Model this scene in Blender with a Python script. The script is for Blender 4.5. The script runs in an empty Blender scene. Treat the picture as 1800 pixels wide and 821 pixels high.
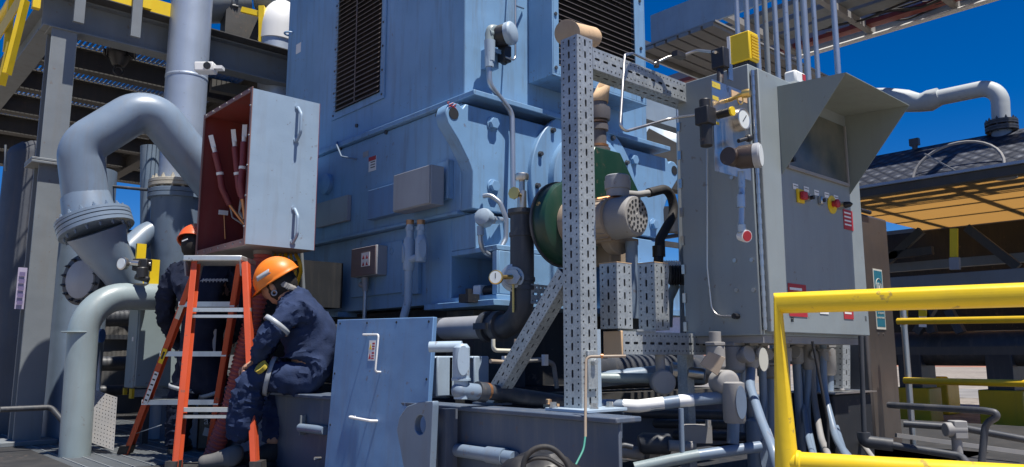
import bpy, bmesh, math, random
from mathutils import Vector, Matrix
random.seed(7)
S = bpy.context.scene
COL = S.collection
R = math.radians
PI = math.pi

# ------------------------------------------------------------------ camera
EYE = Vector((-2.72, -3.47, 1.70))
PITCH = R(8.9)
_n = math.hypot(.668, .744)
FW = Vector((.668 / _n, .744 / _n, 0)); RT = Vector((FW.y, -FW.x, 0)); UP = Vector((0, 0, 1))
cam = bpy.data.objects.new('camera', bpy.data.cameras.new('camera')); COL.objects.link(cam)
cam.data.sensor_width = 36; cam.data.lens = 1375 / 1800 * 36
cam.data.clip_start = 0.05; cam.data.clip_end = 3000
_f = FW * math.cos(PITCH) + UP * math.sin(PITCH)
_u = UP * math.cos(PITCH) - FW * math.sin(PITCH)
cam.matrix_world = Matrix(((RT.x, _u.x, -_f.x, EYE.x), (RT.y, _u.y, -_f.y, EYE.y), (RT.z, _u.z, -_f.z, EYE.z), (0, 0, 0, 1)))
S.camera = cam
# ------------------------------------------------------------------ light
SUN = Vector((.04, -1.0, 2.95)).normalized()
w = bpy.data.worlds.new('World'); S.world = w; w.use_nodes = True
nt = w.node_tree; nt.nodes.clear()
sky = nt.nodes.new('ShaderNodeTexSky'); sky.sky_type = 'NISHITA'; sky.sun_disc = False
sky.sun_elevation = math.asin(SUN.z); sky.sun_rotation = math.atan2(SUN.x, SUN.y)
sky.altitude = 2500; sky.air_density = 1.0; sky.dust_density = 0.1; sky.ozone_density = 4.0
hs = nt.nodes.new('ShaderNodeHueSaturation'); hs.inputs['Saturation'].default_value = 1.42
hs.inputs['Hue'].default_value = 0.512; hs.inputs['Value'].default_value = 1.0
bg = nt.nodes.new('ShaderNodeBackground'); bg.inputs['Strength'].default_value = 0.075
out = nt.nodes.new('ShaderNodeOutputWorld')
nt.links.new(sky.outputs[0], hs.inputs['Color']); nt.links.new(hs.outputs[0], bg.inputs[0]); nt.links.new(bg.outputs[0], out.inputs[0])
sl = bpy.data.lights.new('sun', 'SUN'); sl.energy = 5.0; sl.angle = R(.5); sl.color = (1, .955, .88)
so = bpy.data.objects.new('sun', sl); COL.objects.link(so); so.rotation_euler = SUN.to_track_quat('Z', 'Y').to_euler()
S.view_settings.view_transform = 'Standard'; S.view_settings.look = 'None'
S.view_settings.gamma = 1; S.view_settings.exposure = 0.55
try: S.view_settings.use_curve_mapping = False
except Exception: pass
S.render.engine = 'CYCLES'; S.cycles.max_bounces = 6; S.cycles.use_denoising = True

# ------------------------------------------------------------------ measuring: a photo point set at a real distance or on a real plane
F = 1375.0
def ray(px, py):
    up = 410.5 - py; h = F * math.cos(PITCH) - up * math.sin(PITCH); z = F * math.sin(PITCH) + up * math.cos(PITCH)
    return RT * ((px - 900) / h) + FW + UP * (z / h)
def D(px, py, d): return EYE + ray(px, py) * d
def AX(px, py, v): r = ray(px, py); return EYE + r * ((v - EYE.x) / r.x)
def AY(px, py, v): r = ray(px, py); return EYE + r * ((v - EYE.y) / r.y)
def AZ(px, py, v): r = ray(px, py); return EYE + r * ((v - EYE.z) / r.z)
V = Vector

# ------------------------------------------------------------------ materials
def nodes(name):
    m = bpy.data.materials.new(name); m.use_nodes = True
    t = m.node_tree; b = t.nodes['Principled BSDF']; return m, t, b
def paint(name, col, rough=.45, metal=0., var=.10, scale=3., dirt=.25, dirtcol=(.16, .13, .10), bump=.04, bscale=60., streak=True, spec=.5, chips=None):
    if chips is None: chips = .55 if dirt >= .12 and bump and bump < .1 else 0
    m, t, b = nodes(name); L = t.links; N = t.nodes.new
    g = N('ShaderNodeNewGeometry')
    n1 = N('ShaderNodeTexNoise'); n1.inputs['Scale'].default_value = scale; n1.inputs['Detail'].default_value = 6
    L.new(g.outputs['Position'], n1.inputs['Vector'])
    mp = N('ShaderNodeMapping'); mp.inputs['Scale'].default_value = (9, 9, .9) if streak else (5, 5, 5)
    L.new(g.outputs['Position'], mp.inputs['Vector'])
    n2 = N('ShaderNodeTexNoise'); n2.inputs['Scale'].default_value = 1.6; n2.inputs['Detail'].default_value = 8; n2.inputs['Roughness'].default_value = .65
    L.new(mp.outputs[0], n2.inputs['Vector'])
    mr = N('ShaderNodeMapRange'); mr.inputs[1].default_value = .5; mr.inputs[2].default_value = .76; mr.inputs[3].default_value = 0; mr.inputs[4].default_value = dirt
    L.new(n2.outputs['Fac'], mr.inputs[0])
    mr1 = N('ShaderNodeMapRange'); mr1.inputs[1].default_value = .3; mr1.inputs[2].default_value = .7; mr1.inputs[3].default_value = 1 - var; mr1.inputs[4].default_value = 1 + var
    L.new(n1.outputs['Fac'], mr1.inputs[0])
    vm = N('ShaderNodeVectorMath'); vm.operation = 'SCALE'; vm.inputs[0].default_value = col
    L.new(mr1.outputs[0], vm.inputs['Scale'])
    mx = N('ShaderNodeMix'); mx.data_type = 'RGBA'; mx.inputs['B'].default_value = (*dirtcol, 1)
    L.new(mr.outputs[0], mx.inputs['Factor']); L.new(vm.outputs[0], mx.inputs['A']); 
    if chips:
        nc = N('ShaderNodeTexNoise'); nc.inputs['Scale'].default_value = 26; nc.inputs['Detail'].default_value = 5; nc.inputs['Roughness'].default_value = .6; L.new(g.outputs['Position'], nc.inputs['Vector'])
        nl = N('ShaderNodeTexNoise'); nl.inputs['Scale'].default_value = 1.7; nl.inputs['Detail'].default_value = 3; L.new(g.outputs['Position'], nl.inputs['Vector'])
        sm = N('ShaderNodeMath'); sm.operation = 'MULTIPLY_ADD'; sm.inputs[1].default_value = .45; L.new(nl.outputs['Fac'], sm.inputs[0]); L.new(nc.outputs['Fac'], sm.inputs[2])
        mc = N('ShaderNodeMapRange'); mc.inputs[1].default_value = .905; mc.inputs[2].default_value = .955; mc.inputs[4].default_value = chips; L.new(sm.outputs[0], mc.inputs[0])
        m2 = N('ShaderNodeMix'); m2.data_type = 'RGBA'; m2.inputs['B'].default_value = (.15, .10, .075, 1); L.new(mc.outputs[0], m2.inputs['Factor']); L.new(mx.outputs['Result'], m2.inputs['A']); L.new(m2.outputs['Result'], b.inputs['Base Color'])
    else: L.new(mx.outputs['Result'], b.inputs['Base Color'])
    mr2 = N('ShaderNodeMapRange'); mr2.inputs[3].default_value = max(rough - .1, .05); mr2.inputs[4].default_value = min(rough + .18, 1)
    L.new(n2.outputs['Fac'], mr2.inputs[0]); L.new(mr2.outputs[0], b.inputs['Roughness'])
    b.inputs['Metallic'].default_value = metal; b.inputs['Specular IOR Level'].default_value = spec
    if bump:
        n3 = N('ShaderNodeTexNoise'); n3.inputs['Scale'].default_value = bscale; n3.inputs['Detail'].default_value = 3
        L.new(g.outputs['Position'], n3.inputs['Vector'])
        bp = N('ShaderNodeBump'); bp.inputs['Strength'].default_value = bump * 4; bp.inputs['Distance'].default_value = .002
        L.new(n3.outputs['Fac'], bp.inputs['Height'])
        n4 = N('ShaderNodeTexNoise'); n4.inputs['Scale'].default_value = 3.5; n4.inputs['Detail'].default_value = 2; L.new(g.outputs['Position'], n4.inputs['Vector'])
        b4 = N('ShaderNodeBump'); b4.inputs['Strength'].default_value = .35; b4.inputs['Distance'].default_value = .02; L.new(n4.outputs['Fac'], b4.inputs['Height']); L.new(bp.outputs[0], b4.inputs['Normal']); L.new(b4.outputs[0], b.inputs['Normal'])
    return m
M = {}
M['motor'] = paint('motor_paint', (.185, .335, .52), .42, dirt=.55, var=.10, dirtcol=(.13, .14, .15))
M['motor2'] = paint('cover_paint', (.125, .24, .43), .42, dirt=.3, var=.06, scale=2)
M['skid'] = paint('skid_paint', (.075, .10, .145), .45, dirt=.35, var=.15, dirtcol=(.30, .27, .23))
M['lightblue'] = paint('light_blue_grey_paint', (.34, .43, .52), .4, dirt=.2)
M['box'] = paint('terminal_box_paint', (.29, .385, .49), .38, dirt=.25, var=.04)
M['red'] = paint('red_oxide', (.20, .035, .03), .55, dirt=.25, var=.15)
M['cab'] = paint('cabinet_grey', (.245, .28, .29), .42, dirt=.25, var=.05, dirtcol=(.2, .19, .17))
M['hood'] = paint('hood_grey', (.235, .265, .245), .45, dirt=.2, var=.05)
M['greybox'] = paint('small_box_grey', (.30, .31, .33), .4, dirt=.2)
M['steel'] = paint('structural_grey', (.18, .20, .215), .5, dirt=.3, var=.08)
M['steeldark'] = paint('dark_structural_grey', (.065, .063, .06), .6, dirt=.3, var=.12)
M['pipe'] = paint('pipe_grey', (.17, .225, .30), .34, dirt=.35, var=.10)
M['pipelight'] = paint('pipe_light_grey', (.23, .285, .30), .36, dirt=.25, var=.08)
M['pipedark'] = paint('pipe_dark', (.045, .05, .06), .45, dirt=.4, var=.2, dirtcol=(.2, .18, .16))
M['dusty'] = paint('dusty_conduit', (.26, .255, .25), .65, dirt=.45, var=.15, dirtcol=(.34, .29, .23))
M['alu'] = paint('clad_aluminium', (.42, .48, .56), .42, metal=.4, dirt=.15, var=.06, spec=.5)
M['stainless'] = paint('stainless', (.55, .53, .50), .28, metal=.95, dirt=.2, var=.08)
M['brown'] = paint('brown_stainless', (.20, .165, .14), .35, metal=.75, dirt=.25, var=.12)
M['cond'] = paint('galvanised_conduit', (.42, .46, .50), .35, metal=.7, dirt=.2, var=.12)
M['black'] = paint('black_plastic', (.018, .018, .02), .42, dirt=.2, var=.2)
M['rubber'] = paint('black_rubber', (.02, .02, .022), .65, dirt=.3, var=.2)
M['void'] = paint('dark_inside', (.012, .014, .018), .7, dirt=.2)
M['green'] = paint('green_enamel', (.010, .042, .026), .33, dirt=.12, var=.1)
M['beige'] = paint('beige_motor_paint', (.33, .265, .20), .5, dirt=.45, var=.12, dirtcol=(.18, .10, .06))
M['tan'] = paint('tan_cover', (.62, .42, .24), .6, dirt=.2, var=.08, streak=False)
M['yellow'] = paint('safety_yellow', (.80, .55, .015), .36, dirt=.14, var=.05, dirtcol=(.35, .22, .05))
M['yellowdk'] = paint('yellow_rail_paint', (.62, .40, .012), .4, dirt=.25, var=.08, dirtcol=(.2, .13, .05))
M['orange'] = paint('ladder_fibreglass', (.58, .085, .028), .42, dirt=.2, var=.08, dirtcol=(.3, .1, .06))
M['laddalu'] = paint('ladder_aluminium', (.60, .63, .62), .35, metal=.6, dirt=.2)
M['helmet'] = paint('orange_helmet', (.80, .20, .012), .4, dirt=.3, var=.05)
M['helmetred'] = paint('red_orange_helmet', (.72, .11, .03), .3, dirt=.08, var=.05)
M['navy'] = paint('navy_cloth', (.022, .036, .085), .85, dirt=.15, var=.22, scale=14, dirtcol=(.08, .09, .13), bump=.2, bscale=140, spec=.2)
M['navydk'] = paint('dark_navy_cloth', (.014, .02, .042), .85, dirt=.1, var=.2, scale=12, bump=.2, bscale=140, spec=.2)
M['reflect'] = paint('reflective_tape', (.36, .39, .42), .35, dirt=.3, var=.15)
M['skin'] = paint('skin', (.42, .23, .15), .5, dirt=0, var=.1)
M['hair'] = paint('dark_hair', (.015, .012, .01), .7, dirt=0)
M['glove'] = paint('yellow_glove', (.55, .42, .05), .7, dirt=.3)
M['boot'] = paint('worn_boot', (.10, .10, .10), .7, dirt=.5, dirtcol=(.24, .22, .2))
M['hose'] = paint('red_hose', (.42, .09, .075), .55, dirt=.25, var=.12)
M['cable'] = paint('maroon_cable', (.20, .035, .04), .5, dirt=.1)
M['conddark'] = paint('dusty_grey_pipe', (.17, .19, .21), .5, dirt=.4, var=.12, dirtcol=(.26, .23, .19))
M['lagging'] = paint('pale_lagging', (.42, .45, .46), .55, dirt=.25, var=.08)
M['copper'] = paint('copper', (.55, .25, .11), .35, metal=.8, dirt=.2)
M['brass'] = paint('brass', (.70, .48, .16), .3, metal=.9, dirt=.15)
M['white'] = paint('white_label', (.78, .78, .76), .5, dirt=.08, var=.03, bump=0)
M['redlab'] = paint('red_label', (.42, .025, .035), .5, dirt=.1, var=.05, bump=0)
M['ink'] = paint('black_ink', (.02, .02, .02), .5, dirt=0, bump=0)
M['teal'] = paint('sign_teal', (.02, .16, .22), .4, dirt=.1, bump=0)
M['paper'] = paint('sign_cream', (.62, .60, .50), .5, dirt=.15, bump=0)
M['lilac'] = paint('faded_sign', (.42, .38, .52), .5, dirt=.2, bump=0)
M['lilacink'] = paint('faded_ink', (.16, .13, .26), .5, dirt=0, bump=0)
M['dial'] = paint('gauge_dial', (.72, .76, .76), .25, dirt=.05, bump=0)
M['bronze'] = paint('vessel_wrap', (.06, .066, .078), .55, dirt=.3, var=.2, bump=.3, bscale=14)
M['cream'] = paint('cream_warehouse', (.55, .52, .46), .7, dirt=.1)
M['blue'] = paint('blue_paint', (.03, .12, .38), .4, dirt=.1)
M['wire'] = paint('green_wire', (.05, .26, .20), .5, dirt=.05, bump=0)
M['slat'] = paint('louvre_slat', (.16, .13, .12), .45, dirt=.3)
M['concrete'] = paint('concrete', (.20, .19, .18), .9, dirt=.3, var=.2, scale=1.5, streak=False, bump=.3, bscale=30)
M['redbrown'] = paint('red_earth_bank', (.28, .13, .09), .95, dirt=.2, var=.3, scale=.4, streak=False)
# galvanised strut with spangle
m, t, b = nodes('galvanised_strut'); L = t.links
g = t.nodes.new('ShaderNodeNewGeometry'); vo = t.nodes.new('ShaderNodeTexVoronoi'); vo.inputs['Scale'].default_value = 130
no = t.nodes.new('ShaderNodeTexNoise'); no.inputs['Scale'].default_value = 9; no.inputs['Detail'].default_value = 7
L.new(g.outputs['Position'], vo.inputs['Vector']); L.new(g.outputs['Position'], no.inputs['Vector'])
cr = t.nodes.new('ShaderNodeValToRGB'); cr.color_ramp.elements[0].color = (.26, .28, .29, 1); cr.color_ramp.elements[1].color = (.50, .53, .53, 1)
ad = t.nodes.new('ShaderNodeMath'); ad.operation = 'MULTIPLY_ADD'; ad.inputs[1].default_value = .45
sp = t.nodes.new('ShaderNodeSeparateColor'); L.new(vo.outputs['Color'], sp.inputs[0]); L.new(sp.outputs[0], ad.inputs[0]); 
mrr = t.nodes.new('ShaderNodeMapRange'); mrr.inputs[1].default_value = .3; mrr.inputs[2].default_value = .7; mrr.inputs[4].default_value = .6; L.new(no.outputs['Fac'], mrr.inputs[0]); L.new(mrr.outputs[0], ad.inputs[2])
L.new(ad.outputs[0], cr.inputs[0]); L.new(cr.outputs[0], b.inputs['Base Color']); b.inputs['Metallic'].default_value = .45; b.inputs['Roughness'].default_value = .42
M['galv'] = m
# embossed cladding sheet
m, t, b = nodes('embossed_cladding'); L = t.links
g = t.nodes.new('ShaderNodeNewGeometry'); mp = t.nodes.new('ShaderNodeMapping'); mp.inputs['Rotation'].default_value = (0, 0, R(45)); L.new(g.outputs['Position'], mp.inputs[0])
vo = t.nodes.new('ShaderNodeTexVoronoi'); vo.inputs['Scale'].default_value = 10; vo.inputs['Randomness'].default_value = 0; L.new(mp.outputs[0], vo.inputs['Vector'])
cr = t.nodes.new('ShaderNodeValToRGB'); cr.color_ramp.elements[0].position = .25; cr.color_ramp.elements[0].color = (.10, .11, .135, 1); cr.color_ramp.elements[1].position = .45; cr.color_ramp.elements[1].color = (.035, .04, .055, 1)
L.new(vo.outputs['Distance'], cr.inputs[0]); L.new(cr.outputs[0], b.inputs['Base Color'])
bp = t.nodes.new('ShaderNodeBump'); bp.inputs['Strength'].default_value = .8; bp.inputs['Distance'].default_value = .03; bp.invert = True; L.new(vo.outputs['Distance'], bp.inputs['Height']); L.new(bp.outputs[0], b.inputs['Normal'])
b.inputs['Metallic'].default_value = .5; b.inputs['Roughness'].default_value = .5
M['emboss'] = m
# translucent tan roofing sheet
m, t, b = nodes('tan_translucent_sheet'); L = t.links
tr = t.nodes.new('ShaderNodeBsdfTranslucent'); tr.inputs[0].default_value = (.60, .44, .23, 1)
b.inputs['Base Color'].default_value = (.50, .38, .22, 1); b.inputs['Roughness'].default_value = .6
ms = t.nodes.new('ShaderNodeMixShader'); ms.inputs[0].default_value = .75
L.new(b.outputs[0], ms.inputs[1]); L.new(tr.outputs[0], ms.inputs[2]); L.new(ms.outputs[0], t.nodes['Material Output'].inputs[0])
M['sheet'] = m
# dusty glass window
m, t, b = nodes('dusty_window'); L = t.links
g = t.nodes.new('ShaderNodeNewGeometry'); no = t.nodes.new('ShaderNodeTexNoise'); no.inputs['Scale'].default_value = 5; no.inputs['Detail'].default_value = 8; L.new(g.outputs['Position'], no.inputs['Vector'])
cr = t.nodes.new('ShaderNodeValToRGB'); cr.color_ramp.elements[0].position = .35; cr.color_ramp.elements[0].color = (.045, .06, .06, 1); cr.color_ramp.elements[1].position = .75; cr.color_ramp.elements[1].color = (.17, .16, .12, 1)
L.new(no.outputs['Fac'], cr.inputs[0]); L.new(cr.outputs[0], b.inputs['Base Color']); b.inputs['Roughness'].default_value = .22
M['window'] = m
# ground gravel
m, t, b = nodes('gravel'); L = t.links
g = t.nodes.new('ShaderNodeNewGeometry'); vo = t.nodes.new('ShaderNodeTexVoronoi'); vo.inputs['Scale'].default_value = 9; L.new(g.outputs['Position'], vo.inputs['Vector'])
no = t.nodes.new('ShaderNodeTexNoise'); no.inputs['Scale'].default_value = .2; no.inputs['Detail'].default_value = 8; L.new(g.outputs['Position'], no.inputs['Vector'])
cr = t.nodes.new('ShaderNodeValToRGB'); cr.color_ramp.elements[0].color = (.12, .10, .085, 1); cr.color_ramp.elements[1].color = (.34, .30, .25, 1)
sp = t.nodes.new('ShaderNodeSeparateColor'); L.new(vo.outputs['Color'], sp.inputs[0])
ad = t.nodes.new('ShaderNodeMath'); ad.operation = 'MULTIPLY_ADD'; ad.inputs[1].default_value = .5; L.new(sp.outputs[0], ad.inputs[0]); L.new(no.outputs['Fac'], ad.inputs[2])
mt = t.nodes.new('ShaderNodeMath'); mt.operation = 'SUBTRACT'; mt.inputs[1].default_value = .25; L.new(ad.outputs[0], mt.inputs[0])
L.new(mt.outputs[0], cr.inputs[0]); L.new(cr.outputs[0], b.inputs['Base Color']); b.inputs['Roughness'].default_value = .95
M['gravel'] = m

# ------------------------------------------------------------------ mesh builder
def frame_of(d):
    d = d.normalized(); a = UP if abs(d.z) < .9 else V((1, 0, 0)); x = d.cross(a).normalized(); y = d.cross(x).normalized(); return x, y, d
def fillet(pts, r, n=6):
    pts = [V(p) for p in pts]; o = [pts[0]]
    for i in range(1, len(pts) - 1):
        a, b, c = pts[i - 1], pts[i], pts[i + 1]; u = (a - b); v = (c - b)
        if u.length < 1e-6 or v.length < 1e-6: continue
        ang = u.angle(v)
        if ang > 3.0: o.append(b); continue
        k = min(r / math.tan(ang / 2), u.length * .49, v.length * .49); rr = k * math.tan(ang / 2)
        u.normalize(); v.normalize(); p = b + u * k; q = b + v * k
        ctr = b + (u + v).normalized() * (rr / math.sin(ang / 2)); e0 = p - ctr; e1 = q - ctr
        for j in range(n + 1): 
            s = j / n; tot = e0.angle(e1)
            o.append(ctr + (e0 * math.sin((1 - s) * tot) + e1 * math.sin(s * tot)) / math.sin(tot))
    o.append(pts[-1]); return o
class MB:
    def __init__(s): s.v = []; s.f = []
    def add(s, vs, fs):
        n = len(s.v); s.v += [V(p) for p in vs]; s.f += [[n + i for i in f] for f in fs]; return s
    def box(s, a, b):
        x0, x1 = sorted((a[0], b[0])); y0, y1 = sorted((a[1], b[1])); z0, z1 = sorted((a[2], b[2]))
        return s.add([(x0, y0, z0), (x1, y0, z0), (x1, y1, z0), (x0, y1, z0), (x0, y0, z1), (x1, y0, z1), (x1, y1, z1), (x0, y1, z1)],
                     [(0, 3, 2, 1), (4, 5, 6, 7), (0, 1, 5, 4), (1, 2, 6, 5), (2, 3, 7, 6), (3, 0, 4, 7)])
    def obox(s, c, ex, ey, ez):      # centre and half-extent vectors
        c = V(c); P = [c + ex * i + ey * j + ez * k for k in (-1, 1) for j in (-1, 1) for i in (-1, 1)]
        return s.add(P, [(0, 2, 3, 1), (4, 5, 7, 6), (0, 1, 5, 4), (1, 3, 7, 5), (3, 2, 6, 7), (2, 0, 4, 6)])
    def bar(s, a, b, w, h, up=UP):   # rectangular bar between two points
        a, b = V(a), V(b); d = (b - a).normalized(); x = d.cross(up).normalized(); y = x.cross(d).normalized()
        return s.obox((a + b) / 2, x * (w / 2), y * (h / 2), (b - a) / 2)
    def prism(s, poly, ext):
        poly = [V(p) for p in poly]; ext = V(ext); n = len(poly)
        return s.add(poly + [p + ext for p in poly], [tuple(range(n)), tuple(reversed(range(n, 2 * n)))] + [(i, i + n, (i + 1) % n + n, (i + 1) % n) for i in range(n)])
    def sweep(s, pts, rad, seg=14, caps=True, closed=False):
        pts = [V(p) for p in pts]; n = len(pts); rr = rad if isinstance(rad, (list, tuple)) else [rad] * n
        T = []
        for i in range(n):
            a = pts[i - 1] if (i > 0 or closed) else pts[i]; b = pts[(i + 1) % n] if (i < n - 1 or closed) else pts[i]; T.append((b - a).normalized())
        x, y, _ = frame_of(T[0]); vs = []
        for i in range(n):
            x = (x - T[i] * x.dot(T[i])).normalized(); y = T[i].cross(x)
            for k in range(seg):
                a = 2 * PI * k / seg; vs.append(pts[i] + (x * math.cos(a) + y * math.sin(a)) * rr[i])
        fs = []; m = n if closed else n - 1
        for i in range(m):
            for k in range(seg):
                j = (i + 1) % n; l = (k + 1) % seg; fs.append((i * seg + k, j * seg + k, j * seg + l, i * seg + l))
        if caps and not closed: fs.append(tuple(range(seg))); fs.append(tuple(reversed(range((n - 1) * seg, n * seg))))
        return s.add(vs, [tuple(reversed(f)) for f in fs])
    def tube(s, pts, r, bend=None, seg=14): return s.sweep(fillet(pts, bend if bend else r * 2.5), r, seg)
    def cyl(s, a, b, r, r2=None, seg=24): return s.sweep([a, b], [r, r if r2 is None else r2], seg)
    def lathe(s, o, d, prof, seg=28):  # prof list of (dist along d, radius)
        o = V(o); d = V(d).normalized(); x, y, _ = frame_of(d); vs = []
        for t_, r_ in prof:
            for k in range(seg):
                a = 2 * PI * k / seg; vs.append(o + d * t_ + (x * math.cos(a) + y * math.sin(a)) * max(r_, 1e-4))
        fs = [(i * seg + k, i * seg + (k + 1) % seg, (i + 1) * seg + (k + 1) % seg, (i + 1) * seg + k) for i in range(len(prof) - 1) for k in range(seg)]
        fs += [tuple(reversed(range(seg))), tuple(range((len(prof) - 1) * seg, len(prof) * seg))]
        return s.add(vs, fs)
    def flange(s, o, d, r, th, nb=12, br=.012):   # disc with bolts through it
        o = V(o); d = V(d).normalized(); x, y, _ = frame_of(d)
        s.lathe(o, d, [(-th, r * .985), (-th * .92, r), (-th * .1, r), (-th * .05, r * .96), (th * .05, r * .96), (th * .1, r), (th * .92, r), (th, r * .985)], 40)
        for k in range(nb):
            a = 2 * PI * (k + .5) / nb; p = o + (x * math.cos(a) + y * math.sin(a)) * r * .86
            s.sweep([p - d * (th + br * 1.5), p + d * (th + br * 1.5)], br, 6)
            s.sweep([p - d * (th + br * 2.6), p + d * (th + br * 2.6)], br * .5, 6)
        return s
    def ball(s, c, r, sc=(1, 1, 1), seg=18):
        c = V(c); vs = []; fs = []; n = seg // 2
        for i in range(n + 1):
            th = PI * i / n
            for k in range(seg):
                a = 2 * PI * k / seg; vs.append(c + V((r * math.sin(th) * math.cos(a) * sc[0] + 1e-5 * k, r * math.sin(th) * math.sin(a) * sc[1], r * math.cos(th) * sc[2])))
        for i in range(n):
            for k in range(seg): fs.append((i * seg + k, (i + 1) * seg + k, (i + 1) * seg + (k + 1) % seg, i * seg + (k + 1) % seg))
        return s.add(vs, fs)
    def mesh(s, mb): return s.add(mb.v, mb.f)
    def build(s, name, mat, parent=None, bevel=0, loc=None, smooth=True, solid=0):
        o0 = V(loc) if loc is not None else V((0, 0, 0))
        pw = V((0, 0, 0)); q = parent
        while q: pw = pw + q.location; q = q.parent
        if parent: o0 = V((0, 0, 0))
        me = bpy.data.meshes.new(name); me.from_pydata([p - pw - o0 for p in s.v], [], s.f); me.update()
        bm = bmesh.new(); bm.from_mesh(me); bmesh.ops.recalc_face_normals(bm, faces=bm.faces); bm.to_mesh(me); bm.free()
        me.materials.append(mat if not isinstance(mat, str) else M[mat])
        if smooth:
            me.polygons.foreach_set('use_smooth', [True] * len(me.polygons)); me.set_sharp_from_angle(angle=R(38))
        ob = bpy.data.objects.new(name, me); COL.objects.link(ob); ob.location = o0
        if parent: ob.parent = parent; ob.location = (0, 0, 0)
        if solid: md = ob.modifiers.new('solid', 'SOLIDIFY'); md.thickness = solid; md.offset = 0
        if bevel:
            md = ob.modifiers.new('bevel', 'BEVEL'); md.width = bevel; md.segments = 2; md.limit_method = 'ANGLE'; md.angle_limit = R(40)
        return ob
def tag(o, label, cat, group=None, kind=None):
    if label: o['label'] = label
    if cat: o['category'] = cat
    if group: o['group'] = group
    if kind: o['kind'] = kind
    return o
def thing(name, loc, label, cat, group=None):
    o = bpy.data.objects.new(name, None); COL.objects.link(o); o.location = V(loc); o.empty_display_size = .1
    return tag(o, label, cat, group)
def copy_thing(root, loc, label=None):
    r = root.copy(); COL.objects.link(r); r.location = V(loc)
    if label: r['label'] = label
    for ch in list(root.children):
        c = ch.copy(); COL.objects.link(c); c.parent = r
        for g_ in list(ch.children):
            d_ = g_.copy(); COL.objects.link(d_); d_.parent = c
    return r
def text(body, origin, xdir, ydir, size, mat, parent, name='lettering', thick=.0015, align='LEFT'):
    cu = bpy.data.curves.new(name, 'FONT'); cu.body = body; cu.size = size; cu.extrude = thick; cu.align_x = align; cu.resolution_u = 2
    ob = bpy.data.objects.new('tmp', cu); COL.objects.link(ob); dg = bpy.context.evaluated_depsgraph_get()
    me = bpy.data.meshes.new_from_object(ob.evaluated_get(dg)); bpy.data.objects.remove(ob)
    xd = V(xdir).normalized(); yd = V(ydir).normalized(); zd = xd.cross(yd)
    mb = MB(); mb.add([V(origin) + xd * v.co.x + yd * v.co.y + zd * (v.co.z) for v in me.vertices], [tuple(p.vertices) for p in me.polygons])
    return mb.build(name, mat, parent, smooth=False)
def plate(mb, o, x, y, w, h, th):      # plate with corner o, unit dirs x,y ; thickness along x cross y
    x = V(x).normalized(); y = V(y).normalized(); n = x.cross(y)
    return mb.prism([o, o + x * w, o + x * w + y * h, o + y * h], n * th)
# perforated square strut: real slots and holes in the sheet
def perf_face(mb, o, du, dl, wdt, lng, cols, off=0.):
    # cols: list of (centre_u, halfwidth_u, pitch, rx, ry, count_per_pitch)
    nrm = du.cross(dl)
    for (uc, hw, pitch, rx, ry, seg) in cols:
        n = max(1, int(round(lng / pitch))); p = lng / n
        for i in range(n):
            l0 = i * p; cx, cy = uc, l0 + p / 2; vs = []; outer = []; K = seg
            for k in range(K):
                a = 2 * PI * (k + .5) / K; ca, sa = math.cos(a), math.sin(a)
                if ry > rx:
                    yy = sa * rx + (ry - rx) * (1 if sa > 0 else -1); vs.append((cx + ca * rx, cy + yy))
                else: vs.append((cx + ca * rx, cy + sa * ry))
                q = max(abs(ca) , abs(sa)); outer.append((cx + ca / q * hw, cy + sa / q * p / 2))
            P = [o + du * a_ + dl * b_ for a_, b_ in vs + outer]
            mb.add(P, [(k, (k + 1) % K, K + (k + 1) % K, K + k) for k in range(K)])
            # fill corners between outer points that straddle a corner
            for k in range(K):
                a_, b_ = outer[k], outer[(k + 1) % K]
                if abs(a_[0] - b_[0]) > 1e-6 and abs(a_[1] - b_[1]) > 1e-6:
                    c_ = (a_[0] if abs(abs(a_[0] - cx) - hw) < 1e-6 else b_[0], a_[1] if abs(abs(a_[1] - cy) - p / 2) < 1e-6 else b_[1])
                    n0 = len(mb.v); mb.v += [o + du * q_[0] + dl * q_[1] for q_ in (a_, c_, b_)]; mb.f.append([n0, n0 + 1, n0 + 2])
def shade_fill(a, b, w, side, parent):  # dark filler added inside a strut to block light and blacken its holes
    a, b = V(a), V(b); dl = (b - a).normalized(); du = (V(side) - dl * V(side).dot(dl)).normalized(); dv = dl.cross(du); q = MB(); q.obox((a + b) / 2, du * w * .46, dv * w * .46, (b - a) * .498); q.build('hole_shade_fill', 'void', parent, smooth=False)
def strut(a, b, w, side, pitch=.05, faces=(0, 1, 2, 3)):
    a, b = V(a), V(b); dl = (b - a).normalized(); lng = (b - a).length
    du = (V(side) - dl * V(side).dot(dl)).normalized(); dv = dl.cross(du)
    mb = MB(); h = w / 2
    cor = [a - du * h - dv * h, a + du * h - dv * h, a + du * h + dv * h, a - du * h + dv * h]; dirs = [du, dv, -du, -dv]
    for k in range(4):
        if k not in faces: continue
        cw = w / 6.4
        perf_face(mb, cor[k], dirs[k], dl, w, lng, [(w * .16, w * .16, pitch / 2, w * .047, w * .047, 8), (w * .5, w * .18, pitch, w * .062, w * .17, 8), (w * .84, w * .16, pitch / 2, w * .047, w * .047, 8)])
    return mb
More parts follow.
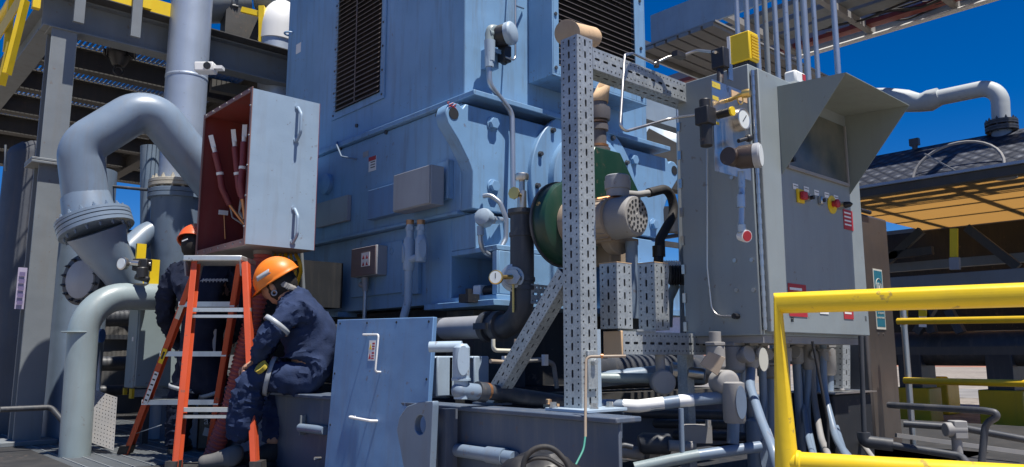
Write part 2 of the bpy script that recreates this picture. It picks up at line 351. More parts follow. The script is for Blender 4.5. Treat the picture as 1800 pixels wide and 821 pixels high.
# skin figures ---------------------------------------------------------------
def skin(verts, edges, sub=2, root=0, wr=None):
    me = bpy.data.meshes.new('t'); me.from_pydata([tuple(v[0]) for v in verts], edges, []); ob = bpy.data.objects.new('t', me); COL.objects.link(ob)
    ob.modifiers.new('s', 'SKIN'); 
    for i, v in enumerate(verts):
        r = v[1]; sv = me.skin_vertices[0].data[i]; sv.radius = r if isinstance(r, tuple) else (r, r); sv.use_root = (i == root)
    md = ob.modifiers.new('u', 'SUBSURF'); md.levels = sub; md.render_levels = sub
    dg = bpy.context.evaluated_depsgraph_get(); dg.update(); e = bpy.data.meshes.new_from_object(ob.evaluated_get(dg))
    mb = MB().add([v.co.copy() for v in e.vertices], [tuple(p.vertices) for p in e.polygons]); bpy.data.objects.remove(ob); return mb
def folds(mb, amp, sc, seed=0):
    from mathutils import noise
    me = bpy.data.meshes.new('w'); me.from_pydata(mb.v, [], mb.f); me.update(); o = MB(); o.f = mb.f
    for v in me.vertices:
        c = v.co; w1 = noise.noise(V((c.x * sc * .5 + seed, c.y * sc * .5, c.z * sc * .5))) * 2.2
        r1 = 1 - abs(math.sin(c.z * sc * 2.6 + c.x * sc * 1.1 + w1 * 3.0)); r2 = 1 - abs(noise.noise(V((c.x * sc * 2.2, c.y * sc * 2.2 + seed, c.z * sc * 3.4)))) * 2.2
        o.v.append(c + v.normal * amp * (.45 * r1 ** 2 * max(0, noise.noise(V((c.x * 5, c.y * 5, c.z * 5 + seed))) + .45) + .40 * max(r2, 0) ** 3 - .25))
    return o
def wrinkle(mb, amp, sc, seed=0):
    from mathutils import noise
    bm = bmesh.new(); me = bpy.data.meshes.new('w'); me.from_pydata(mb.v, [], mb.f); me.update()
    nm = [v.normal.copy() for v in me.vertices]; o = MB(); o.f = mb.f
    for v, n in zip(mb.v, nm):
        k = noise.noise(V((v.x * sc + seed, v.y * sc, v.z * sc * 1.6))) + .6 * abs(noise.noise(V((v.x * sc * 2.3, v.y * sc * 2.3 + seed, v.z * sc * 3))))
        o.v.append(v + n * k * amp)
    bm.free(); return o

# ================================================================== SETTING
DK = 1.10          # deck level
g0 = MB().add([(-1500, -1500, 1.0), (1500, -1500, 1.0), (1500, 1500, 1.0), (-1500, 1500, 1.0)], [(0, 1, 2, 3)]).build('ground', 'gravel'); g0['kind'] = 'structure'
rd = MB().add([(12, -120, 1.004), (16, -120, 1.004), (16, 160, 1.004), (12, 160, 1.004)], [(0, 1, 2, 3)]).build('access_road', 'concrete'); rd['kind'] = 'structure'
hl = MB()
for i in range(40):
    x0 = 60 + i * 6 - 60; 
    hl.add([(95 + 3 * math.sin(i), -160 + i * 12, 0), (95 + 3 * math.sin(i + 1), -148 + i * 12, 0), (101, -148 + i * 12, 1.1 + .3 * math.sin(i * 1.7 + 1.7)), (101, -160 + i * 12, 1.1 + .3 * math.sin(i * 1.7)),
            (130, -148 + i * 12, 1.0), (130, -160 + i * 12, 1.0)], [(0, 1, 2, 3), (3, 2, 4, 5)])
hl.v = [p + V((-45, 0, .9)) for p in hl.v]
hl = hl.build('earth_bank', 'redbrown'); hl['kind'] = 'structure'
# raised steel deck: plate with open grating strip on the left
dk = MB(); dk.box((-1.9, 1.2, DK - .02), (-1.55, 9, DK)); dk.box((-.35, 1.2, DK - .02), (4.5, 9, DK)); dk.box((-1.9, -.2, DK - .02), (-.35, 1.19, DK))
dk.box((1.9, -6, DK - .02), (5.2, 1.19, DK)); dk.box((-.39, -2.2, DK - .02), (1.89, 1.19, DK - .004))
dk.box((-1.9, 1.2, DK - .2), (-1.88, 9, DK - .021))
M['deck'] = paint('deck_plate_paint', (.028, .028, .028), .6, dirt=.35, var=.25, dirtcol=(.10, .09, .08), streak=False)
o = dk.build('deck_floor', 'deck'); o['kind'] = 'structure'
gr = MB()
for i in range(110):
    y = 1.25 + i * .045; gr.box((-1.55, y, DK - .03), (-.35, y + .006, DK))
for i in range(12):
    x = -1.5 + i * .1; gr.box((x, 1.2, DK - .012), (x + .008, 6.2, DK + .002))
o = gr.build('deck_grating', 'steel', smooth=False); o['kind'] = 'structure'

# ---- high service platform on the left
cb = AZ(42, 780, DK); dcol = (cb - EYE).dot(FW)
ct = D(97, 57, dcol); ZP = ct.z
plat = thing('service_platform', (cb.x, cb.y, DK), 'high grey steel service platform with grating floor and yellow handrail behind the big pipes', 'platform')
xl, yl = cb.x - .16, cb.y - .16
pb = MB()
def ibeam(mb, a, b, h=.25, wd=.12, t=.012):
    a, b = V(a), V(b); d = (b - a).normalized(); s_ = d.cross(UP).normalized()
    mb.bar(a + UP * (h - t / 2), b + UP * (h - t / 2), wd, t); mb.bar(a + UP * (t / 2), b + UP * (t / 2), wd, t); mb.bar(a + UP * (h / 2), b + UP * (h / 2), t * .7, h - 2 * t)
colm = MB(); c = V((cb.x, cb.y, 0)); hw = .085
colm.box((c.x - hw, c.y - hw, DK), (c.x + hw, c.y - hw + .014, ZP)); colm.box((c.x - hw, c.y + hw - .014, DK), (c.x + hw, c.y + hw, ZP)); colm.box((c.x - .006, c.y - hw + .014, DK), (c.x + .006, c.y + hw - .014, ZP))
colm.box((c.x - .17, c.y - .17, DK), (c.x + .17, c.y + .17, DK + .03)); zs = D(75, 290, dcol).z
colm.box((c.x - .14, c.y - .13, zs), (c.x + .14, c.y + .13, zs + .018)); colm.box((c.x - .14, c.y - .13, zs - .021), (c.x + .14, c.y + .13, zs - .003))
colm.box((c.x - .10, c.y - .10, ZP - .012), (c.x + .10, c.y + .10, ZP - .001))
colm.build('column', 'steel', plat, bevel=.003)
b_ = MB(); ibeam(b_, (c.x - .14, c.y, ZP), (c.x + 6, c.y, ZP), .26, .15); b_.build('front_beam', 'steel', plat)
b_ = MB(); ibeam(b_, (c.x - .07, c.y + .08, ZP), (c.x - .07, c.y + 5.6, ZP), .26, .15); b_.build('side_beam', 'steel', plat)
b_ = MB()
for k in range(1, 7): ibeam(b_, (c.x, c.y + k * .88, ZP + .02), (c.x + 6, c.y + k * .88, ZP + .02), .2, .12)
b_.build('joists', 'steeldark', plat)
b_ = MB()
for x in (1.7, 3.6): ibeam(b_, (c.x + x, c.y + .1, ZP - .02), (c.x + x, c.y + 5.4, ZP - .02), .2, .12)
b_.build('cross_beams', 'steeldark', plat)
b_ = MB(); zg = ZP + .235
for i in range(150):
    x = c.x + .02 + i * .04; b_.box((x, c.y + .1, zg), (x + .006, c.y + 5.5, zg + .035))
for i in range(36):
    y = c.y + .15 + i * .15; b_.box((c.x, y, zg + .026), (c.x + 6, y + .008, zg + .037))
o = b_.build('floor_grating', 'steel', plat, smooth=False)
b_ = MB(); b_.box((c.x - .15, c.y - .20, ZP + .262), (c.x + 6, c.y + .12, ZP + .27)); b_.build('edge_plate', 'steeldark', plat)
b_ = MB(); zt = ZP + .272
xe = AY(335, 60, c.y - .19).x; b_.box((c.x - .15, c.y - .195, zt), (xe, c.y - .185, zt + .11)); b_.build('toe_board', 'yellow', plat)
for x in (AY(137, 30, c.y - .22).x - c.x - .03, AY(237, 50, c.y - .22).x - c.x - .03, AY(256, 20, c.y - .22).x - c.x - .03):
    q = MB(); q.box((c.x + x, c.y - .235, ZP + .02 if x < AY(245, 20, c.y - .22).x - c.x else zt), (c.x + x + .07, c.y - .205, zt + 1.1)); q.build('rail_post', 'steel' if x < AY(245, 20, c.y - .22).x - c.x else 'yellow', plat)
q = MB(); q.tube([(c.x - .15, c.y - .15, zt + .55), (xe, c.y - .15, zt + .55)], .022); q.tube([(c.x - .15, c.y - .15, zt + 1.1), (xe, c.y - .15, zt + 1.1)], .025); q.build('front_handrail', 'yellow', plat)
q = MB(); 
for z in (.3, .62, 1.1): q.tube([(c.x - .2, c.y - .1, zt + z), (c.x - .2, c.y + 5.4, zt + z)], .03)
for k in range(5): q.bar((c.x - .2, c.y - .08 + k * 1.1, ZP + .1), (c.x - .2, c.y - .08 + k * 1.1, zt + 1.12), .05, .05, V((1, 0, 0)))
q.box((c.x - .24, c.y, zt - .02), (c.x - .23, c.y + 5.4, zt + .12)); q.build('side_handrail', 'yellow', plat)
q = MB(); p = D(20, 75, dcol - .15); q.bar(p, D(2, 150, dcol - .1), .05, .03); q.bar(D(45, 0, dcol - .3), D(12, 130, dcol - .3), .06, .03); q.build('ladder_hoop', 'yellow', plat)

# ---- floodlight hanging from the platform
p = D(210, 98, dcol + .5)
t = thing('floodlight', p, 'black finned floodlight hanging below the high platform', 'lamp')
q = MB()
for i in range(9): x = -.1 + i * .025; q.obox(p + RT * x + UP * .015, RT * .004, FW * .06, UP * (.045 - .2 * abs(x) * .8))
q.lathe(p + UP * .02, -UP, [(0, .09), (.03, .085), (.1, .05), (.11, .045)]); q.build('finned_body', 'black', t)
q = MB(); q.obox(p - FW * .07 + UP * .01, RT * .03, FW * .003, UP * .015); q.build('rating_label', 'white', t)
q = MB(); q.sweep([p - UP * .11 + V((math.cos(a) * .035, 0, math.sin(a) * .035 - .02)) for a in [k * PI / 8 for k in range(16)]], .008, 8, closed=True); q.build('hanging_ring', 'black', t)
q = MB(); q.tube([p + UP * .02, p + UP * .3], .015); q.build('stem', 'black', t)
q = MB(); q.bar(p + RT * -.1 - UP * .02, p + RT * -.02 - UP * .09, .05, .01); q.build('bracket', 'black', t)
# ---- security camera
p = D(362, 120, 5.6)
t = thing('security_camera', p, 'small white security camera bracketed beside the tall silver pipe', 'camera')
q = MB(); q.obox(p, RT * .07, FW * .05, UP * .035); q.build('housing', 'white', t, bevel=.008)
q = MB(); q.cyl(p + RT * .03 - FW * .045, p + RT * .03 - FW * .065, .026); q.build('lens', 'black', t)
q = MB(); q.bar(p + RT * -.03 - UP * .03, p + RT * -.03 - UP * .1, .03, .02); q.obox(p + RT * .1, RT * .03, FW * .03, UP * .012); q.build('arm', 'white', t)

# ================================================================== LEFT PIPEWORK
def pipe_thing(name, label, cat, pts, r, mat, group=None, bend=None, seg=24, part='pipe_run'):
    t = thing(name, pts[-1], label, cat, group); MB().tube(pts, r, bend, seg).build(part, mat, t); return t
# tall silver riser
d0 = 6.0
t = thing('silver_riser_pipe', D(312, 335, d0), 'tall silver clad vertical pipe bolted to a darker flanged vessel neck behind the arched pipe', 'pipe')
pz = D(315, 335, d0); top = D(315, -60, d0).z
q = MB(); q.cyl((pz.x, pz.y, pz.z + .03), (pz.x, pz.y, top), .158, seg=40)
q.lathe(pz + UP * .9, UP, [(0, .158), (.005, .161), (.02, .161), (.025, .158)], 40); q.build('clad_pipe', 'alu', t)
q = MB(); q.flange(pz + UP * .035, UP, .225, .028, 16, .014); q.build('upper_flange', paint('cream_flange', (.5, .47, .40), .5, dirt=.4), t)
q = MB(); q.flange(pz - UP * .045, UP, .225, .035, 16, .010); q.lathe(pz - UP * .08, -UP, [(0, .2), (.05, .195), (.3, .19), (.75, .12), (.95, .11), (2.0, .11)], 40); q.build('lower_neck', 'pipe', t)
# arched pipe
P = [D(150, 395, 5.15), D(140, 330, 5.15), D(138, 262, 5.2), D(262, 190, 5.3), D(372, 300, 5.5), D(420, 420, 5.6)]
t = thing('arched_pipe', P[0], 'thick blue grey pipe arching up from a tilted flange and down behind the terminal box', 'pipe')
q = MB(); q.sweep([D(160, 388, 5.15), D(150, 345, 5.15)], [.17, .15], 32); q.build('flange_neck', 'pipe', t)
q = MB(); q.sweep(fillet([D(152, 356, 5.15), D(140, 258, 5.1), D(262, 183, 5.3), D(410, 368, 5.7)], .17, 12), .143, 32)
q.build('arch', 'pipe', t)
q = MB(); ax = (D(170, 393, 5.15) - D(158, 355, 5.15)).normalized(); 
fo = D(166, 392, 5.15); q.flange(fo - ax * .02, ax, .235, .022, 16, .013); q.flange(fo + ax * .035, ax, .235, .028, 16, .010); q.build('flange', 'pipe', t)
q = MB(); q.sweep(fillet([fo + ax * .06, D(180, 425, 5.2), D(232, 500, 5.35), D(250, 560, 5.5)], .3), [.19] + [.17] * 8 + [.13] * 8, 28) if False else q.sweep([fo + ax * .06, D(185, 440, 5.2), D(212, 480, 5.3), D(235, 520, 5.4)], [.19, .15, .12, .11], 28); q.build('reducer', 'pipe', t)
# vessel pipe behind, with round dark flange facing left
t = thing('vertical_header', D(150, 700, 5.9), 'fat vertical blue grey header with a dark round bolted flange, behind the white elbow', 'pipe')
q = MB(); a_ = D(150, 400, 5.9); q.cyl((a_.x, a_.y, DK), (a_.x, a_.y, D(150, 300, 5.9).z), .19, seg=32); q.build('shell', 'pipe', t)
n_ = (-RT * .35 - FW * .9).normalized(); fo = D(146, 492, 5.35)
q = MB(); q.flange(fo, n_, .175, .02, 14, .012); q.build('round_flange', 'pipedark', t)
q = MB(); q.lathe(fo - n_ * .5, n_, [(0, .14), (.5, .14), (.53, .13), (.55, .05)], 28); q.build('branch', 'greybox', t)
# curved branch sweep behind, light grey
t = thing('curved_branch_pipe', D(250, 480, 5.9), 'short shiny curved branch pipe between the arched pipe and the silver riser', 'pipe')
q = MB(); q.sweep(fillet([D(205, 500, 5.7), D(215, 450, 5.7), D(262, 405, 5.9), D(310, 400, 6)], .3), .085, 24); q.build('bend', 'pipe', t)
# white big elbow in the foreground
d1 = 4.9
t = thing('pale_elbow_pipe', D(127, 821, d1), 'wide pale grey elbow pipe turning down in front of the platform column', 'pipe')
q = MB(); lo = D(126, 880, d1); q.sweep(fillet([D(330, 523, d1 + .55), D(150, 520, d1 + .03), lo], .26, 14), .088, 36); q.build('elbow', 'pipelight', t)
q = MB(); e = D(136, 585, d1); q.lathe(e, UP, [(0, .088), (.002, .0905), (.006, .0905), (.008, .088)], 36)
e = D(213, 522, d1 + .23); ex = (D(330, 523, d1 + .55) - D(150, 520, d1 + .03)).normalized(); q.lathe(e, ex, [(0, .088), (.002, .0905), (.006, .0905), (.008, .088)], 36); q.build('weld_seam', 'pipelight', t)
# wrapped vessel far left
a_ = D(62, 600, 6.6)
t = thing('wrapped_vessel', (a_.x, a_.y, DK), 'tall vessel wrapped in dark wrinkled sheeting at the far left', 'vessel')
q = MB(); zt2 = D(60, 262, 6.6).z; q.lathe((a_.x, a_.y, 0), UP, [(0, .36), (zt2 - .12, .35), (zt2 - .05, .32), (zt2, .25), (zt2 + .01, .02)], 48)
q = wrinkle(q, .012, 9); q.build('wrapping', 'bronze', t)
q = MB(); q.tube([D(10, 300, 6.1), D(10, 255, 6.1)], .01); q.build('side_tube', 'steel', t)
# notice on column
o_ = D(26, 470, dcol - .14); t = thing('column_notice', o_, 'faded lilac notice fixed to the platform column', 'sign')
q = MB(); plate(q, D(25, 543, dcol - .13), V((1, 0, 0)), UP, .055, .29, .006); q.build('panel', 'lilac', t)
q = MB()
for i in range(5): plate(MB(), D(25, 543, dcol - .14) + V((.01, -.004, .03 + i * .05)), V((1, 0, 0)), UP, .035, .028, .002).build('faded_text', 'lilacink', t)
# small horizontal line and drain pipework seen against the sky
t = pipe_thing('sample_line', 'thin bent sample line crossing the sky left of the silver riser', 'pipe', [D(186, 262, 5.9), D(183, 312, 5.9), D(178, 322, 5.9), D(200, 328, 5.9), D(262, 334, 5.9)], .012, 'pipedark', bend=.03)
t = pipe_thing('background_standpipe', 'grey standpipe between arched pipe and riser, in the distance', 'pipe', [D(264, 258, 7.5), D(264, 560, 7.5)], .09, 'pipe')
t = thing('elevated_valve', D(390, 20, 7), 'dark flanged valve on the pipe above the platform', 'valve')
q = MB(); q.cyl(D(340, 5, 6.8), D(420, 5, 7.2), .19, seg=28); q.build('body', 'steel', t); q = MB(); q.flange(D(405, 15, 7.1), (RT + FW * .3), .2, .03, 12, .02); q.build('flange', 'pipedark', t)
q = MB(); q.cyl(D(460, -10, 7), D(520, 10, 7), .16); q.build('upper_barrel', 'steel', t)
# white bent pipe at top
t = thing('white_topped_riser', D(485, 170, 6.9), 'grey riser with a white elbow on top beside the motor housing', 'pipe')
q = MB(); q.sweep([D(487, 72, 6.9), D(484, 260, 6.9)], .165, 28); q.build('riser', 'alu', t)
q = MB(); q.sweep(fillet([D(488, 75, 6.9), D(492, 35, 6.9), D(540, 15, 7.3)], .18), .175, 28); q.build('white_elbow', 'white', t)
t = thing('blue_pump_motor', D(440, 70, 7.4), 'small dark blue motor standing on the platform beside yellow rails', 'motor')
q = MB(); q.cyl(D(440, 45, 7.4), D(440, 85, 7.4), .09); q.lathe(D(440, 45, 7.4), UP, [(0, .1), (.02, .1), (.05, .06)]); q.build('body', 'blue', t); q = MB(); q.cyl(D(440, 88, 7.4), D(440, 100, 7.4), .12); q.build('base', 'steel', t)
t = thing('platform_stair_rail', D(460, 90, 6.8), 'yellow post and rails in front of the blue pump motor', 'railing')
q = MB(); q.bar(D(461, 12, 6.8), D(461, 82, 6.8), .06, .05, RT); q.build('post', 'yellow', t); q = MB(); q.bar(D(425, 17, 6.8), D(490, 33, 6.8), .03, .05); q.bar(D(421, 88, 6.8), D(450, 92, 6.8), .05, .1); q.build('rail', 'yellow', t)
t = thing('bracket_beam', D(440, 110, 6.6), 'grey steel bracket beams under the yellow railing', 'beam')
q = MB(); q.bar(D(425, 112, 6.6), D(468, 92, 6.9), .06, .12); q.build('upper_channel', 'steeldark', t); q = MB(); q.bar(D(370, 150, 6.6), D(480, 172, 6.9), .08, .10); q.build('lower_channel', 'steeldark', t)
q = MB(); q.box(*[D(395, 60, 6.9), D(395, 60, 6.9) + V((1.5, .12, .3))]); q.build('girder', 'steeldark', t)
# grey junction cabinet
bx = D(238, 610, 5.2)
t = thing('grey_junction_cabinet', bx - UP * .3, 'pale grey electrical cabinet on yellow ended strut below the pale elbow', 'cabinet')
a1 = D(200, 540, 5.15); a2 = D(200, 672, 5.15); Z1, Z0 = D(240, 535, 5.5).z, D(240, 682, 5.5).z; K0 = D(239, 600, 5.45)
q = MB(); q.box((K0.x, K0.y, Z0), (K0.x + .32, K0.y + .2, Z1)); q.build('enclosure', 'pipelight', t, bevel=.006)
q = MB(); q.box((K0.x + .008, K0.y - .018, Z0 + .01), (K0.x + .31, K0.y - .003, Z1 - .01)); q.build('door', 'pipelight', t, bevel=.004)
q = MB(); q.box((K0.x - .004, K0.y + .05, Z0 + .32), (K0.x - .001, K0.y + .08, Z0 + .35)); q.build('plate_label', 'white', t)
q = MB(); q.cyl((K0.x + .27, K0.y - .03, Z0 + .25), (K0.x + .27, K0.y - .016, Z0 + .25), .012); q.build('latch', 'black', t)
q = strut((K0.x + .02, K0.y + .04, Z0 - .035), (K0.x + .45, K0.y + .04, Z0 - .035), .05, V((0, 1, 0)), .04); q.build('support_strut', 'galv', t, smooth=False)
q = MB(); q.box((K0.x, K0.y + .01, Z0 - .07), (K0.x + .018, K0.y + .07, Z0 - .004)); q.box((K0.x - .004, K0.y + .17, Z0 - .05), (K0.x + .018, K0.y + .2, Z0 - .004)); q.build('end_cap', 'yellowdk', t)
q = MB(); q.box((K0.x + .1, K0.y + .05, DK), (K0.x + .14, K0.y + .09, Z0 - .06)); q.build('post', 'steeldark', t)
# perforated sheet leaning
t = thing('perforated_panel', D(180, 790, 5), 'tilted perforated metal panel standing below the grey junction cabinet', 'panel')
q = MB(); A = D(152, 775, 5.05); du = (D(200, 792, 5.0) - A); dl = (D(160, 683, 5.2) - A); lw, ll = du.length, dl.length; du.normalize(); dl.normalize()
for i in range(9): perf_face(q, A + du * (lw / 9 * i), du, dl, lw / 9, ll, [(lw / 18, lw / 18, ll / 14, lw * .018, lw * .018, 8)])
q.build('sheet', 'dusty', t, smooth=False)
# yellow instrument bracket
p = D(250, 460, 5.25)
t = thing('yellow_instrument_stand', D(250, 500, 5.25), 'yellow bracket with a black regulator and round gauge left of the standing worker', 'instrument')
q = MB(); q.box(D(236, 502, 5.3), D(236, 502, 5.3) + V((.06, .03, .29))); q.box(D(262, 502, 5.3), D(262, 502, 5.3) + V((.06, .02, .18))); q.build('bracket', 'yellow', t)
q = MB(); g_ = D(220, 464, 5.1); q.lathe(g_, -FW - RT * .4, [(0, .04), (.02, .042), (.03, .042), (.032, .036)]); q.build('gauge', 'stainless', t)
q = MB(); q.lathe(g_, -FW - RT * .4, [(.031, .034), (.034, .034)]); q.build('gauge_dial', 'dial', t)
q = MB(); q.obox(D(250, 466, 5.15), RT * .05, FW * .04, UP * .04); q.cyl(D(250, 490, 5.1), D(250, 470, 5.1), .035); q.cyl(D(238, 486, 5.1), D(262, 492, 5.1), .02); q.build('regulator', 'black', t, bevel=.008)
q = MB(); q.tube([g_, D(265, 464, 5.15)], .012); q.cyl(D(232, 462, 5.1), D(245, 463, 5.1), .02); q.build('fitting', 'stainless', t)

# ================================================================== SKID
ZS = 1.50
def hexbolt(mb, o, d, r, h):
    d = V(d).normalized(); mb.sweep([V(o), V(o) + d * h], r, 6); mb.cyl(V(o), V(o) + d * (h * .25), r * 1.25, seg=16)
    return mb
sk = thing('equipment_skid', (-.6, -1.75, DK), 'long dark blue steel base frame with lifting lug, carrying the motor', 'skid')
bx_ = -.62
q = MB(); y0, y1 = -1.76, 3.0; H = .52
q.box((bx_ - .11, y0, ZS - .018), (bx_ + .02, -.55, ZS)); q.box((bx_ - .11, -.5495, ZS - .018), (bx_ + .11, y1, ZS)); q.box((bx_ - .11, y0, ZS - H), (bx_ + .02, y1, ZS - H + .018)); q.box((bx_ - .085, y0 + .01, ZS - H + .018), (bx_ - .070, y1, ZS - .018))
q.box((bx_ - .068, -1.2, ZS - .10), (bx_ + .17, -1.1, ZS - .019)); q.box((bx_ - .068, -1.55, ZS - .10), (bx_ + .17, -1.45, ZS - .019))
q.build('edge_beam', 'skid', sk, bevel=.004)
q = MB()
for y in (-1.1, 2.1):
    MB().box((bx_ + .12, y, ZS - .25), (2.6, y + .12, ZS - .02)).build('cross_member', 'skid', sk)
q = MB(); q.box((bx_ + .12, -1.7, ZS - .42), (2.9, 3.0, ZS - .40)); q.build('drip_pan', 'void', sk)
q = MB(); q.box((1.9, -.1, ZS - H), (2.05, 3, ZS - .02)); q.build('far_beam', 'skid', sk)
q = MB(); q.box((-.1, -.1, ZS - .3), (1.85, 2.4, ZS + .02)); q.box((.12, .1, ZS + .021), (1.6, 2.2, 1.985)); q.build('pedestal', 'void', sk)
for xx, yy in ((.10, .0), (1.35, .0), (.10, 1.2)):
    q = MB(); q.box((xx, yy, ZS + .02), (xx + .4, yy + .25, 1.96)); q.build('foot_pier', 'pipedark', sk)
# lifting lug on the outer side of the beam
xL = bx_ - .20; c0 = AX(748, 745, xL); rr_ = .115
q = MB(); pts = []
nA = 20
hc = c0.copy(); P = []
outl = [AX(771, 706, xL), AX(745, 706, xL), AX(725, 712, xL), AX(712, 730, xL), AX(708, 752, xL), AX(716, 790, xL), AX(728, 850, xL), AX(768, 850, xL)]
# plate with hole: ring built radially round the hole
def ring_plate(mb, outline, hc, hr, n, th):
    # outline closed polygon; n samples by angle in plane axes (ex, ez)
    ex = (outline[0] - outline[1]).normalized(); ez = UP; nn = ex.cross(ez).normalized() * th
    def hit(a):
        d = (math.cos(a), math.sin(a)); best = None
        pts2 = [((p - hc).dot(ex), (p - hc).dot(ez)) for p in outline]
        for i in range(len(pts2)):
            (x1, y1), (x2, y2) = pts2[i], pts2[(i + 1) % len(pts2)]; ux, uy = x2 - x1, y2 - y1; den = d[0] * uy - d[1] * ux
            if abs(den) < 1e-9: continue
            t_ = (x1 * uy - y1 * ux) / den; s_ = (x1 * d[1] - y1 * d[0]) / den
            if t_ > 0 and -1e-6 <= s_ <= 1 + 1e-6: best = t_ if best is None else max(best, t_)
        return best or .1
    O = []; I = []
    for k in range(n):
        a = 2 * PI * k / n; r_ = hit(a); O.append(hc + ex * (math.cos(a) * r_) + ez * (math.sin(a) * r_)); I.append(hc + ex * (math.cos(a) * hr) + ez * (math.sin(a) * hr))
    vs = O + I + [p + nn for p in O] + [p + nn for p in I]; f = []
    for k in range(n):
        j = (k + 1) % n; f += [(k, j, n + j, n + k), (2 * n + k, 3 * n + k, 3 * n + j, 2 * n + j), (k, 2 * n + k, 2 * n + j, j), (n + k, n + j, 3 * n + j, 3 * n + k)]
    return mb.add(vs, f)
ring_plate(q, outl, AX(749, 746, xL), .038, 96, .03); q.build('lifting_lug', 'pipe', sk, bevel=.003); q = MB(); a_ = AX(768, 720, xL); q.box((xL + .031, a_.y - .02, ZS - H), (bx_ - .111, a_.y + .03, ZS - .01)); q.build('lug_web', 'skid', sk)
q = MB(); q.lathe(AX(749, 746, xL) - V((.035, 0, 0)), V((1, 0, 0)), [(0, .052), (.0, .04), (.02, .04), (.02, .052)][:2] + [(.02, .052)], 24) if False else q.prism([AX(752, 640, -.5), AX(785, 700, -.5), AX(752, 700, -.5)], (.02, 0, 0)); q.build('gusset', 'lightblue', sk)
# pale spots / shim on flange
q = MB(); a_ = AZ(955, 716, ZS + .001); q.box(a_, a_ + V((.06, -.03, .012))); q.cyl(a_ + V((.03, .0, .01)), a_ + V((.03, 0, .03)), .012, seg=6); q.build('shim_block', 'tan', sk)
# base plate under the post, with bolts
PX, PY = AZ(1022, 722, ZS).x, AZ(1022, 722, ZS).y
q = MB(); q.box((PX - .10, PY - .12, ZS + .0005), (PX + .12, PY + .09, ZS + .012)); q.build('post_base_plate', 'lightblue', sk, bevel=.002)
q = MB()
for dx, dy in ((-.03, -.09), (.09, -.06), (-.085, .06)): hexbolt(MB(), (PX + dx, PY + dy, ZS + .012), UP, .013, .02).build('anchor_bolt', 'stainless', sk)
# drain pipe along the web
t = thing('drain_pipe', AX(830, 790, bx_ - .07), 'short blue grey pipe running along the web of the skid beam behind the black bag', 'pipe')
q = MB(); q.sweep([AX(782, 788, bx_ - .11), AX(905, 806, bx_ - .11)], .026, 20); q.build('pipe_run', 'pipe', t); q = MB(); q.cyl(AX(858, 799, bx_ - .11), AX(888, 803, bx_ - .11), .031); q.build('coupling', 'pipe', t)

# ================================================================== MOTOR
mo = thing('electric_motor', (0, 0, 2.0), 'huge light blue industrial motor with louvred cooler housing on the skid', 'motor')
q = MB(); q.box((0, 0, 2.52), (1.77, 2.36, 3.165)); q.build('stator_frame', 'motor', mo, bevel=.008)
q = MB(); q.box((-.025, .0, 2.50), (1.79, 2.36, 2.518)); q.build('lower_lip', 'motor', mo, bevel=.003)
# lower frame with an open cavity at the front corner
q = MB(); q.box((.03, .12, 2.0), (1.74, 2.3, 2.498)); q.box((.03, -.285, 2.0), (.70, .119, 2.03)); q.box((.03, -.285, 2.27), (.70, .119, 2.30)); q.box((.03, -.285, 2.031), (.045, -.245, 2.269)) 
q.box((.046, -.285, 2.031), (.70, -.265, 2.269)); q.box((1.05, -.285, 2.0), (1.74, .119, 2.30)); q.box((.03, -.10, 2.301), (1.74, .119, 2.498)); q.box((.35, -.264, 2.031), (.37, .119, 2.269))
q.build('lower_frame', 'motor', mo, bevel=.004)
q = MB(); q.box((-.03, -.33, 1.965), (.75, .3, 1.998)); q.build('mounting_foot', 'motor', mo, bevel=.003); MB().box((1.0, -.33, 1.965), (1.78, .3, 1.998)).build('mounting_foot', 'motor', mo); MB().box((-.03, 1.3, 1.965), (.4, 2.3, 1.998)).build('mounting_foot', 'motor', mo)
q = MB(); q.box((-.10, -.20, 1.985), (-.02, -.12, 2.03)); q.cyl((-.06, -.16, 2.03), (-.06, -.16, 2.06), .02, seg=6); q.build('foot_bolt', 'black', mo)
q = MB(); q.box((.10, -.06, 2.032), (.16, .01, 2.10)); q.build('sensor_head', 'white', mo, bevel=.01); q = MB(); q.cyl((.12, -.09, 2.062), (.12, -.2, 2.062), .03); q.build('sensor_body', 'black', mo)
q = MB(); q.box((.10, .03, 2.032), (.15, .09, 2.05)); q.build('red_tag', 'redlab', mo)
# end bracket plate with ears
def ear(px, py): p = AY(px, py, -.10); return p
Lft = [(.0, 2.52), (.005, 2.735), (-.03, 2.80), (-.10, 2.90), (-.175, 2.985), (-.19, 3.04), (-.175, 3.085), (-.14, 3.11), (-.10, 3.11), (-.07, 3.09), (-.05, 3.12)]
poly = [V((x, -.10, z)) for x, z in Lft] + [V((1.77 - x, -.10, z)) for x, z in reversed(Lft)]
q = MB(); q.prism(poly, (0, .098, 0)); q.build('end_bracket', 'motor', mo, bevel=.006)
for x in (-.135, 1.905):
    q = MB(); q.lathe((x, -.1015, 3.045), V((0, -1, 0)), [(0, .034), (.002, .034)], 24); q.build('lug_hole', 'void', mo)
q = MB()
for k in range(3): q.sweep([V((-.17 + .02 * k + .012 * math.sin(j * 1.3 + k), -.102, 3.075 + j * .006)) for j in range(6)], .0025, 6)
q.build('red_crayon_mark', 'redlab', mo)
# bolts
for (px, py) in ((865, 218), (1112, 282), (866, 328), (1148, 395)):
    q = MB(); p = AY(px, py, -.1); hexbolt(q, p, (0, -1, 0), .034, .032); q.build('bolt', 'motor', mo, bevel=.002)
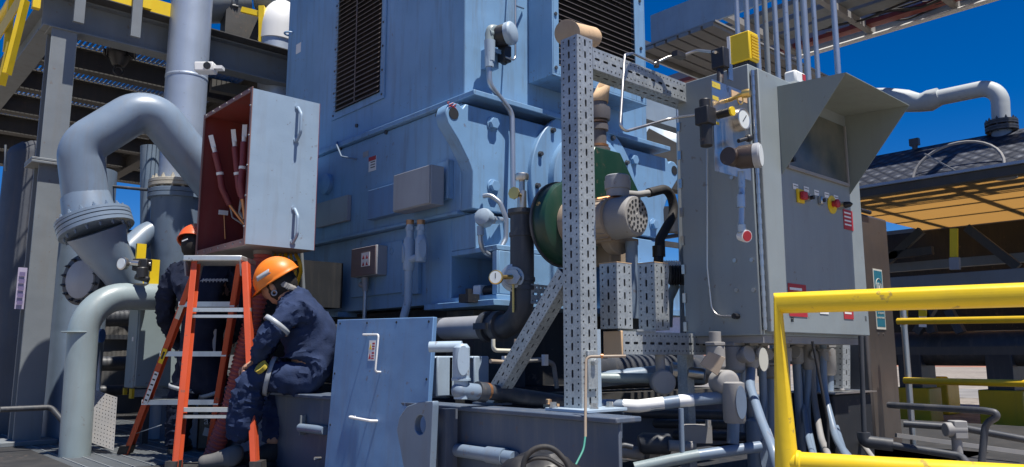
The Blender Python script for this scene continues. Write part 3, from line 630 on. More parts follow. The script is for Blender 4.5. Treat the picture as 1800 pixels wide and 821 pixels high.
# bearing end cover
cc = V((.93, -.10, 2.76))
q = MB(); q.lathe(cc, V((0, -1, 0)), [(0, .50), (.03, .50), (.035, .495), (.035, .2)], 72); q.build('end_cover', 'motor', mo)
q = MB(); q.lathe(cc + V((0, -.036, 0)), V((0, -1, 0)), [(0, .36), (.05, .36), (.055, .35), (.06, .1)], 64); q.build('bearing_cap', 'motor', mo)
for k in range(14):
    a = 2 * PI * k / 14 + .1; q = hexbolt(MB(), cc + V((math.cos(a) * .455, -.035, math.sin(a) * .455)), (0, -1, 0), .014, .022); q.build('cover_bolt', 'pipedark', mo)
# ledge between frame and upper housing
q = MB(); q.box((-.03, -.15, 3.168), (.86, 2.38, 3.20)); q.box((.865, -.15, 3.163), (1.80, 2.38, 3.195)); q.build('ledge', 'motor', mo, bevel=.004)
q = MB(); q.box((0, -.02, 3.202), (1.70, 2.325, 5.2)); q.build('upper_housing', 'motor', mo, bevel=.006)
q = MB(); q.box((1.72, .1, 3.202), (1.80, .6, 5.2)); q.build('side_duct', 'lightblue', mo, bevel=.004)
# side louvre
ya, yb, za, zb = .876, 1.475, 3.45, 5.1
q = MB(); q.box((-.012, ya - .05, za - .05), (-.002, yb + .05, za)); q.box((-.012, ya - .05, za + .0005), (-.002, ya, zb)); q.box((-.012, yb, za + .0005), (-.002, yb + .05, zb)); q.build('side_louvre_frame', 'motor', mo)
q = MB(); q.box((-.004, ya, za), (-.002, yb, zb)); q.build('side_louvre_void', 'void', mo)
q = MB(); n = 48
for i in range(n):
    z = za + .012 + i * (zb - za) / n; q.add([(-.030, ya + .002, z - .012), (-.030, yb - .002, z - .012), (-.004, yb - .002, z + .012), (-.004, ya + .002, z + .012), (-.031, ya + .002, z - .009), (-.031, yb - .002, z - .009), (-.004, yb - .002, z + .016), (-.004, ya + .002, z + .016)],
                                             [(0, 1, 2, 3), (7, 6, 5, 4), (0, 4, 5, 1), (0, 3, 7, 4), (1, 5, 6, 2)])
q.build('side_louvre_slats', 'slat', mo, smooth=False)
q = MB(); q.box((-.034, (ya + yb) / 2 - .006, za), (-.0305, (ya + yb) / 2 + .002, zb)); q.build('louvre_mullion', 'slat', mo)
for i in range(7):
    for y in (ya - .03, yb + .03):
        pass
q = MB()
for i in range(9):
    for y in (ya - .025, yb + .025): q.cyl((-.012, y, za - .02 + i * .17), (-.017, y, za - .02 + i * .17), .008, seg=8)
q.build('frame_screws', 'pipedark', mo)
# front louvre box
X0, X1, YB, ZB = .516, 1.42, -.235, 3.40
q = MB(); q.box((X0, YB, ZB), (X0 + .012, -.021, 5.2)); q.box((X1, YB, ZB), (X1 + .012, -.021, 5.2)); q.box((X0 + .0125, YB, ZB), (X1 - .0005, -.021, ZB + .012))
q.box((X0 + .0125, YB, ZB + .0125), (X0 + .06, YB + .01, 5.2)); q.box((X1 - .10, YB, ZB + .0125), (X1 - .0005, YB + .01, 5.2)); q.box((X0 + .0605, YB, ZB + .0125), (X1 - .1005, YB + .01, ZB + .07)); q.build('intake_box', 'motor', mo, bevel=.002)
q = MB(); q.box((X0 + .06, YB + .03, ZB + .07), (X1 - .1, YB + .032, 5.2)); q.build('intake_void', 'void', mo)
q = MB()
for i in range(46):
    z = ZB + .085 + i * .037; a, b_x = X0 + .062, X1 - .102
    q.add([(a, YB + .001, z - .012), (b_x, YB + .001, z - .012), (b_x, YB + .028, z + .010), (a, YB + .028, z + .010), (a, YB, z - .009), (b_x, YB, z - .009), (b_x, YB + .028, z + .013), (a, YB + .028, z + .013)], [(0, 1, 2, 3), (7, 6, 5, 4), (0, 4, 5, 1), (0, 3, 7, 4), (1, 5, 6, 2)])
q.build('intake_slats', 'slat', mo, smooth=False)
q = MB()
for z in (3.45, 3.8, 4.15, 4.5):
    for x in (X0 + .03, X1 - .04): q.cyl((x, YB, z), (x, YB - .008, z), .012, seg=6)
q.build('intake_bolts', 'pipedark', mo)
# plates and boxes on the flank
y0, y1 = AX(790, 310, -.02).y, AX(655, 340, -.02).y
q = MB(); q.box((-.055, AX(756, 320, -.055).y, 2.58), (-.001, y1, 2.775)); q.build('cover_plate', 'motor2', mo, bevel=.003)
jb0, jb1 = AX(757, 350, -.15).y, AX(692, 350, -.15).y
q = MB(); q.box((-.15, jb0, 2.555), (-.056, jb1, 2.785)); q.build('flank_junction_box', 'greybox', mo, bevel=.004)
q = MB(); q.box((-.158, jb0 + .005, 2.56), (-.151, jb1 - .005, 2.78)); q.build('junction_box_lid', 'greybox', mo, bevel=.002)
q = MB(); ya2, yb2 = AX(790, 310, -.03).y, AX(768, 310, -.03).y; q.box((-.03, ya2, 2.60), (-.001, yb2, 2.83)); q.box((-.04, ya2, 2.60), (-.0305, ya2 + .02, 2.83)); q.build('bracket_plate', 'motor', mo, bevel=.002)
q = MB(); q.box((-.03, AX(610, 380, -.03).y, 2.62), (-.001, AX(556, 380, -.03).y, 2.80)); q.build('blank_plate', 'greybox', mo, bevel=.002)
q = MB(); q.lathe((-.001, AX(566, 325, -.05).y, 2.93), V((-1, 0, 0)), [(0, .075), (.03, .075), (.035, .068)], 28); q.build('round_cover', 'motor', mo)
# access door lower flank
yA, yB = AX(708, 470, .02).y, AX(620, 470, .02).y
q = MB(); q.box((.012, yA, 2.09), (.0295, yB, 2.42)); q.build('access_door', 'motor', mo, bevel=.003)
q = MB(); q.box((.0, AX(737, 480, .01).y, 2.07), (.0295, yA - .02, 2.40)); q.build('door_stop_channel', 'motor', mo, bevel=.003)
q = MB(); q.sweep([V((.01, yA + .12 + .02 * math.cos(a), 2.36 + .02 * math.sin(a))) for a in [k * PI / 6 for k in range(12)]], .004, 6, closed=True); q.build('door_ring', 'motor', mo)
yC, yD = AX(664, 455, -.06).y, AX(621, 455, -.06).y
q = MB(); q.box((-.07, yC, 2.21), (.011, yD, 2.40)); q.build('sensor_box', 'greybox', mo, bevel=.003)
q = MB(); q.box((-.077, yC + .003, 2.213), (-.0705, yD - .003, 2.397)); q.build('sensor_box_lid', paint('brown_lid', (.16, .12, .12), .4, dirt=.2), mo, bevel=.002)
q = MB(); yl_ = AX(642, 458, -.08).y; q.box((-.080, yl_ - .05, 2.27), (-.0775, yl_ + .05, 2.36)); q.build('hazard_label', 'white', mo)
q = MB(); 
for dy in (-.035, .008):
    for z in (2.275, 2.318): q.prism([(-.081, yl_ + dy, z), (-.081, yl_ + dy + .03, z), (-.081, yl_ + dy + .015, z + .026)], (.0008, 0, 0))
q.build('hazard_symbols', 'redlab', mo)
# upper warning label
p = AX(655, 288, 0); q = MB(); q.box((-.003, p.y - .045, p.z - .05), (-.0005, p.y + .045, p.z + .05)); q.build('warning_label', 'white', mo)
q = MB(); q.box((-.0042, p.y - .045, p.z + .022), (-.0032, p.y + .045, p.z + .05)); q.build('warning_header', 'redlab', mo)
q = MB()
for i in range(3): q.box((-.0042, p.y - .035, p.z + .008 - i * .018), (-.0032, p.y + .02, p.z + .014 - i * .018))
q.build('warning_text', 'ink', mo)
p = AX(525, 85, 0); q = MB(); q.box((-.003, p.y - .04, p.z - .04), (-.0005, p.y + .04, p.z + .04)); q.build('round_cornered_label', 'white', mo)
q = MB(); p2 = AX(511, 60, 0); q.sweep([p2 + V((-.05 * math.sin(a) - .001, .04 * math.cos(a), 0)) for a in [k * PI / 8 for k in range(9)]], .008, 8); q.build('lifting_eye', 'motor', mo)
q = MB(); p = AX(641, 272, 0); q.box((-.002, p.y - .05, p.z - .018), (-.0005, p.y + .02, p.z + .02)); q.build('stamped_plate', 'greybox', mo)
q = MB(); q.tube([AX(592, 250, -.001), AX(592, 255, -.05), AX(600, 275, -.07), AX(627, 280, -.001)], .006); q.build('earth_strap', 'pipe', mo)
q = MB()
for px_, py_ in ((628, 221), (680, 233), (600, 261), (770, 203)): q.cyl(AX(px_, py_, 0), AX(px_, py_, 0) - V((.012, 0, 0)), .014, seg=8)
q.build('blanking_plugs', 'pipedark', mo)
# twin conduits with fittings from junction box
t = thing('twin_flank_conduit', AX(722, 390, -.1), 'pair of pale conduits with oval inspection fittings dropping from the grey junction box', 'conduit')
xc = -.10
def vt(px, ya_, yb_, r, nm, mat='lightblue', x=xc):
    a_, b2 = AX(px, ya_, x), AX(px, yb_, x); b2.y = a_.y; q = MB(); q.cyl(a_, (a_.x, a_.y, b2.z), r, seg=18); return q.build(nm, mat, t)
for px in (721, 740):
    vt(px, 387, 395, .024, 'brass_bush', 'copper'); vt(px, 395, 420, .022, 'riser'); q = MB(); a_ = AX(px, 402, xc); q.lathe(a_, UP, [(-.012, .024), (-.011, .027), (.011, .027), (.012, .024)], 6); q.build('union', 'lightblue', t)
q = MB(); a_ = AX(719, 446, xc); q.sweep([a_ + UP * .10, a_ + UP * .08, a_ - UP * .08, a_ - UP * .1], [.022, .034, .034, .03], 20); q.build('left_fitting', 'lightblue', t)
q = MB(); a2 = AX(740, 438, xc); q.sweep([a2 + UP * .08, a2 + UP * .06, a2 - UP * .06, a2 - UP * .075], [.022, .034, .034, .03], 20); q.cyl(a_ - UP * .04, a2 - UP * .04, .022); q.build('right_fitting', 'lightblue', t)
for c_, dd in ((a_, V((-1, .5, 0))), (a2, V((-.4, -1, 0)))):
    dd.normalize(); q = MB(); sd = dd.cross(UP); q.prism([c_ + dd * .03 + sd * .022 * math.cos(a) + UP * (.055 * math.sin(a)) for a in [k * PI / 10 for k in range(20)]], dd * .01); q.build('cover_oval', 'lightblue', t)
q = MB(); e_ = AX(710, 556, xc - .02); q.sweep(fillet([a_ - UP * .09, (a_.x, a_.y, AX(716, 530, xc).z), e_, e_ - UP * .3], .08), .024, 20); q.build('down_pipe', 'lightblue', t)
t = thing('sensor_conduit', AX(640, 500, -.03), 'thin conduit with elbow fitting below the small brown lidded sensor box', 'conduit')
q = MB(); a_ = AX(642, 488, -.03); q.cyl(a_, AX(642, 512, -.03), .024, .018); q.tube([AX(634, 500, -.03), AX(642, 504, -.03)], .018); q.build('fitting', 'greybox', t); q = MB(); b2 = AX(642, 512, -.03); q.cyl(b2, b2 - UP * .45, .013); q.build('conduit_run', 'cond', t)

# front transmitter -------------------------------------------------
yy = -.14
t = thing('upper_transmitter', AY(885, 60, -.05), 'round faced transmitter on the upper motor housing with bent conduit below', 'instrument')
q = MB(); c_ = AY(884, 62, -.17); n_ = V((.35, -.9, .05)).normalized(); q.lathe(c_ + n_ * -.07, n_, [(0, .05), (.02, .062), (.09, .064), (.10, .06)], 28); q.build('housing', 'black', t)
q = MB(); q.lathe(c_ + n_ * .03, n_, [(0, .068), (.03, .07), (.04, .062), (.045, .055)], 28); q.build('round_cap', 'lightblue', t)
q = MB(); q.cyl(AY(870, 62, yy), AY(858, 60, yy), .03); q.tube([AY(872, 52, yy), AY(862, 50, yy), AY(860, 75, yy)], .027); q.build('elbow', 'pipelight', t)
q = MB(); q.obox(AY(887, 96, yy), V((.03, 0, 0)), V((0, .03, 0)), UP * .05); q.cyl(AY(893, 86, yy), AY(885, 112, yy), .02); q.build('manifold', 'black', t, bevel=.006)
q = MB(); q.obox(AY(880, 92, yy) , V((.08, 0, 0)), V((0, .005, 0)), UP * .012);  q.obox(AY(861, 105, -.06), V((.035, 0, 0)), V((0, .04, 0)), UP * .06); q.build('mount_bracket', 'motor', t)
q = MB(); q.cyl(AY(861, 72, yy), AY(861, 108, yy), .034, .028); q.cyl(AY(860, 108, yy), AY(860, 118, yy), .018); q.build('fitting', 'lightblue', t)
q = MB(); q.sweep(fillet([AY(860, 90, yy), AY(860, 148, yy), AY(900, 198, yy), AY(902, 330, yy - .03)], .08), .016, 16); q.build('bent_conduit', 'cond', t)
q = MB(); q.cyl(AY(860, 100, yy), AY(860, 118, yy), .026, seg=8); q.build('coupling', 'lightblue', t)
q = MB(); q.tube([AY(906, 0, -.1) + UP * .3, AY(906, 100, -.16), AY(903, 106, -.17), AY(888, 100, -.17)], .006, .03); q.tube([AY(920, 15, -.03), AY(906, 10, -.12)], .006); q.build('impulse_tube', 'stainless', t)
# lower loop conduit transmitter
t = thing('lower_transmitter', AX(845, 386, -.03), 'white capped sensor head with a looping conduit at the motor corner', 'instrument')
q = MB(); c_ = AY(845, 385, -.23); q.lathe(c_ + V((.05, 0, 0)), V((-.9, -.45, .1)), [(0, .03), (.02, .05), (.06, .052), (.08, .045), (.09, .02)], 12); q.build('sensor_head', 'lightblue', t)
q = MB(); q.cyl(c_ - UP * .04, c_ - UP * .09, .02); q.build('gland', 'lightblue', t)
q = MB(); q.cyl(AY(855, 386, -.2), AY(884, 388, -.12), .016); q.cyl(AY(866, 387, -.18), AY(874, 387, -.15), .024, seg=6); q.build('nipple', 'cond', t)
q = MB(); pts = [AY(x_, y_, yy_) for x_, y_, yy_ in ((850, 345, -.12), (862, 343, -.16), (879, 356, -.2), (890, 385, -.22), (889, 420, -.22), (876, 445, -.22), (862, 450, -.22), (849, 441, -.22), (845, 425, -.22), (844, 405, -.22))]; q.sweep(fillet(pts, .06, 4), .014, 14); q.build('loop_conduit', 'cond', t)

# ================================================================== TERMINAL BOX (cover removed)
TX0, TX1, TY0, TY1, TZ0, TZ1 = -.90, -.465, .845, 1.585, 2.335, 3.262
t = thing('terminal_box', (TX1, TY1, TZ0), 'open terminal box with dark red interior, pale blue door side and two white handles', 'box')
k = .004
q = MB(); q.box((TX0, TY0, TZ0), (TX1, TY0 + k, TZ1)); q.build('lit_side_wall', 'box', t)
q = MB(); q.box((TX0, TY0 + k, TZ1 - k), (TX1, TY1, TZ1)); q.build('top_wall', 'red', t)
q = MB(); q.box((TX0, TY0 + k, TZ0), (TX1, TY1, TZ0 + k)); q.build('bottom_wall', 'dusty', t)
q = MB(); q.box((TX0, TY1, TZ0), (TX1, TY1 + k, TZ1)); q.build('far_wall', 'red', t)
q = MB(); q.box((TX1, TY0, TZ0), (TX1 + k, TY1 + k, TZ1)); q.build('back_wall', 'red', t)
q = MB(); q.box((TX0 + .001, TY0 + k + .001, TZ0 + k + .001), (TX1 - .001, TY0 + k + .003, TZ1 - k - .001)); q.build('inner_lining', 'red', t)
q = MB(); fx = TX0 - .006; rim = .035
q.box((fx, TY0 - .008, TZ0 - .008), (TX0 - .0005, TY0 + .012, TZ1 + .008)); q.box((fx, TY1 - .012, TZ0 - .008), (TX0 - .0005, TY1 + .01, TZ1 + .008))
q.box((fx, TY0 + .0125, TZ1 - .02), (TX0 - .0005, TY1 - .0125, TZ1 + .008)); q.box((fx, TY0 + .0125, TZ0 - .008), (TX0 - .0005, TY1 - .0125, TZ0 + .03)); q.build('rim', paint('rust_rim', (.20, .11, .10), .5, dirt=.5, dirtcol=(.35, .12, .08)), t)
q = MB()
for i in range(7):
    yv = TY0 + .04 + i * (TY1 - TY0 - .08) / 6
    q.cyl((fx, yv, TZ1 - .004), (fx - .004, yv, TZ1 - .004), .006, seg=8); q.cyl((fx, yv, TZ0 + .012), (fx - .004, yv, TZ0 + .012), .006, seg=8)
for i in range(5):
    q.cyl((fx, TY0 + .002, TZ0 + .1 + i * .18), (fx - .006, TY0 + .002, TZ0 + .1 + i * .18), .006, seg=8)
q.build('rim_studs', 'stainless', t)
for (px, py) in ((523, 190), (517, 368)):
    a_ = AY(px, py, TY0); b2 = AY(px - 1, py + 58, TY0); b2.x = a_.x; o_ = V((0, -.055, 0))
    h_ = MB(); h_.sweep(fillet([a_ , a_ + V((0, -.01, 0)), a_ + o_ - UP * .05, b2 + o_ + UP * .04, b2 + V((0, -.01, 0)), b2], .04), .0095, 12); h = h_.build('handle', 'box', t)
    h_ = MB(); h_.cyl(a_ + UP * .006, a_ + UP * .006 - V((0, .008, 0)), .018, seg=10); h_.cyl(b2 + UP * .004, b2 + UP * .004 - V((0, .008, 0)), .018, seg=10); h_.build('handle_foot', 'box', h)
q = MB(); q.prism([(TX1 + .005, 1.15, 2.55), (TX1 + .005, 1.57, 2.55), (-.001, 2.28, 2.55), (-.001, 1.9, 2.55)], (0, 0, .5)); q.build('throat', 'motor', t)
q = MB(); q.box((TX1 - .03, 1.05, TZ0 + .05), (TX1 - .004, 1.5, TZ0 + .09)); q.build('earth_bar', 'copper', t)
# cables rising inside
def cable(pts, nm, lab):
    c_ = thing(nm, pts[-1], lab, 'cable', None)
    MB().sweep(fillet(pts[:-1], .1), [.0] * 0 or .021, 16).build('sleeve', 'cable', c_)
    d_ = (pts[0] - pts[1]).normalized()
    q = MB(); q.cyl(pts[0], pts[0] + d_ * .035, .014); s_ = MB()
    q.bar(pts[0] + d_ * .03, pts[0] + d_ * .115, .030, .006, FW); q.build('lug', 'white', c_)
    q = MB(); m_ = pts[1].lerp(pts[2], .1); dd = (pts[2] - pts[1]).normalized(); q.cyl(m_, m_ + dd * .018, .0235); q.build('white_band', 'white', c_)
    q = MB(); q.sweep(fillet([pts[-2], pts[-1]], .05), .013, 12); q.build('stranded_tail', 'copper', c_)
    for kk in (-1, 1):
        q = MB(); q.tube([pts[-2], pts[-2].lerp(pts[-1], .5) + RT * .03 * kk - UP * .02, pts[-1] + RT * .012 * kk], .006); q.build('tail_wire', 'dusty' if kk < 0 else 'copper', c_)
cable([AY(378, 268, 1.5), AY(386, 300, 1.5), AY(390, 330, 1.5), AY(404, 360, 1.5), AY(430, 394, 1.45)], 'power_cable', 'leftmost maroon cable with metal lug inside the open terminal box')
cable([AY(413, 258, 1.42), AY(417, 300, 1.42), AY(420, 330, 1.42), AY(424, 345, 1.42), AY(434, 385, 1.4)], 'power_cable', 'middle maroon cable half hidden behind the right one in the terminal box')
cable([AY(429, 250, 1.25), AY(427, 290, 1.25), AY(424, 320, 1.25), AY(427, 350, 1.25), AY(431, 385, 1.25)], 'power_cable', 'rightmost maroon cable nearest the pale blue box wall')
q = MB(); a_ = AY(392, 374, 1.56); q.box(a_ + V((-.03, -.01, -.015)), a_ + V((.03, .0, .015))); q.build('terminal_tag', 'white', t)
q = MB(); q.tube([AY(394, 378, 1.56), AY(395, 400, 1.56), AY(396, 420, 1.56)], .005); q.build('ground_wire', 'copper', t)
# yellow and grey gear hanging under the terminal box
t = thing('hose_gland', D(462, 470, 4.75), 'grey threaded gland hanging under the terminal box above the red hose', 'gland')
q = MB(); gp = D(462, 438, 4.75); q.lathe(gp + UP * .06, -UP, [(0, .07), (.05, .07), (.06, .055), (.09, .055), (.1, .045), (.15, .045)]); q.build('gland_body', 'dusty', t)
t = thing('harness_strap', D(510, 460, 4.8), 'bunched yellow harness straps hanging behind the seated worker helmet', 'harness')
for i in range(5):
    q = MB(); x_ = 484 + i * 9; q.sweep(fillet([D(x_, 448, 4.85), D(x_ - 8 + 4 * i, 462 + 3 * (i % 2), 4.75), D(x_ + 9, 478, 4.8), D(x_ + 14 - 3 * i, 500, 4.85)], .05), .010 + .002 * (i % 3), 8); q.build('strap', 'glove' if i % 2 else 'yellowdk', t)
q = MB(); q.tube([D(530, 445, 4.9), D(534, 520, 4.9)], .012); q.build('clip_rod', 'steel', t)
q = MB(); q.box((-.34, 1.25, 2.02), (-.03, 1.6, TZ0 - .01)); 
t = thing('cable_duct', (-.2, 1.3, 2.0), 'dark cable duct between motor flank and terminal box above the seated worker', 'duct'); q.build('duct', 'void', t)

# corrugated hose
t = thing('corrugated_hose', D(380, 800, 4.9), 'pinkish red corrugated hose hanging from the terminal box down to the deck', 'hose')
pts = fillet([D(462, 448, 4.75), D(456, 520, 4.75), D(428, 620, 4.8), D(405, 720, 4.85), D(372, 806, 4.9)], .5, 10)
# resample for ribs
L_ = [0]
for i in range(1, len(pts)): L_.append(L_[-1] + (pts[i] - pts[i - 1]).length)
NR = 260; P = []; 
for i in range(NR + 1):
    s_ = L_[-1] * i / NR; j = max(k_ for k_ in range(len(L_)) if L_[k_] <= s_ + 1e-9); j = min(j, len(pts) - 2)
    P.append(pts[j].lerp(pts[j + 1], (s_ - L_[j]) / max(L_[j + 1] - L_[j], 1e-6)))
q = MB(); q.sweep(P, [.052 + .0045 * math.sin(i * 2 * PI / 5.2) for i in range(NR + 1)], 20); q.build('corrugated_tube', 'hose', t)

# ================================================================== LEANING COVER PANEL
tl, tr_ = AX(593, 562, -.73), AX(762, 557, -.70)
A_ = tl; B_ = tr_; ex = (B_ - A_).normalized(); 
dn = (V((-.06, .0, -1))).normalized(); nn = ex.cross(dn).normalized()
if nn.x > 0: nn = -nn
Wp = (B_ - A_).length; Hp = .78
t = thing('cover_panel', A_ + dn * Hp, 'loose blue cover panel leaning on the skid beam, with handle whitened for its highlight and warning label', 'panel')
q = MB(); q.prism([A_, B_, B_ + dn * Hp, A_ + dn * Hp], nn * -.022); q.build('sheet', 'motor2', t, bevel=.003)
q = MB()
for i in range(4):
    for v_ in (.02, Hp - .02): q.cyl(A_ + ex * (.03 + i * (Wp - .06) / 3) + dn * v_ , A_ + ex * (.03 + i * (Wp - .06) / 3) + dn * v_ + nn * .0015, .006, seg=10)
for i in range(1, 3):
    for u_ in (.02, Wp - .02): q.cyl(A_ + ex * u_ + dn * (.02 + i * (Hp - .04) / 3), A_ + ex * u_ + dn * (.02 + i * (Hp - .04) / 3) + nn * .0015, .006, seg=10)
q.build('fixing_holes', 'void', t)
def onp(px, py):   # photo point on the panel face
    r = ray(px, py); tt = (A_ - EYE).dot(nn) / r.dot(nn); return EYE + r * tt
q = MB(); q.sweep(fillet([onp(646, 589), onp(646, 589) + nn * .03, onp(675, 589) + nn * .03, onp(669, 654) + nn * .03, onp(669, 654)], .012), .0045, 10); q.build('handle', 'white', t)  # white colour stands in for the light this handle catches
q = MB(); q.sweep(fillet([onp(624, 733), onp(624, 733) + nn * .035, onp(663, 740) + nn * .035, onp(663, 740)], .014), .006, 10); q.build('handle', 'white', t)
lo = onp(647, 634); q = MB(); plate(q, lo + nn * .0005, ex, -dn, .052, .095, .001 if False else .001); q.build('warning_label', 'white', t)
for j, (du_, dv_) in enumerate(((.004, .052), (.028, .052), (.004, .008), (.028, .008))):
    q = MB(); b0 = lo + ex * du_ - dn * dv_ + nn * .002
    if j % 2 == 0: q.prism([b0, b0 + ex * .02, b0 + ex * .01 - dn * .028], nn * .0006); q.build('warning_triangle', 'yellow' if j == 0 else 'redlab', t)
    else: q.prism([b0, b0 + ex * .02, b0 + ex * .02 - dn * .006, b0 - dn * .006], nn * .0006); q.prism([b0 - dn * .012, b0 + ex * .02 - dn * .012, b0 + ex * .02 - dn * .018, b0 - dn * .018], nn * .0006); q.prism([b0 - dn * .024, b0 + ex * .02 - dn * .024, b0 + ex * .02 - dn * .032, b0 - dn * .032], nn * .0006); q.build('warning_text', 'redlab', t)
q = MB(); b0 = onp(566, 806); q.cyl(b0 + nn * .001 - ex * .01, b0 + nn * .035 - ex * .01, .008); q.build('screw_stud', 'stainless', t)

# ================================================================== STEPLADDER
t = thing('stepladder', D(345, 455, 4.5), 'orange fibreglass stepladder with aluminium rungs standing between the two workers', 'ladder')
def zd(px, d): return AZ(px, 0, DK) 
def foot(px, d):
    r = ray(px, 600); r = r.copy(); p = EYE + (RT * ((px - 900) / 1392.0) + FW) * d; p.z = DK; return p
T1, T2 = D(340, 462, 4.42), D(437, 462, 4.42)      # near pair top
T3, T4 = D(346, 462, 4.58), D(428, 462, 4.58)      # far pair top
B1, B2 = foot(318, 4.2), foot(464, 4.2)
B3, B4 = foot(232, 5.0), foot(382, 5.0)
def channel(a, b, w, dpt, nm, side, mat='orange'):
    a, b = V(a), V(b); d = (b - a).normalized(); x = (RT * side - d * (RT * side).dot(d)).normalized(); y = d.cross(x)
    if y.dot(FW) > 0: y = -y
    q = MB(); q.obox((a + b) / 2, x * .002, y * (dpt / 2), (b - a) / 2); 
    q.obox((a + b) / 2 + x * (w / 2) + y * (dpt / 2 - .002), x * (w / 2 - .0022), y * .002, (b - a) / 2); q.obox((a + b) / 2 + x * (w / 2) - y * (dpt / 2 - .002), x * (w / 2 - .0022), y * .002, (b - a) / 2)
    return q.build(nm, mat, t, bevel=.0012)
c1 = channel(T1, B1, .034, .055, 'near_rail', 1); c2 = channel(T2, B2, .034, .055, 'near_rail', -1)
c3 = channel(T3, B3, .032, .075, 'far_rail', 1); c4 = channel(T4, B4, .032, .075, 'far_rail', -1)
q = MB(); cx_ = (T1 + T2 + T3 + T4) / 4; q.obox(cx_ + UP * .012, RT * .165, FW * .13, UP * .016); q.build('top_cap', 'laddalu', t, bevel=.006)
q = MB(); q.obox(cx_ + UP * .030, RT * .07, FW * .10, UP * .0015); q.build('cap_label', 'white', t)
for s_, T_, in ((-1, T1), (1, T2)):
    q = MB(); ce = cx_ + RT * (.152 * s_) - UP * .035; q.prism([ce + FW * -.13 + UP * .03, ce + FW * .13 + UP * .03, ce + FW * .10 - UP * .05, ce - FW * .10 - UP * .05], RT * .008 * s_); q.build('cap_bracket', 'greybox', t)
def at_z(a, b, z): return a.lerp(b, (z - a.z) / (b.z - a.z))
rz = D(390, 552, 4.38).z
for z in (rz, rz - .535):
    a_, b2 = at_z(T1, B1, z), at_z(T2, B2, z); q = MB(); q.bar(a_ + UP * .022, b2 + UP * .022, .035, .022); q.build('brace', 'laddalu', t); q = MB(); q.bar(a_ - UP * .014, b2 - UP * .014, .035, .016); q.build('brace', 'laddalu', t)
rz = D(375, 536, 4.7).z
for i in range(4):
    z = rz - i * .29; a_, b2 = at_z(T3, B3, z), at_z(T4, B4, z)
    if z > DK + .05: q = MB(); q.bar(a_, b2, .075, .03); q.build('step', 'laddalu', t)
a_ = at_z(T3, B3, DK + .12); b2 = at_z(T3, B3, DK + .30) ; q = MB(); q.bar(a_, a_.lerp(B4, .35) + UP * .1, .02, .004); q.build('diagonal_brace', 'laddalu', t)
for (T_, B_2) in ((T1, B1), (T2, B2), (T3, B3), (T4, B4)):
    q = MB(); d_ = (T_ - B_2).normalized(); q.obox(B_2 + d_ * .03 + UP * .003, RT * .03, FW * .045, d_ * .03); q.build('foot_shoe', 'rubber', t)
dd = (B3 - T3).normalized(); xx = (RT - dd * RT.dot(dd)).normalized(); yy_ = dd.cross(xx); yy_ = -yy_ if yy_.dot(FW) > 0 else yy_
def rlabel(f, l, wd, nm, mat, off=.0022, sh=0):
    o_ = T3 + dd * f; o_ = o_ + yy_ * (.0375 + off) + xx * (.004 + sh); q = MB(); q.prism([o_, o_ + xx * wd, o_ + xx * wd + dd * l, o_ + dd * l], yy_ * .0006); return q.build(nm, mat, t)
L3 = (B3 - T3).length
rlabel(L3 * .20, .09, .026, 'white_sticker', 'paper'); rlabel(L3 * .42, .10, .026, 'yellow_sticker', 'yellow'); rlabel(L3 * .54, .22, .026, 'safety_sticker', 'white')
for i in range(11): rlabel(L3 * .54 + .012 + i * .018, .010, .016, 'sticker_text', 'ink', .003, .004) if i % 2 == 0 else None
rlabel(L3 * .42 + .02, .05, .012, 'sticker_symbol', 'ink', .003, .006)

# ================================================================== SEATED WORKER
DS = 4.42
def body_frame(px, py, d): return D(px, py, d)
t = thing('person', D(555, 690, DS), 'worker in navy coverall and orange helmet seated on the skid, bent forward', 'person', None)
near, far = -.16, .16   # depth offsets: left side of body toward camera
hipC = D(556, 668, DS); 
sp = [(D(552, 660, DS), (.175, .16)), (D(554, 625, DS), (.175, .16)), (D(546, 585, DS), (.19, .17)), (D(532, 550, DS), (.175, .16)), (D(514, 526, DS), (.105, .10)), (D(502, 512, DS), (.062, .062))]
arm_n = [(D(518, 548, DS - .17), .078), (D(490, 568, DS - .22), .072), (D(466, 596, DS - .25), .066), (D(455, 622, DS - .20), .052), (D(449, 637, DS - .15), .040)]
arm_f = [(D(512, 545, DS + .17), .075), (D(490, 575, DS + .20), .068), (D(474, 604, DS + .2), .06), (D(456, 628, DS + .1), .05), (D(447, 638, DS + .03), .040)]
leg_n = [(D(536, 668, DS - .10), .105), (D(490, 662, DS - .13), .10), (D(448, 660, DS - .15), .098), (D(436, 694, DS - .15), .098), (D(428, 735, DS - .14), .098), (D(418, 780, DS - .13), .094)]
leg_f = [(D(536, 666, DS + .10), .105), (D(505, 664, DS + .14), .10), (D(476, 662, DS + .16), .085), (D(482, 700, DS + .15), .078), (D(486, 745, DS + .10), .072), (D(478, 786, DS + .06), .066)]
def figure(sp, limbs, shrink=1.0, ends=None, sub=2):
    vs = []; es = []
    def addc(ch, at=None):
        pr = at
        for p, r in ch:
            r = tuple(x * shrink for x in r) if isinstance(r, tuple) else r * shrink
            vs.append((p, r)); 
            if pr is not None: es.append((pr, len(vs) - 1))
            pr = len(vs) - 1
        return pr
    addc(sp); 
    for ch, at in limbs: addc(ch, at)
    return skin(vs, es, sub, 0)
cv = figure(sp, [(arm_n, 3), (arm_f, 3), (leg_n, 0), (leg_f, 0)], sub=3); cv = folds(cv, .034, 8, 3)
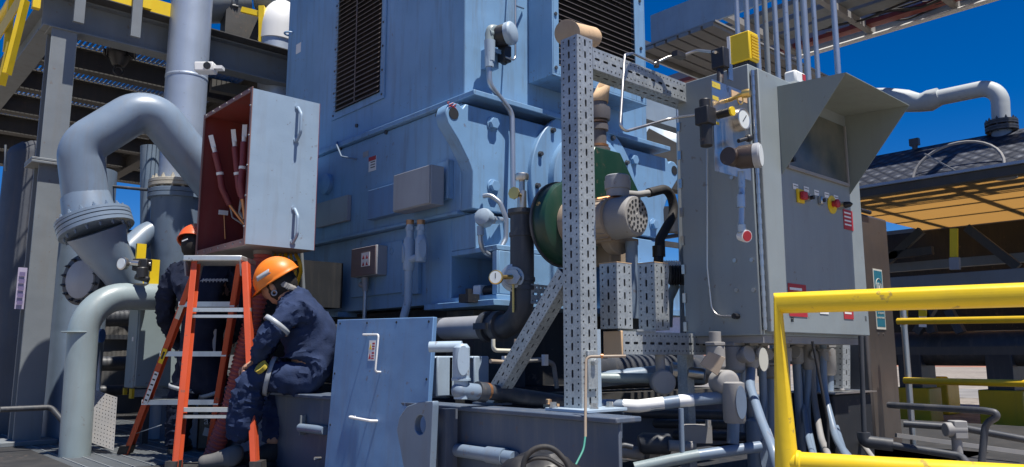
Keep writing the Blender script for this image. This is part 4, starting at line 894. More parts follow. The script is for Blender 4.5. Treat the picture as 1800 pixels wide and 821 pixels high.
# body (skin) : head, neck, forearms and hands, one continuous mesh
bodym = figure([(p, tuple(x * .82 for x in r)) for p, r in sp[:-1]] + [(D(499, 512, DS), .055), (D(493, 500, DS), .058)], [([(p, r * .72) for p, r in arm_n], 3), ([(p, r * .72) for p, r in arm_f], 3), ([(p, r * .75) for p, r in leg_n], 0), ([(p, r * .75) for p, r in leg_f], 0)])
hc = D(488, 500, DS)
fdir = (-RT * .80 + FW * .25 - UP * .45).normalized(); hup = (UP * .88 - RT * .38 - FW * .22).normalized(); hup = (hup - fdir * hup.dot(fdir)).normalized(); hsd = fdir.cross(hup)
def head_mesh(c_, f_, u_, s_, r=.095):
    mb = MB(); b_ = MB(); b_.ball((0, 0, 0), 1, seg=28); vs = []
    for v in b_.v:
        x, y, z = v.x, v.y, v.z   # x: forward, y: side, z: up
        X_ = x * .100; Y_ = y * .077; Z_ = z * .118
        if z < 0: Y_ *= 1 + z * .28; X_ *= 1 + .10 * z
        if x > 0.2 and z < -.5: X_ += .012
        if x > .6: 
            X_ += .020 * math.exp(-((y * 6) ** 2)) * math.exp(-(((z + .12) * 5) ** 2))       # nose
            X_ -= .010 * math.exp(-(((abs(y) - .34) * 6) ** 2)) * math.exp(-(((z - .10) * 7) ** 2))  # eye sockets
            X_ += .005 * math.exp(-((y * 3.2) ** 2)) * math.exp(-(((z + .50) * 9) ** 2))      # lips
        vs.append(c_ + f_ * X_ + s_ * Y_ + u_ * Z_)
    mb.add(vs, b_.f)
    for sg in (-1, 1):   # ears
        e = MB(); e.ball((0, 0, 0), 1, seg=12); mb.add([c_ + s_ * sg * (.078 + v.y * .010) + f_ * (-.005 + v.x * .018) + u_ * (v.z * .032 - .005) for v in e.v], e.f)
    return mb
bodym.mesh(head_mesh(hc, fdir, hup, hsd))
def hand_mesh(wr, dirv, palmn, side=1, curl=.9, sc=1.0):
    dirv = dirv.normalized(); palmn = (palmn - dirv * palmn.dot(dirv)).normalized(); sd = dirv.cross(palmn) * side
    mb = skin([(wr, .024 * sc), (wr + dirv * .035 * sc, (.036 * sc, .017 * sc)), (wr + dirv * .075 * sc, (.040 * sc, .016 * sc))], [(0, 1), (1, 2)], 2)
    for i, (off, ln) in enumerate(((-.030, .068), (-.010, .078), (.010, .074), (.029, .058))):
        p0 = wr + dirv * .065 * sc + sd * off * sc; p = p0; chain = [(p0, .0098 * sc)]; a = .25
        for s_ in (.42, .32, .26):
            a += curl * .55; p = p + (dirv * math.cos(a) + palmn * math.sin(a)) * ln * s_ * sc; chain.append((p, (.0092 if s_ > .4 else .0082) * sc))
        mb.mesh(skin(chain, [(k_, k_ + 1) for k_ in range(3)], 1))
    p0 = wr + dirv * .02 * sc - sd * .026 * sc; p1 = p0 + (dirv * .6 - sd * .7 + palmn * .3) * .038 * sc; p2 = p1 + (dirv * .9 - sd * .1 + palmn * .4) * .03 * sc; p3 = p2 + (dirv * .8 + sd * .2 + palmn * .5) * .024 * sc
    mb.mesh(skin([(p0, .014 * sc), (p1, .011 * sc), (p2, .0095 * sc), (p3, .008 * sc)], [(0, 1), (1, 2), (2, 3)], 1)); return mb
bodym.mesh(hand_mesh(D(449, 636, DS - .15), (-RT * .75 - UP * .45 - FW * .1), -UP * .8 + FW * .3, 1))
bodym.mesh(hand_mesh(D(447, 638, DS + .03), (-RT * .75 - UP * .45 - FW * .2), -UP * .8 - FW * .3, -1))
bodym.build('body', 'skin', t)
cvo = cv.build('coverall', 'navy', t)
q = MB(); q.sweep(fillet([D(514, 527, DS - .10), D(524, 522, DS), D(516, 520, DS + .1)], .05), .022, 10); q.build('collar', 'navy', t)
# hair under helmet, scarf
q = MB(); b_ = MB(); b_.ball((0, 0, 0), 1, seg=22); q.add([hc + fdir * (v.x * .098 - .016) + hsd * v.y * .083 + hup * (v.z * .11 + .0) for v in b_.v], b_.f); q.build('hair', 'hair', t)
q = MB()
for i in range(3): q.sweep(fillet([D(500 + i * 3, 500 + i * 2, DS - .09), D(508 + i * 4, 503 + 2 * i, DS - .04), D(512 + i * 2, 508 + i, DS + .04)], .04), .016, 8)
q = wrinkle(q, .008, 40); q.build('scarf', 'dusty', t)
def helmet(c_, f_, u_, s_, mat, t, band=True):
    q = MB(); seg = 40; rows = 12; vs = []; fs = []
    for i in range(rows + 1):
        th = (PI / 2) * i / rows
        for k_ in range(seg):
            a = 2 * PI * k_ / seg; x = math.cos(a) * math.sin(th); y = math.sin(a) * math.sin(th); z = math.cos(th)
            ridge = .006 * math.exp(-(y * 7) ** 2) * (z > .2); R_ = 1.0 + .02 * math.sin(th)
            vs.append(c_ + f_ * (x * .132 * R_ - .003) + s_ * y * .108 * R_ + u_ * (z * .118 + ridge))
    for i in range(rows):
        for k_ in range(seg): fs.append((i * seg + k_, (i + 1) * seg + k_, (i + 1) * seg + (k_ + 1) % seg, i * seg + (k_ + 1) % seg))
    # brim
    n0 = len(vs)
    for k_ in range(seg):
        a = 2 * PI * k_ / seg; br = .012 + .045 * max(0, math.cos(a)) ** 3; vs.append(c_ + f_ * (math.cos(a) * (.134 + br * .8)) + s_ * math.sin(a) * (.110 + .008) - u_ * (.008 + .010 * max(0, math.cos(a))))
    for k_ in range(seg): fs.append((rows * seg + k_, n0 + k_, n0 + (k_ + 1) % seg, rows * seg + (k_ + 1) % seg))
    q.add(vs, fs); o = q.build('helmet', mat, t, solid=.004)
    if band:
        q = MB(); vs = []; n_ = 12
        for j in range(2):
            for i in range(n_ + 1):
                a = PI + .9 - 1.2 * i / n_ if False else 3 * PI / 2 - .35 + .8 * i / n_; th = 1.02 + j * .24
                vs.append(c_ + f_ * (math.cos(a) * math.sin(th) * .1355) + s_ * (math.sin(a) * math.sin(th) * .1115) + u_ * (math.cos(th) * .1205 + .001))
        q.add(vs, [(i, i + 1, n_ + 2 + i, n_ + 1 + i) for i in range(n_)]); q.build('reflective_strip', 'reflect', o, solid=.002)
    return o
nearside = hsd if hsd.dot(FW) < 0 else -hsd
s2 = -hsd if hsd.dot(FW) < 0 else hsd
helmet(hc + hup * .030 - fdir * .01, fdir, hup, -s2 * -1, 'helmet', t)
q = MB(); q.sweep([D(482, 515, DS - .09) + V((0, 0, 0)) + RT * .014 * math.cos(a) + UP * .014 * math.sin(a) for a in [k_ * PI / 5 for k_ in range(10)]], .004, 6, closed=True); q.build('chin_strap_clip', 'reflect', t)
# reflective bands
def band(c_, ax, r, w_, nm, parent, mat='reflect', sq=1.0, a0=0, a1=2 * PI):
    x, y, d_ = frame_of(V(ax)); q = MB(); n_ = 24; vs = []
    for j in (-1, 1):
        for i in range(n_ + 1):
            a = a0 + (a1 - a0) * i / n_; vs.append(c_ + (x * math.cos(a) + y * math.sin(a)) * r + d_ * (w_ / 2 * j))
    q.add(vs, [(i, i + 1, n_ + 2 + i, n_ + 1 + i) for i in range(n_)]); return q.build(nm, mat, parent, solid=.003)
band(arm_n[1][0].lerp(arm_n[2][0], .15), arm_n[2][0] - arm_n[1][0], .0775, .026, 'sleeve_band', t)
band(leg_n[1][0].lerp(leg_n[2][0], .35), (leg_n[2][0] - leg_n[1][0]) + UP * .02, .105, .024, 'leg_band', t)
band(leg_f[1][0].lerp(leg_f[2][0], .5), leg_f[2][0] - leg_f[1][0], .097, .022, 'leg_band', t)
# glove cuff held in hand
q = MB(); c_ = D(462, 648, DS - .23); q.lathe(c_, (-RT * .5 + UP * .6 - FW * .5), [(0, .034), (.02, .036)], 18); q.build('glove_cuff', 'glove', t, solid=.004)
# boots
def boot(ank, fwdv, t, mat='boot'):
    fwdv = fwdv.normalized(); a = V((ank.x, ank.y, DK)); 
    q = skin([(a + UP * .14, .058), (a + UP * .07 - fwdv * .02, .055), (a + UP * .05 + fwdv * .08, (.048, .045)), (a + UP * .042 + fwdv * .17, (.048, .038)), (a + UP * .04 - fwdv * .05, .042)], [(0, 1), (1, 2), (2, 3), (1, 4)], 2)
    b_ = q.build('boot', mat, t)
    s_ = fwdv.cross(UP); sole = MB(); sole.prism([a + fwdv * (.07 + .15 * math.cos(k_)) + s_ * (.052 * math.sin(k_)) + UP * .002 for k_ in [2 * PI * i / 20 for i in range(20)]], UP * .022); sole.build('sole', 'rubber', b_)
boot(D(408, 780, DS - .13), -RT - FW * .1, t); boot(D(474, 790, DS + .06), -RT * .8 - FW * .4, t, 'rubber')

# ================================================================== STANDING WORKER
DW = 5.08
t = thing('person', D(345, 810, DW), 'worker in dark navy coverall and red helmet standing behind the ladder, seen from behind', 'person')
def W(px, py, dd=0): return D(px, py, DW + dd)
sp = [(W(350, 655), (.165, .13)), (W(355, 605), (.165, .14)), (W(360, 550), (.19, .145)), (W(360, 490), (.205, .14)), (W(348, 462), (.12, .09)), (W(344, 447), .065)]
arms = [([(W(310, 478), .085), (W(292, 515), .075), (W(290, 560, .1), .066), (W(310, 600, .3), .052), (W(325, 610, .38), .042)], 3),
        ([(W(406, 480), .085), (W(428, 515), .072), (W(430, 560, .1), .062), (W(410, 590, .3), .05), (W(400, 598, .38), .042)], 3)]
legs = [([(W(332, 665), .115), (W(318, 715), .10), (W(312, 765), .085), (W(308, 795), .075)], 0), ([(W(374, 668), .115), (W(392, 715, .05), .10), (W(388, 762, .1), .085), (W(384, 792, .1), .075)], 0)]
cv = folds(figure(sp, arms + legs, .93, sub=3), .028, 8, 9); cv.build('coverall', 'navydk', t)
b2 = figure([(p, tuple(x * .8 for x in r) if isinstance(r, tuple) else r * .85) for p, r in sp] + [(W(342, 438), .058)], [([(p, r * .7) for p, r in ch], at) for ch, at in arms + legs])
hc2 = W(345, 432, .02); f2 = (FW * .9 - UP * .35 + RT * .1).normalized(); u2 = (UP * .93 + FW * .35).normalized(); u2 = (u2 - f2 * u2.dot(f2)).normalized(); s2_ = f2.cross(u2)
b2.mesh(head_mesh(hc2, f2, u2, s2_)); b2.mesh(hand_mesh(W(325, 610, .38), FW + RT * .2, -UP, 1)); b2.mesh(hand_mesh(W(400, 598, .38), FW - RT * .2, -UP, -1)); b2.build('body', 'skin', t)
q = MB(); b_ = MB(); b_.ball((0, 0, 0), 1, seg=20); q.add([hc2 + f2 * (v.x * .095 - .02) + s2_ * v.y * .082 + u2 * (v.z * .112 - .0) for v in b_.v], b_.f); q.build('hair', 'hair', t)
helmet(hc2 + u2 * .02, f2, u2, s2_, 'helmetred', t, False)
q = MB()
for (a_, b__) in (((322, 418), (328, 412)),): q.bar(W(320, 424, -.13), W(330, 420, -.14), .002, .008)
q.build('helmet_sticker', 'white', t)
for (ch, r_) in ((legs[0][0], .112), (legs[1][0], .112)):
    band(ch[0][0].lerp(ch[1][0], .35), ch[1][0] - ch[0][0], .106, .024, 'leg_band', t)

# script lettering across the back
q = MB(); x0 = 356
for i in range(7):
    a_ = [W(x0 + i * 6.2 + dx, 492 + dy, -.165 + .0 * i) for dx, dy in ((0, 4), (2, -6), (3, 5), (6, -4), (6.5, 3))]; q.sweep(fillet(a_, .01, 3), .0035, 6)
q.sweep([W(352, 494, -.165), W(357, 492, -.165)], .003, 6); q.build('back_lettering', 'reflect', t)
q = MB(); q.obox(W(312, 482, -.095), RT * .035, FW * .004, UP * .035); 
boot(W(308, 800), FW, t); boot(W(384, 798, .1), FW, t)
# tool bag beyond ladder with letters
p = D(385, 745, 5.25)
t = thing('tool_bag', D(372, 790, 5.2), 'black tool bag with white letters and grey stripe on the deck behind the ladder', 'bag')
q = MB(); q.obox(p, RT * .10, FW * .12, UP * .16); q = wrinkle(q, .004, 20); q.build('bag_body', 'black', t, bevel=.02)
text('ausCo', D(358, 746, 5.12), RT, UP, .075, 'reflect', t); q = MB(); q.bar(D(358, 758, 5.115), D(398, 768, 5.115), .004, .05, UP); q.build('stripe', 'greybox', t)
# small grey plate behind the ladder
t = thing('hanging_bracket', D(370, 600, 5.0), 'small grey metal bracket with a bright corner seen through the ladder', 'bracket')
q = MB(); q.obox(D(371, 598, 5.0), RT * .032, FW * .004, UP * .07); q.build('plate', 'greybox', t, bevel=.002)
# dark equipment behind workers: lube console with shelves
t = thing('lube_console', D(420, 700, 6.3), 'dark lubrication console standing on the deck behind both workers', 'console')
a_ = D(290, 500, 6.4)
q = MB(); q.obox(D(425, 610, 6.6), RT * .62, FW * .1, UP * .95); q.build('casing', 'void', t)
for (x0_, x1_, y_, h_) in ((395, 455, 655, .04), (400, 460, 690, .03), (295, 350, 690, .03), (385, 440, 715, .05)):
    q = MB(); q.bar(D(x0_, y_, 6.3), D(x1_, y_ + 4, 6.3), .1, h_); q.build('shelf', 'steel', t)
q = MB(); q.obox(D(425, 635, 6.35), RT * .12, FW * .05, UP * .05); q.build('grey_box', 'greybox', t)
# skid-side pipe below seated worker
t = thing('skid_side_pipe', D(520, 760, 4.75), 'short grey pipe with a bracket on the skid side under the seated worker', 'pipe')
q = MB(); q.cyl(AX(528, 752, bx_ - .12), AX(572, 757, bx_ - .12), .022); q.build('pipe_run', 'pipe', t); q = MB(); q.box(AX(527, 765, bx_ - .12), AX(527, 765, bx_ - .12) + V((.03, .012, .1))); q.build('bracket', 'steel', t)

# ================================================================== PERFORATED STRUT FRAME
WS = .088
t = thing('strut_post', (PX, PY, ZS), 'tall perforated galvanised strut post standing on the skid beam in front of the motor', 'strut')
ptop = D(1016, 58, 2.89).z
q = strut((PX, PY, ZS + .012), (PX, PY, ptop), WS, V((1, 0, 0))); q.build('perforated_post', 'galv', t, smooth=False, solid=.0025); shade_fill((PX, PY, ZS + .012), (PX, PY, ptop), WS, V((1, 0, 0)), t)
q = MB(); q.box((PX - .02, PY - WS / 2 - .012, ZS + .08), (PX + .03, PY - WS / 2 - .001, ZS + .22)); q.cyl((PX + .005, PY - WS / 2 - .010, ZS + .18), (PX + .005, PY - WS / 2 - .03, ZS + .18), .012, seg=6); q.build('angle_bracket', 'galv', t, bevel=.002)
q = MB(); q.box((PX + WS / 2 + .001, PY - .035, ZS + .012), (PX + WS / 2 + .03, PY + .02, ZS + .30)); q.build('side_plate', 'lightblue', t)
zb = ptop - .075
t = thing('horizontal_strut', (PX + WS / 2, PY, zb), 'horizontal perforated strut running from the post top to the control cabinet', 'strut')
q = strut((PX + WS / 2 + .002, PY, zb), (.36, PY, zb), WS, V((0, 1, 0))); q.build('perforated_arm', 'galv', t, smooth=False, solid=.0025); shade_fill((PX + WS / 2 + .002, PY, zb), (.36, PY, zb), WS, V((0, 1, 0)), t)
t = thing('strut_brace', AZ(918, 706, ZS), 'slanting perforated strut brace rising from the skid beam to the post', 'strut')
pb0 = AZ(918, 704, ZS + .01); pb0.x = PX; pb1 = V((PX, PY + .06, D(990, 480, 2.98).z))
q = strut(pb0, pb1, .062, V((1, 0, 0)), .045); q.build('perforated_brace', 'galv', t, smooth=False, solid=.0022); shade_fill(pb0, pb1, .062, V((1, 0, 0)), t)
q = MB(); q.box((PX - .05, pb0.y - .07, ZS + .0005), (PX + .05, pb0.y + .07, ZS + .009)); q.build('foot_plate', 'skid', t)
# lower horizontal strut with tan end cap
zl0 = AY(1095, 623, PY - WS / 2).z; xl0 = AY(1095, 600, PY - WS / 2).x; xc0 = xl0
t = thing('lower_strut', (xl0, PY, zl0), 'short horizontal perforated strut with a tan end cap below two upright struts', 'strut')
q = strut((xl0, PY, zl0 + WS / 2), (xl0 + .62, PY, zl0 + WS / 2), WS, V((0, 1, 0))); q.build('perforated_rail', 'galv', t, smooth=False, solid=.0025); shade_fill((xl0, PY, zl0 + WS / 2), (xl0 + .62, PY, zl0 + WS / 2), WS, V((0, 1, 0)), t)
q = MB(); q.box((xl0 - .012, PY - WS / 2 - .003, zl0 - .003), (xl0 - .001, PY + WS / 2 + .003, zl0 + WS + .003)); q.build('end_cap', 'tan', t, bevel=.003)
q = MB(); q.box((xl0 + .08, PY - .05, zl0 + WS + .002), (xl0 + .2, PY + .045, zl0 + WS + .010)); q.build('clamp_plate', 'galv', t)
for px_, lab in ((1080, 'left of two short upright perforated struts standing on the lower strut'), (1146, 'right of two short upright perforated struts, below the black hose')):
    a_ = AY(px_ + 4, 575, PY); zt3 = AY(px_, 462, PY - .03).z
    t = thing('upright_strut', (a_.x, PY, zl0 + WS), lab, 'strut', 'short upright struts beside the post')
    q = strut((a_.x, PY, zl0 + WS + .011), (a_.x, PY, zt3), WS, V((1, 0, 0))); q.build('perforated_upright', 'galv', t, smooth=False, solid=.0025); shade_fill((a_.x, PY, zl0 + WS + .011), (a_.x, PY, zt3), WS, V((1, 0, 0)), t)
    q = MB(); q.box((a_.x - .046, PY - .046, zt3 + .001), (a_.x - .038, PY + .046, zt3 + .004)); q.box((a_.x - .037, PY - .046, zt3 + .001), (a_.x + .046, PY - .038, zt3 + .004)); q.build('tan_edge', 'tan', t)
t = thing('mesh_bracket', AY(975, 530, -.9), 'small perforated bracket behind the slanting brace', 'bracket')
q = strut(AY(945, 515, -.9), AY(1000, 520, -.9), .09, UP, .05, (0, 3)); q.build('perforated_piece', 'galv', t, smooth=False, solid=.002)

# ================================================================== GREEN BLOWER
YB2 = -.98
bc = AY(1006, 392, YB2)
t = thing('green_blower', bc, 'dark green round blower with beige drive motor behind the strut post', 'blower')
q = MB(); q.lathe(bc + V((0, .14, 0)), V((0, -1, 0)), [(.05, .05), (.05, .17), (.06, .19), (.08, .197), (.13, .197), (.15, .19), (.162, .16), (.166, .10), (.18, .09), (.18, .04)], 56); q.build('casing', 'green', t)
q = MB(); q.lathe(bc + V((0, .075, 0)), V((0, -1, 0)), [(0, .19), (.0, .205), (.012, .205), (.012, .19)], 56); q.build('rim_flange', 'pipedark', t)
hx0, hx1 = AY(1042, 330, YB2 - .02).x, AY(1112, 330, YB2 - .02).x; ht0 = AY(1050, 262, YB2 - .02); ht1 = AY(1082, 262, YB2 - .02)
q = MB(); zl_ = AY(1060, 372, YB2).z
lo4 = [V((hx0 - .12, YB2 - .07, zl_)), V((hx1 + .02, YB2 - .07, zl_)), V((hx1 + .02, YB2 + .10, zl_)), V((hx0 - .12, YB2 + .10, zl_))]
hi4 = [V((ht0.x - .05, YB2 - .05, ht0.z)), V((ht1.x, YB2 - .05, ht0.z)), V((ht1.x, YB2 + .08, ht0.z)), V((ht0.x - .05, YB2 + .08, ht0.z))]
mid4 = [V((hx0 - .12, YB2 - .07, zl_ + .10)), V((hx1 - .0, YB2 - .07, zl_ + .10)), V((hx1 - .0, YB2 + .10, zl_ + .10)), V((hx0 - .12, YB2 + .10, zl_ + .10))]
q.add(lo4 + mid4 + hi4, [(0, 1, 2, 3), (0, 4, 5, 1), (1, 5, 6, 2), (2, 6, 7, 3), (3, 7, 4, 0), (4, 8, 9, 5), (5, 9, 10, 6), (6, 10, 11, 7), (7, 11, 8, 4), (8, 11, 10, 9)]); q.build('outlet_hood', 'green', t, bevel=.006)
# outlet stack
fc = V(((ht0.x + ht1.x - .05) / 2 + .0, YB2 + .01, ht0.z)); 
q = MB(); ztp = AY(1057, 178, YB2).z; hh = ztp - fc.z
q.lathe(fc, UP, [(0, .05), (.0, .058), (.015, .058), (.016, .040), (hh * .40, .040), (hh * .41, .05), (hh * .52, .05), (hh * .53, .038), (hh * .6, .038), (hh * .61, .058), (hh * .72, .062), (hh * .85, .062), (hh * .86, .046), (hh, .046)], 28); q.build('outlet_stack', paint('stack_grey', (.13, .12, .12), .5, dirt=.4), t)
q = MB(); q.lathe(fc + UP * (hh * .55), UP, [(0, .04), (.0, .048), (.01, .048), (.01, .04)]); q.lathe(fc + UP * .02, UP, [(0, .04), (.0, .05), (.012, .05), (.012, .04)]); q.build('gasket', 'copper', t)
# motor
mf = AY(1120, 379, -1.34); mb_ = V((mf.x - .02, -1.02, mf.z))
q = MB(); q.lathe(mb_ + V((-.03, .02, 0)), (mf - mb_), [(0, .11), (.04, .11), (.05, .088), (.22, .088), (.225, .085)], 36)
for k_ in range(22):
    a = 2 * PI * k_ / 22; d_ = (mf - mb_).normalized(); x_, y_, _ = frame_of(d_); rdir = x_ * math.cos(a) + y_ * math.sin(a); q.obox(mb_ + V((-.015, 0, 0)) + d_ * .12 + rdir * .092, rdir * .009, d_.cross(rdir) * .0022, d_ * .08)
q.build('drive_motor', 'beige', t)
fd = V((.06, -1, .0)).normalized(); q = MB(); q.lathe(mf - fd * .13, fd, [(0, .093), (.09, .093), (.12, .091), (.128, .084), (.13, .073), (.132, .073)], 36); q.build('fan_cover', 'dusty', t)
q = MB(); x_, y_, _ = frame_of(fd)
for r_, n_ in ((.028, 6), (.048, 11), (.067, 16)):
    for k_ in range(n_):
        a = 2 * PI * k_ / n_ + r_ * 20; c_ = mf + fd * .0025 + (x_ * math.cos(a) + y_ * math.sin(a)) * r_; q.lathe(c_, fd, [(0, .0068), (.0012, .0068)], 8)
q.build('vent_holes', 'void', t, smooth=False)
q = MB(); q.lathe(mf + fd * .002, fd, [(0, .012), (.003, .010)], 12); q.build('hub_dot', 'dusty', t)
q = MB(); q.obox(AY(1075, 425, -1.1), V((.10, 0, 0)), V((0, .08, 0)), UP * .015); q.lathe(AY(1075, 415, -1.12), V((0, -1, 0)), [(0, .09), (.05, .09), (.055, .06)], 24); q.build('motor_mount', 'beige', t, bevel=.004)
q = MB(); q.obox(AY(1075, 447, -1.0), V((.09, 0, 0)), V((0, .07, 0)), UP * .06); q.build('bearing_block', 'beige', t, bevel=.008)
q = MB(); q.lathe(AY(1086, 347, -1.22), UP, [(0, .052), (.035, .052), (.036, .058), (.075, .060), (.076, .056), (.095, .056), (.1, .05)], 28); q.build('filter_can', 'greybox', t)
q = MB(); q.tube([AY(1050, 352, -1.18), AY(1075, 348, -1.22), AY(1088, 349, -1.22)], .013); q.tube([AY(1050, 358, -1.18), AY(1083, 352, -1.24)], .008); q.build('copper_feed', 'copper', t)
# black hose
t = thing('black_hose', AY(1158, 460, -1.25), 'thick black rubber hose looping down beside the blower fan cover', 'hose')
q = MB(); q.sweep(fillet([AY(1096, 340, -1.2), AY(1120, 342, -1.2), AY(1148, 338, -1.2)], .05), .016, 14); q.build('braided_end', 'dusty', t)
q = MB(); q.sweep(fillet([AY(1140, 339, -1.2), AY(1176, 330, -1.2), AY(1187, 372, -1.2), AY(1160, 420, -1.22), AY(1157, 463, -1.25)], .10, 8), .0225, 18); q.build('hose_run', 'rubber', t)
q = MB(); a_ = AY(1158, 440, -1.24); q.cyl(a_ - UP * .03, a_ + UP * .02, .030); q.build('clamp', 'black', t)
# tan duct elbow top
t = thing('tan_duct', AY(1005, 55, -1.05), 'tan lagged vent duct passing behind the top of the strut post', 'duct')
q = MB(); q.sweep(fillet([AY(998, 58, -1.2), AY(1040, 66, -1.0)], .06), .052, 24); q.build('duct_run', 'tan', t)
q = MB(); e0 = AY(998, 58, -1.2); q.lathe(e0, (AY(998, 58, -1.2) - AY(1040, 66, -1.0)), [(0, .052), (.004, .058), (.012, .058), (.014, .052)]); q.build('duct_lip', 'beige', t)
t = thing('tan_cowl', AY(1057, 178, YB2), 'pointed tan paper cowl on top of the blower stack', 'cowl')
q = MB(); b_ = V((fc.x, fc.y, ztp)); P0 = AY(1066, 134, YB2); 
rg = [b_ + V((.050 * math.cos(a), .050 * math.sin(a), -.01)) for a in [2 * PI * k_ / 20 for k_ in range(20)]]
rt_ = [V((P0.x + .006 * math.cos(a) + .0, P0.y + .04 * math.sin(a), P0.z - .07 * (1 - math.cos(a)) / 2 * 1.0)) + V((.018 * (math.cos(a) - 1), 0, 0)) for a in [2 * PI * k_ / 20 for k_ in range(20)]]
q.add(rg + rt_, [(k_, (k_ + 1) % 20, 20 + (k_ + 1) % 20, 20 + k_) for k_ in range(20)]); q.build('cowl_sheet', 'tan', t, solid=.004)
# black suction pipe
Yp = -.80
t = thing('black_suction_pipe', AX(860, 575, -.22), 'dusty black pipe with elbow, clamp coupling and tee feeding the green blower', 'pipe')
pe = AY(918, 572, Yp); pt = AY(914, 372, Yp); pt = V((pe.x, Yp, pt.z)); pf = V((pe.x, .2, pe.z)); 
q = MB(); q.sweep(fillet([pt, pe, V((pe.x, .9, pe.z))], .13, 12), .056, 30); q.build('pipe_run', 'pipedark', t)
q = MB()
for y_ in (Yp + .14, Yp + .22): q.lathe((pe.x, y_, pe.z), V((0, 1, 0)), [(0, .056), (.001, .074), (.035, .074), (.036, .056)], 32)
q.box((pe.x - .09, Yp + .16, pe.z - .015), (pe.x - .074, Yp + .25, pe.z + .015)); q.build('clamp_coupling', 'pipedark', t)
q = MB(); q.lathe((pe.x, Yp + .26, pe.z), V((0, 1, 0)), [(0, .0565), (.32, .0565), (.33, .056)], 30); q.build('lit_length', 'greybox', t)  # lit stretch of the pipe painted in as a paler sleeve
q = MB(); q.lathe(pt, UP, [(-.02, .056), (-.01, .068), (.01, .068), (.012, .05), (.02, .02)], 24)
q.build('collar', 'pipedark', t)
for z_ in (.12, .33, .37): MB().lathe(pt - UP * z_, UP, [(0, .056), (.001, .061), (.02, .061), (.021, .056)], 30).build('pipe_band', 'pipedark', t)
br = AY(945, 400, Yp + .02); q = MB(); q.sweep([V((pe.x, Yp, br.z)), V((pe.x + .10, Yp - .02, br.z)), bc + V((-.12, 0, .0))], [.05, .05, .065], 24); q.lathe(V((pe.x + .05, Yp, br.z)), V((1, 0, 0)), [(0, .05), (.001, .058), (.02, .058), (.021, .05)], 24); q.build('side_branch', 'pipe', t)
t = thing('gate_valve', AY(912, 350, Yp), 'small brass valve with orange handle on top of the black suction pipe', 'valve')
q = MB(); q.cyl(pt + UP * .02, pt + UP * .10, .022); q.cyl(pt + UP * .10, pt + UP * .15, .014); q.lathe(pt + UP * .15, UP, [(0, .03), (.012, .034), (.03, .034), (.034, .03)], 16); q.build('valve_body', 'stainless', t)
q = MB(); q.cyl(pt + V((-.02, -.01, .075)), pt + V((-.075, -.03, .075)), .009); q.lathe(pt + V((-.075, -.03, .075)), V((-1, -.3, 0)), [(0, .03), (.008, .03)], 8); q.build('handle', 'brass', t)
t = thing('pressure_gauge', AY(876, 488, Yp), 'round pressure gauge on a hexagonal union of the black suction pipe', 'gauge')
gz = AY(880, 486, Yp).z; hub = V((pe.x - .05, Yp, gz)); dg_ = V((-.8, -.6, 0)).normalized()
q = MB(); q.lathe(hub - dg_ * .03, dg_, [(0, .066), (.03, .066), (.031, .05), (.05, .05)], 30); q.lathe(hub + dg_ * .02, dg_, [(0, .04), (.03, .04)], 6); q.build('union', 'cond', t, bevel=.002)
gp = AY(874, 488, Yp - .06); q = MB(); q.cyl(hub + dg_ * .04, gp, .01); q.lathe(gp, V((-.85, -.5, 0)), [(0, .03), (.01, .032), (.022, .032), (.024, .028)], 28); q.build('gauge_case', 'brass', t)
q = MB(); q.lathe(gp + V((-.85, -.5, 0)).normalized() * .0245, V((-.85, -.5, 0)), [(0, .027), (.0008, .027)], 28); q.build('dial', 'dial', t); n_ = V((-.85, -.5, 0)).normalized(); q = MB(); q.bar(gp + n_ * .026 - UP * .006, gp + n_ * .026 + UP * .018, .003, .001, n_); q.build('needle', 'ink', t)
q = MB(); q.cyl(hub + dg_ * .02 - UP * .03, hub + dg_ * .02 - UP * .16, .006); q.build('drip_leg', 'brass', t)

# ---- small tubing behind and under
def run(nm, lab, cat, pts, r, mat, grp=None, bend=None): return pipe_thing(nm, lab, cat, pts, r, mat, grp, bend, 12)
run('drain_tube', 'cream U shaped drain tube hanging below the black suction elbow', 'tube', [AY(867, 596, -.9), AY(867, 616, -.9), AY(930, 618, -.9)], .009, 'paper', bend=.02)
run('small_drop_tube', 'short rusty drop tube joining the copper stub under the suction elbow', 'tube', [AY(907, 596, -.95), AY(906, 622, -.95), AY(893, 637, -.95), AY(862, 635, -.95)], .009, 'beige', bend=.03)
t = run('return_tube', 'pale bent return tube with white clips behind the slanting brace', 'tube', [AY(885, 637, -.85), AY(955, 632, -.85), AY(973, 640, -.85), AY(979, 682, -.85)], .011, 'dusty', bend=.03)
for px_, py_ in ((888, 636), (958, 633)): q = MB(); q.obox(AY(px_, py_, -.87), V((.012, 0, 0)), V((0, .01, 0)), UP * .025); q.build('clip', 'white', t)
yv = -1.0
t = thing('drain_line', AY(830, 690, yv), 'pale blue grey drain line with oval fitting and rusty coupling beside the leaning panel', 'pipe')
q = MB(); q.tube([AY(755, 610, yv + .1), AY(812, 609, yv)], .022); q.build('upper_stub', 'lightblue', t)
q = MB(); a_ = AY(811, 611, yv); b_ = AY(805, 665, yv); b_.x = a_.x; q.sweep([a_ + UP * .015, a_, b_], [.022, .034, .034], 20); q.cyl(b_, b_ - UP * .08, .028); q.lathe(b_ - UP * .01, UP, [(0, .028), (.001, .038), (.01, .038), (.011, .028)]); q.build('oval_fitting', 'lightblue', t)
q = MB(); d_ = V((-.5, -1, 0)).normalized(); sd = d_.cross(UP); q.prism([a_ - UP * .05 + d_ * .034 + sd * .024 * math.cos(a) + UP * (.058 * math.sin(a)) for a in [k_ * PI / 10 for k_ in range(20)]], d_ * .008); q.build('oval_cover', 'lightblue', t)
q = MB(); q.sweep(fillet([b_ - UP * .05, AY(805, 686, yv), AY(845, 690, yv - .0)], .04), .033, 20); q.build('lower_elbow', 'pipe', t)
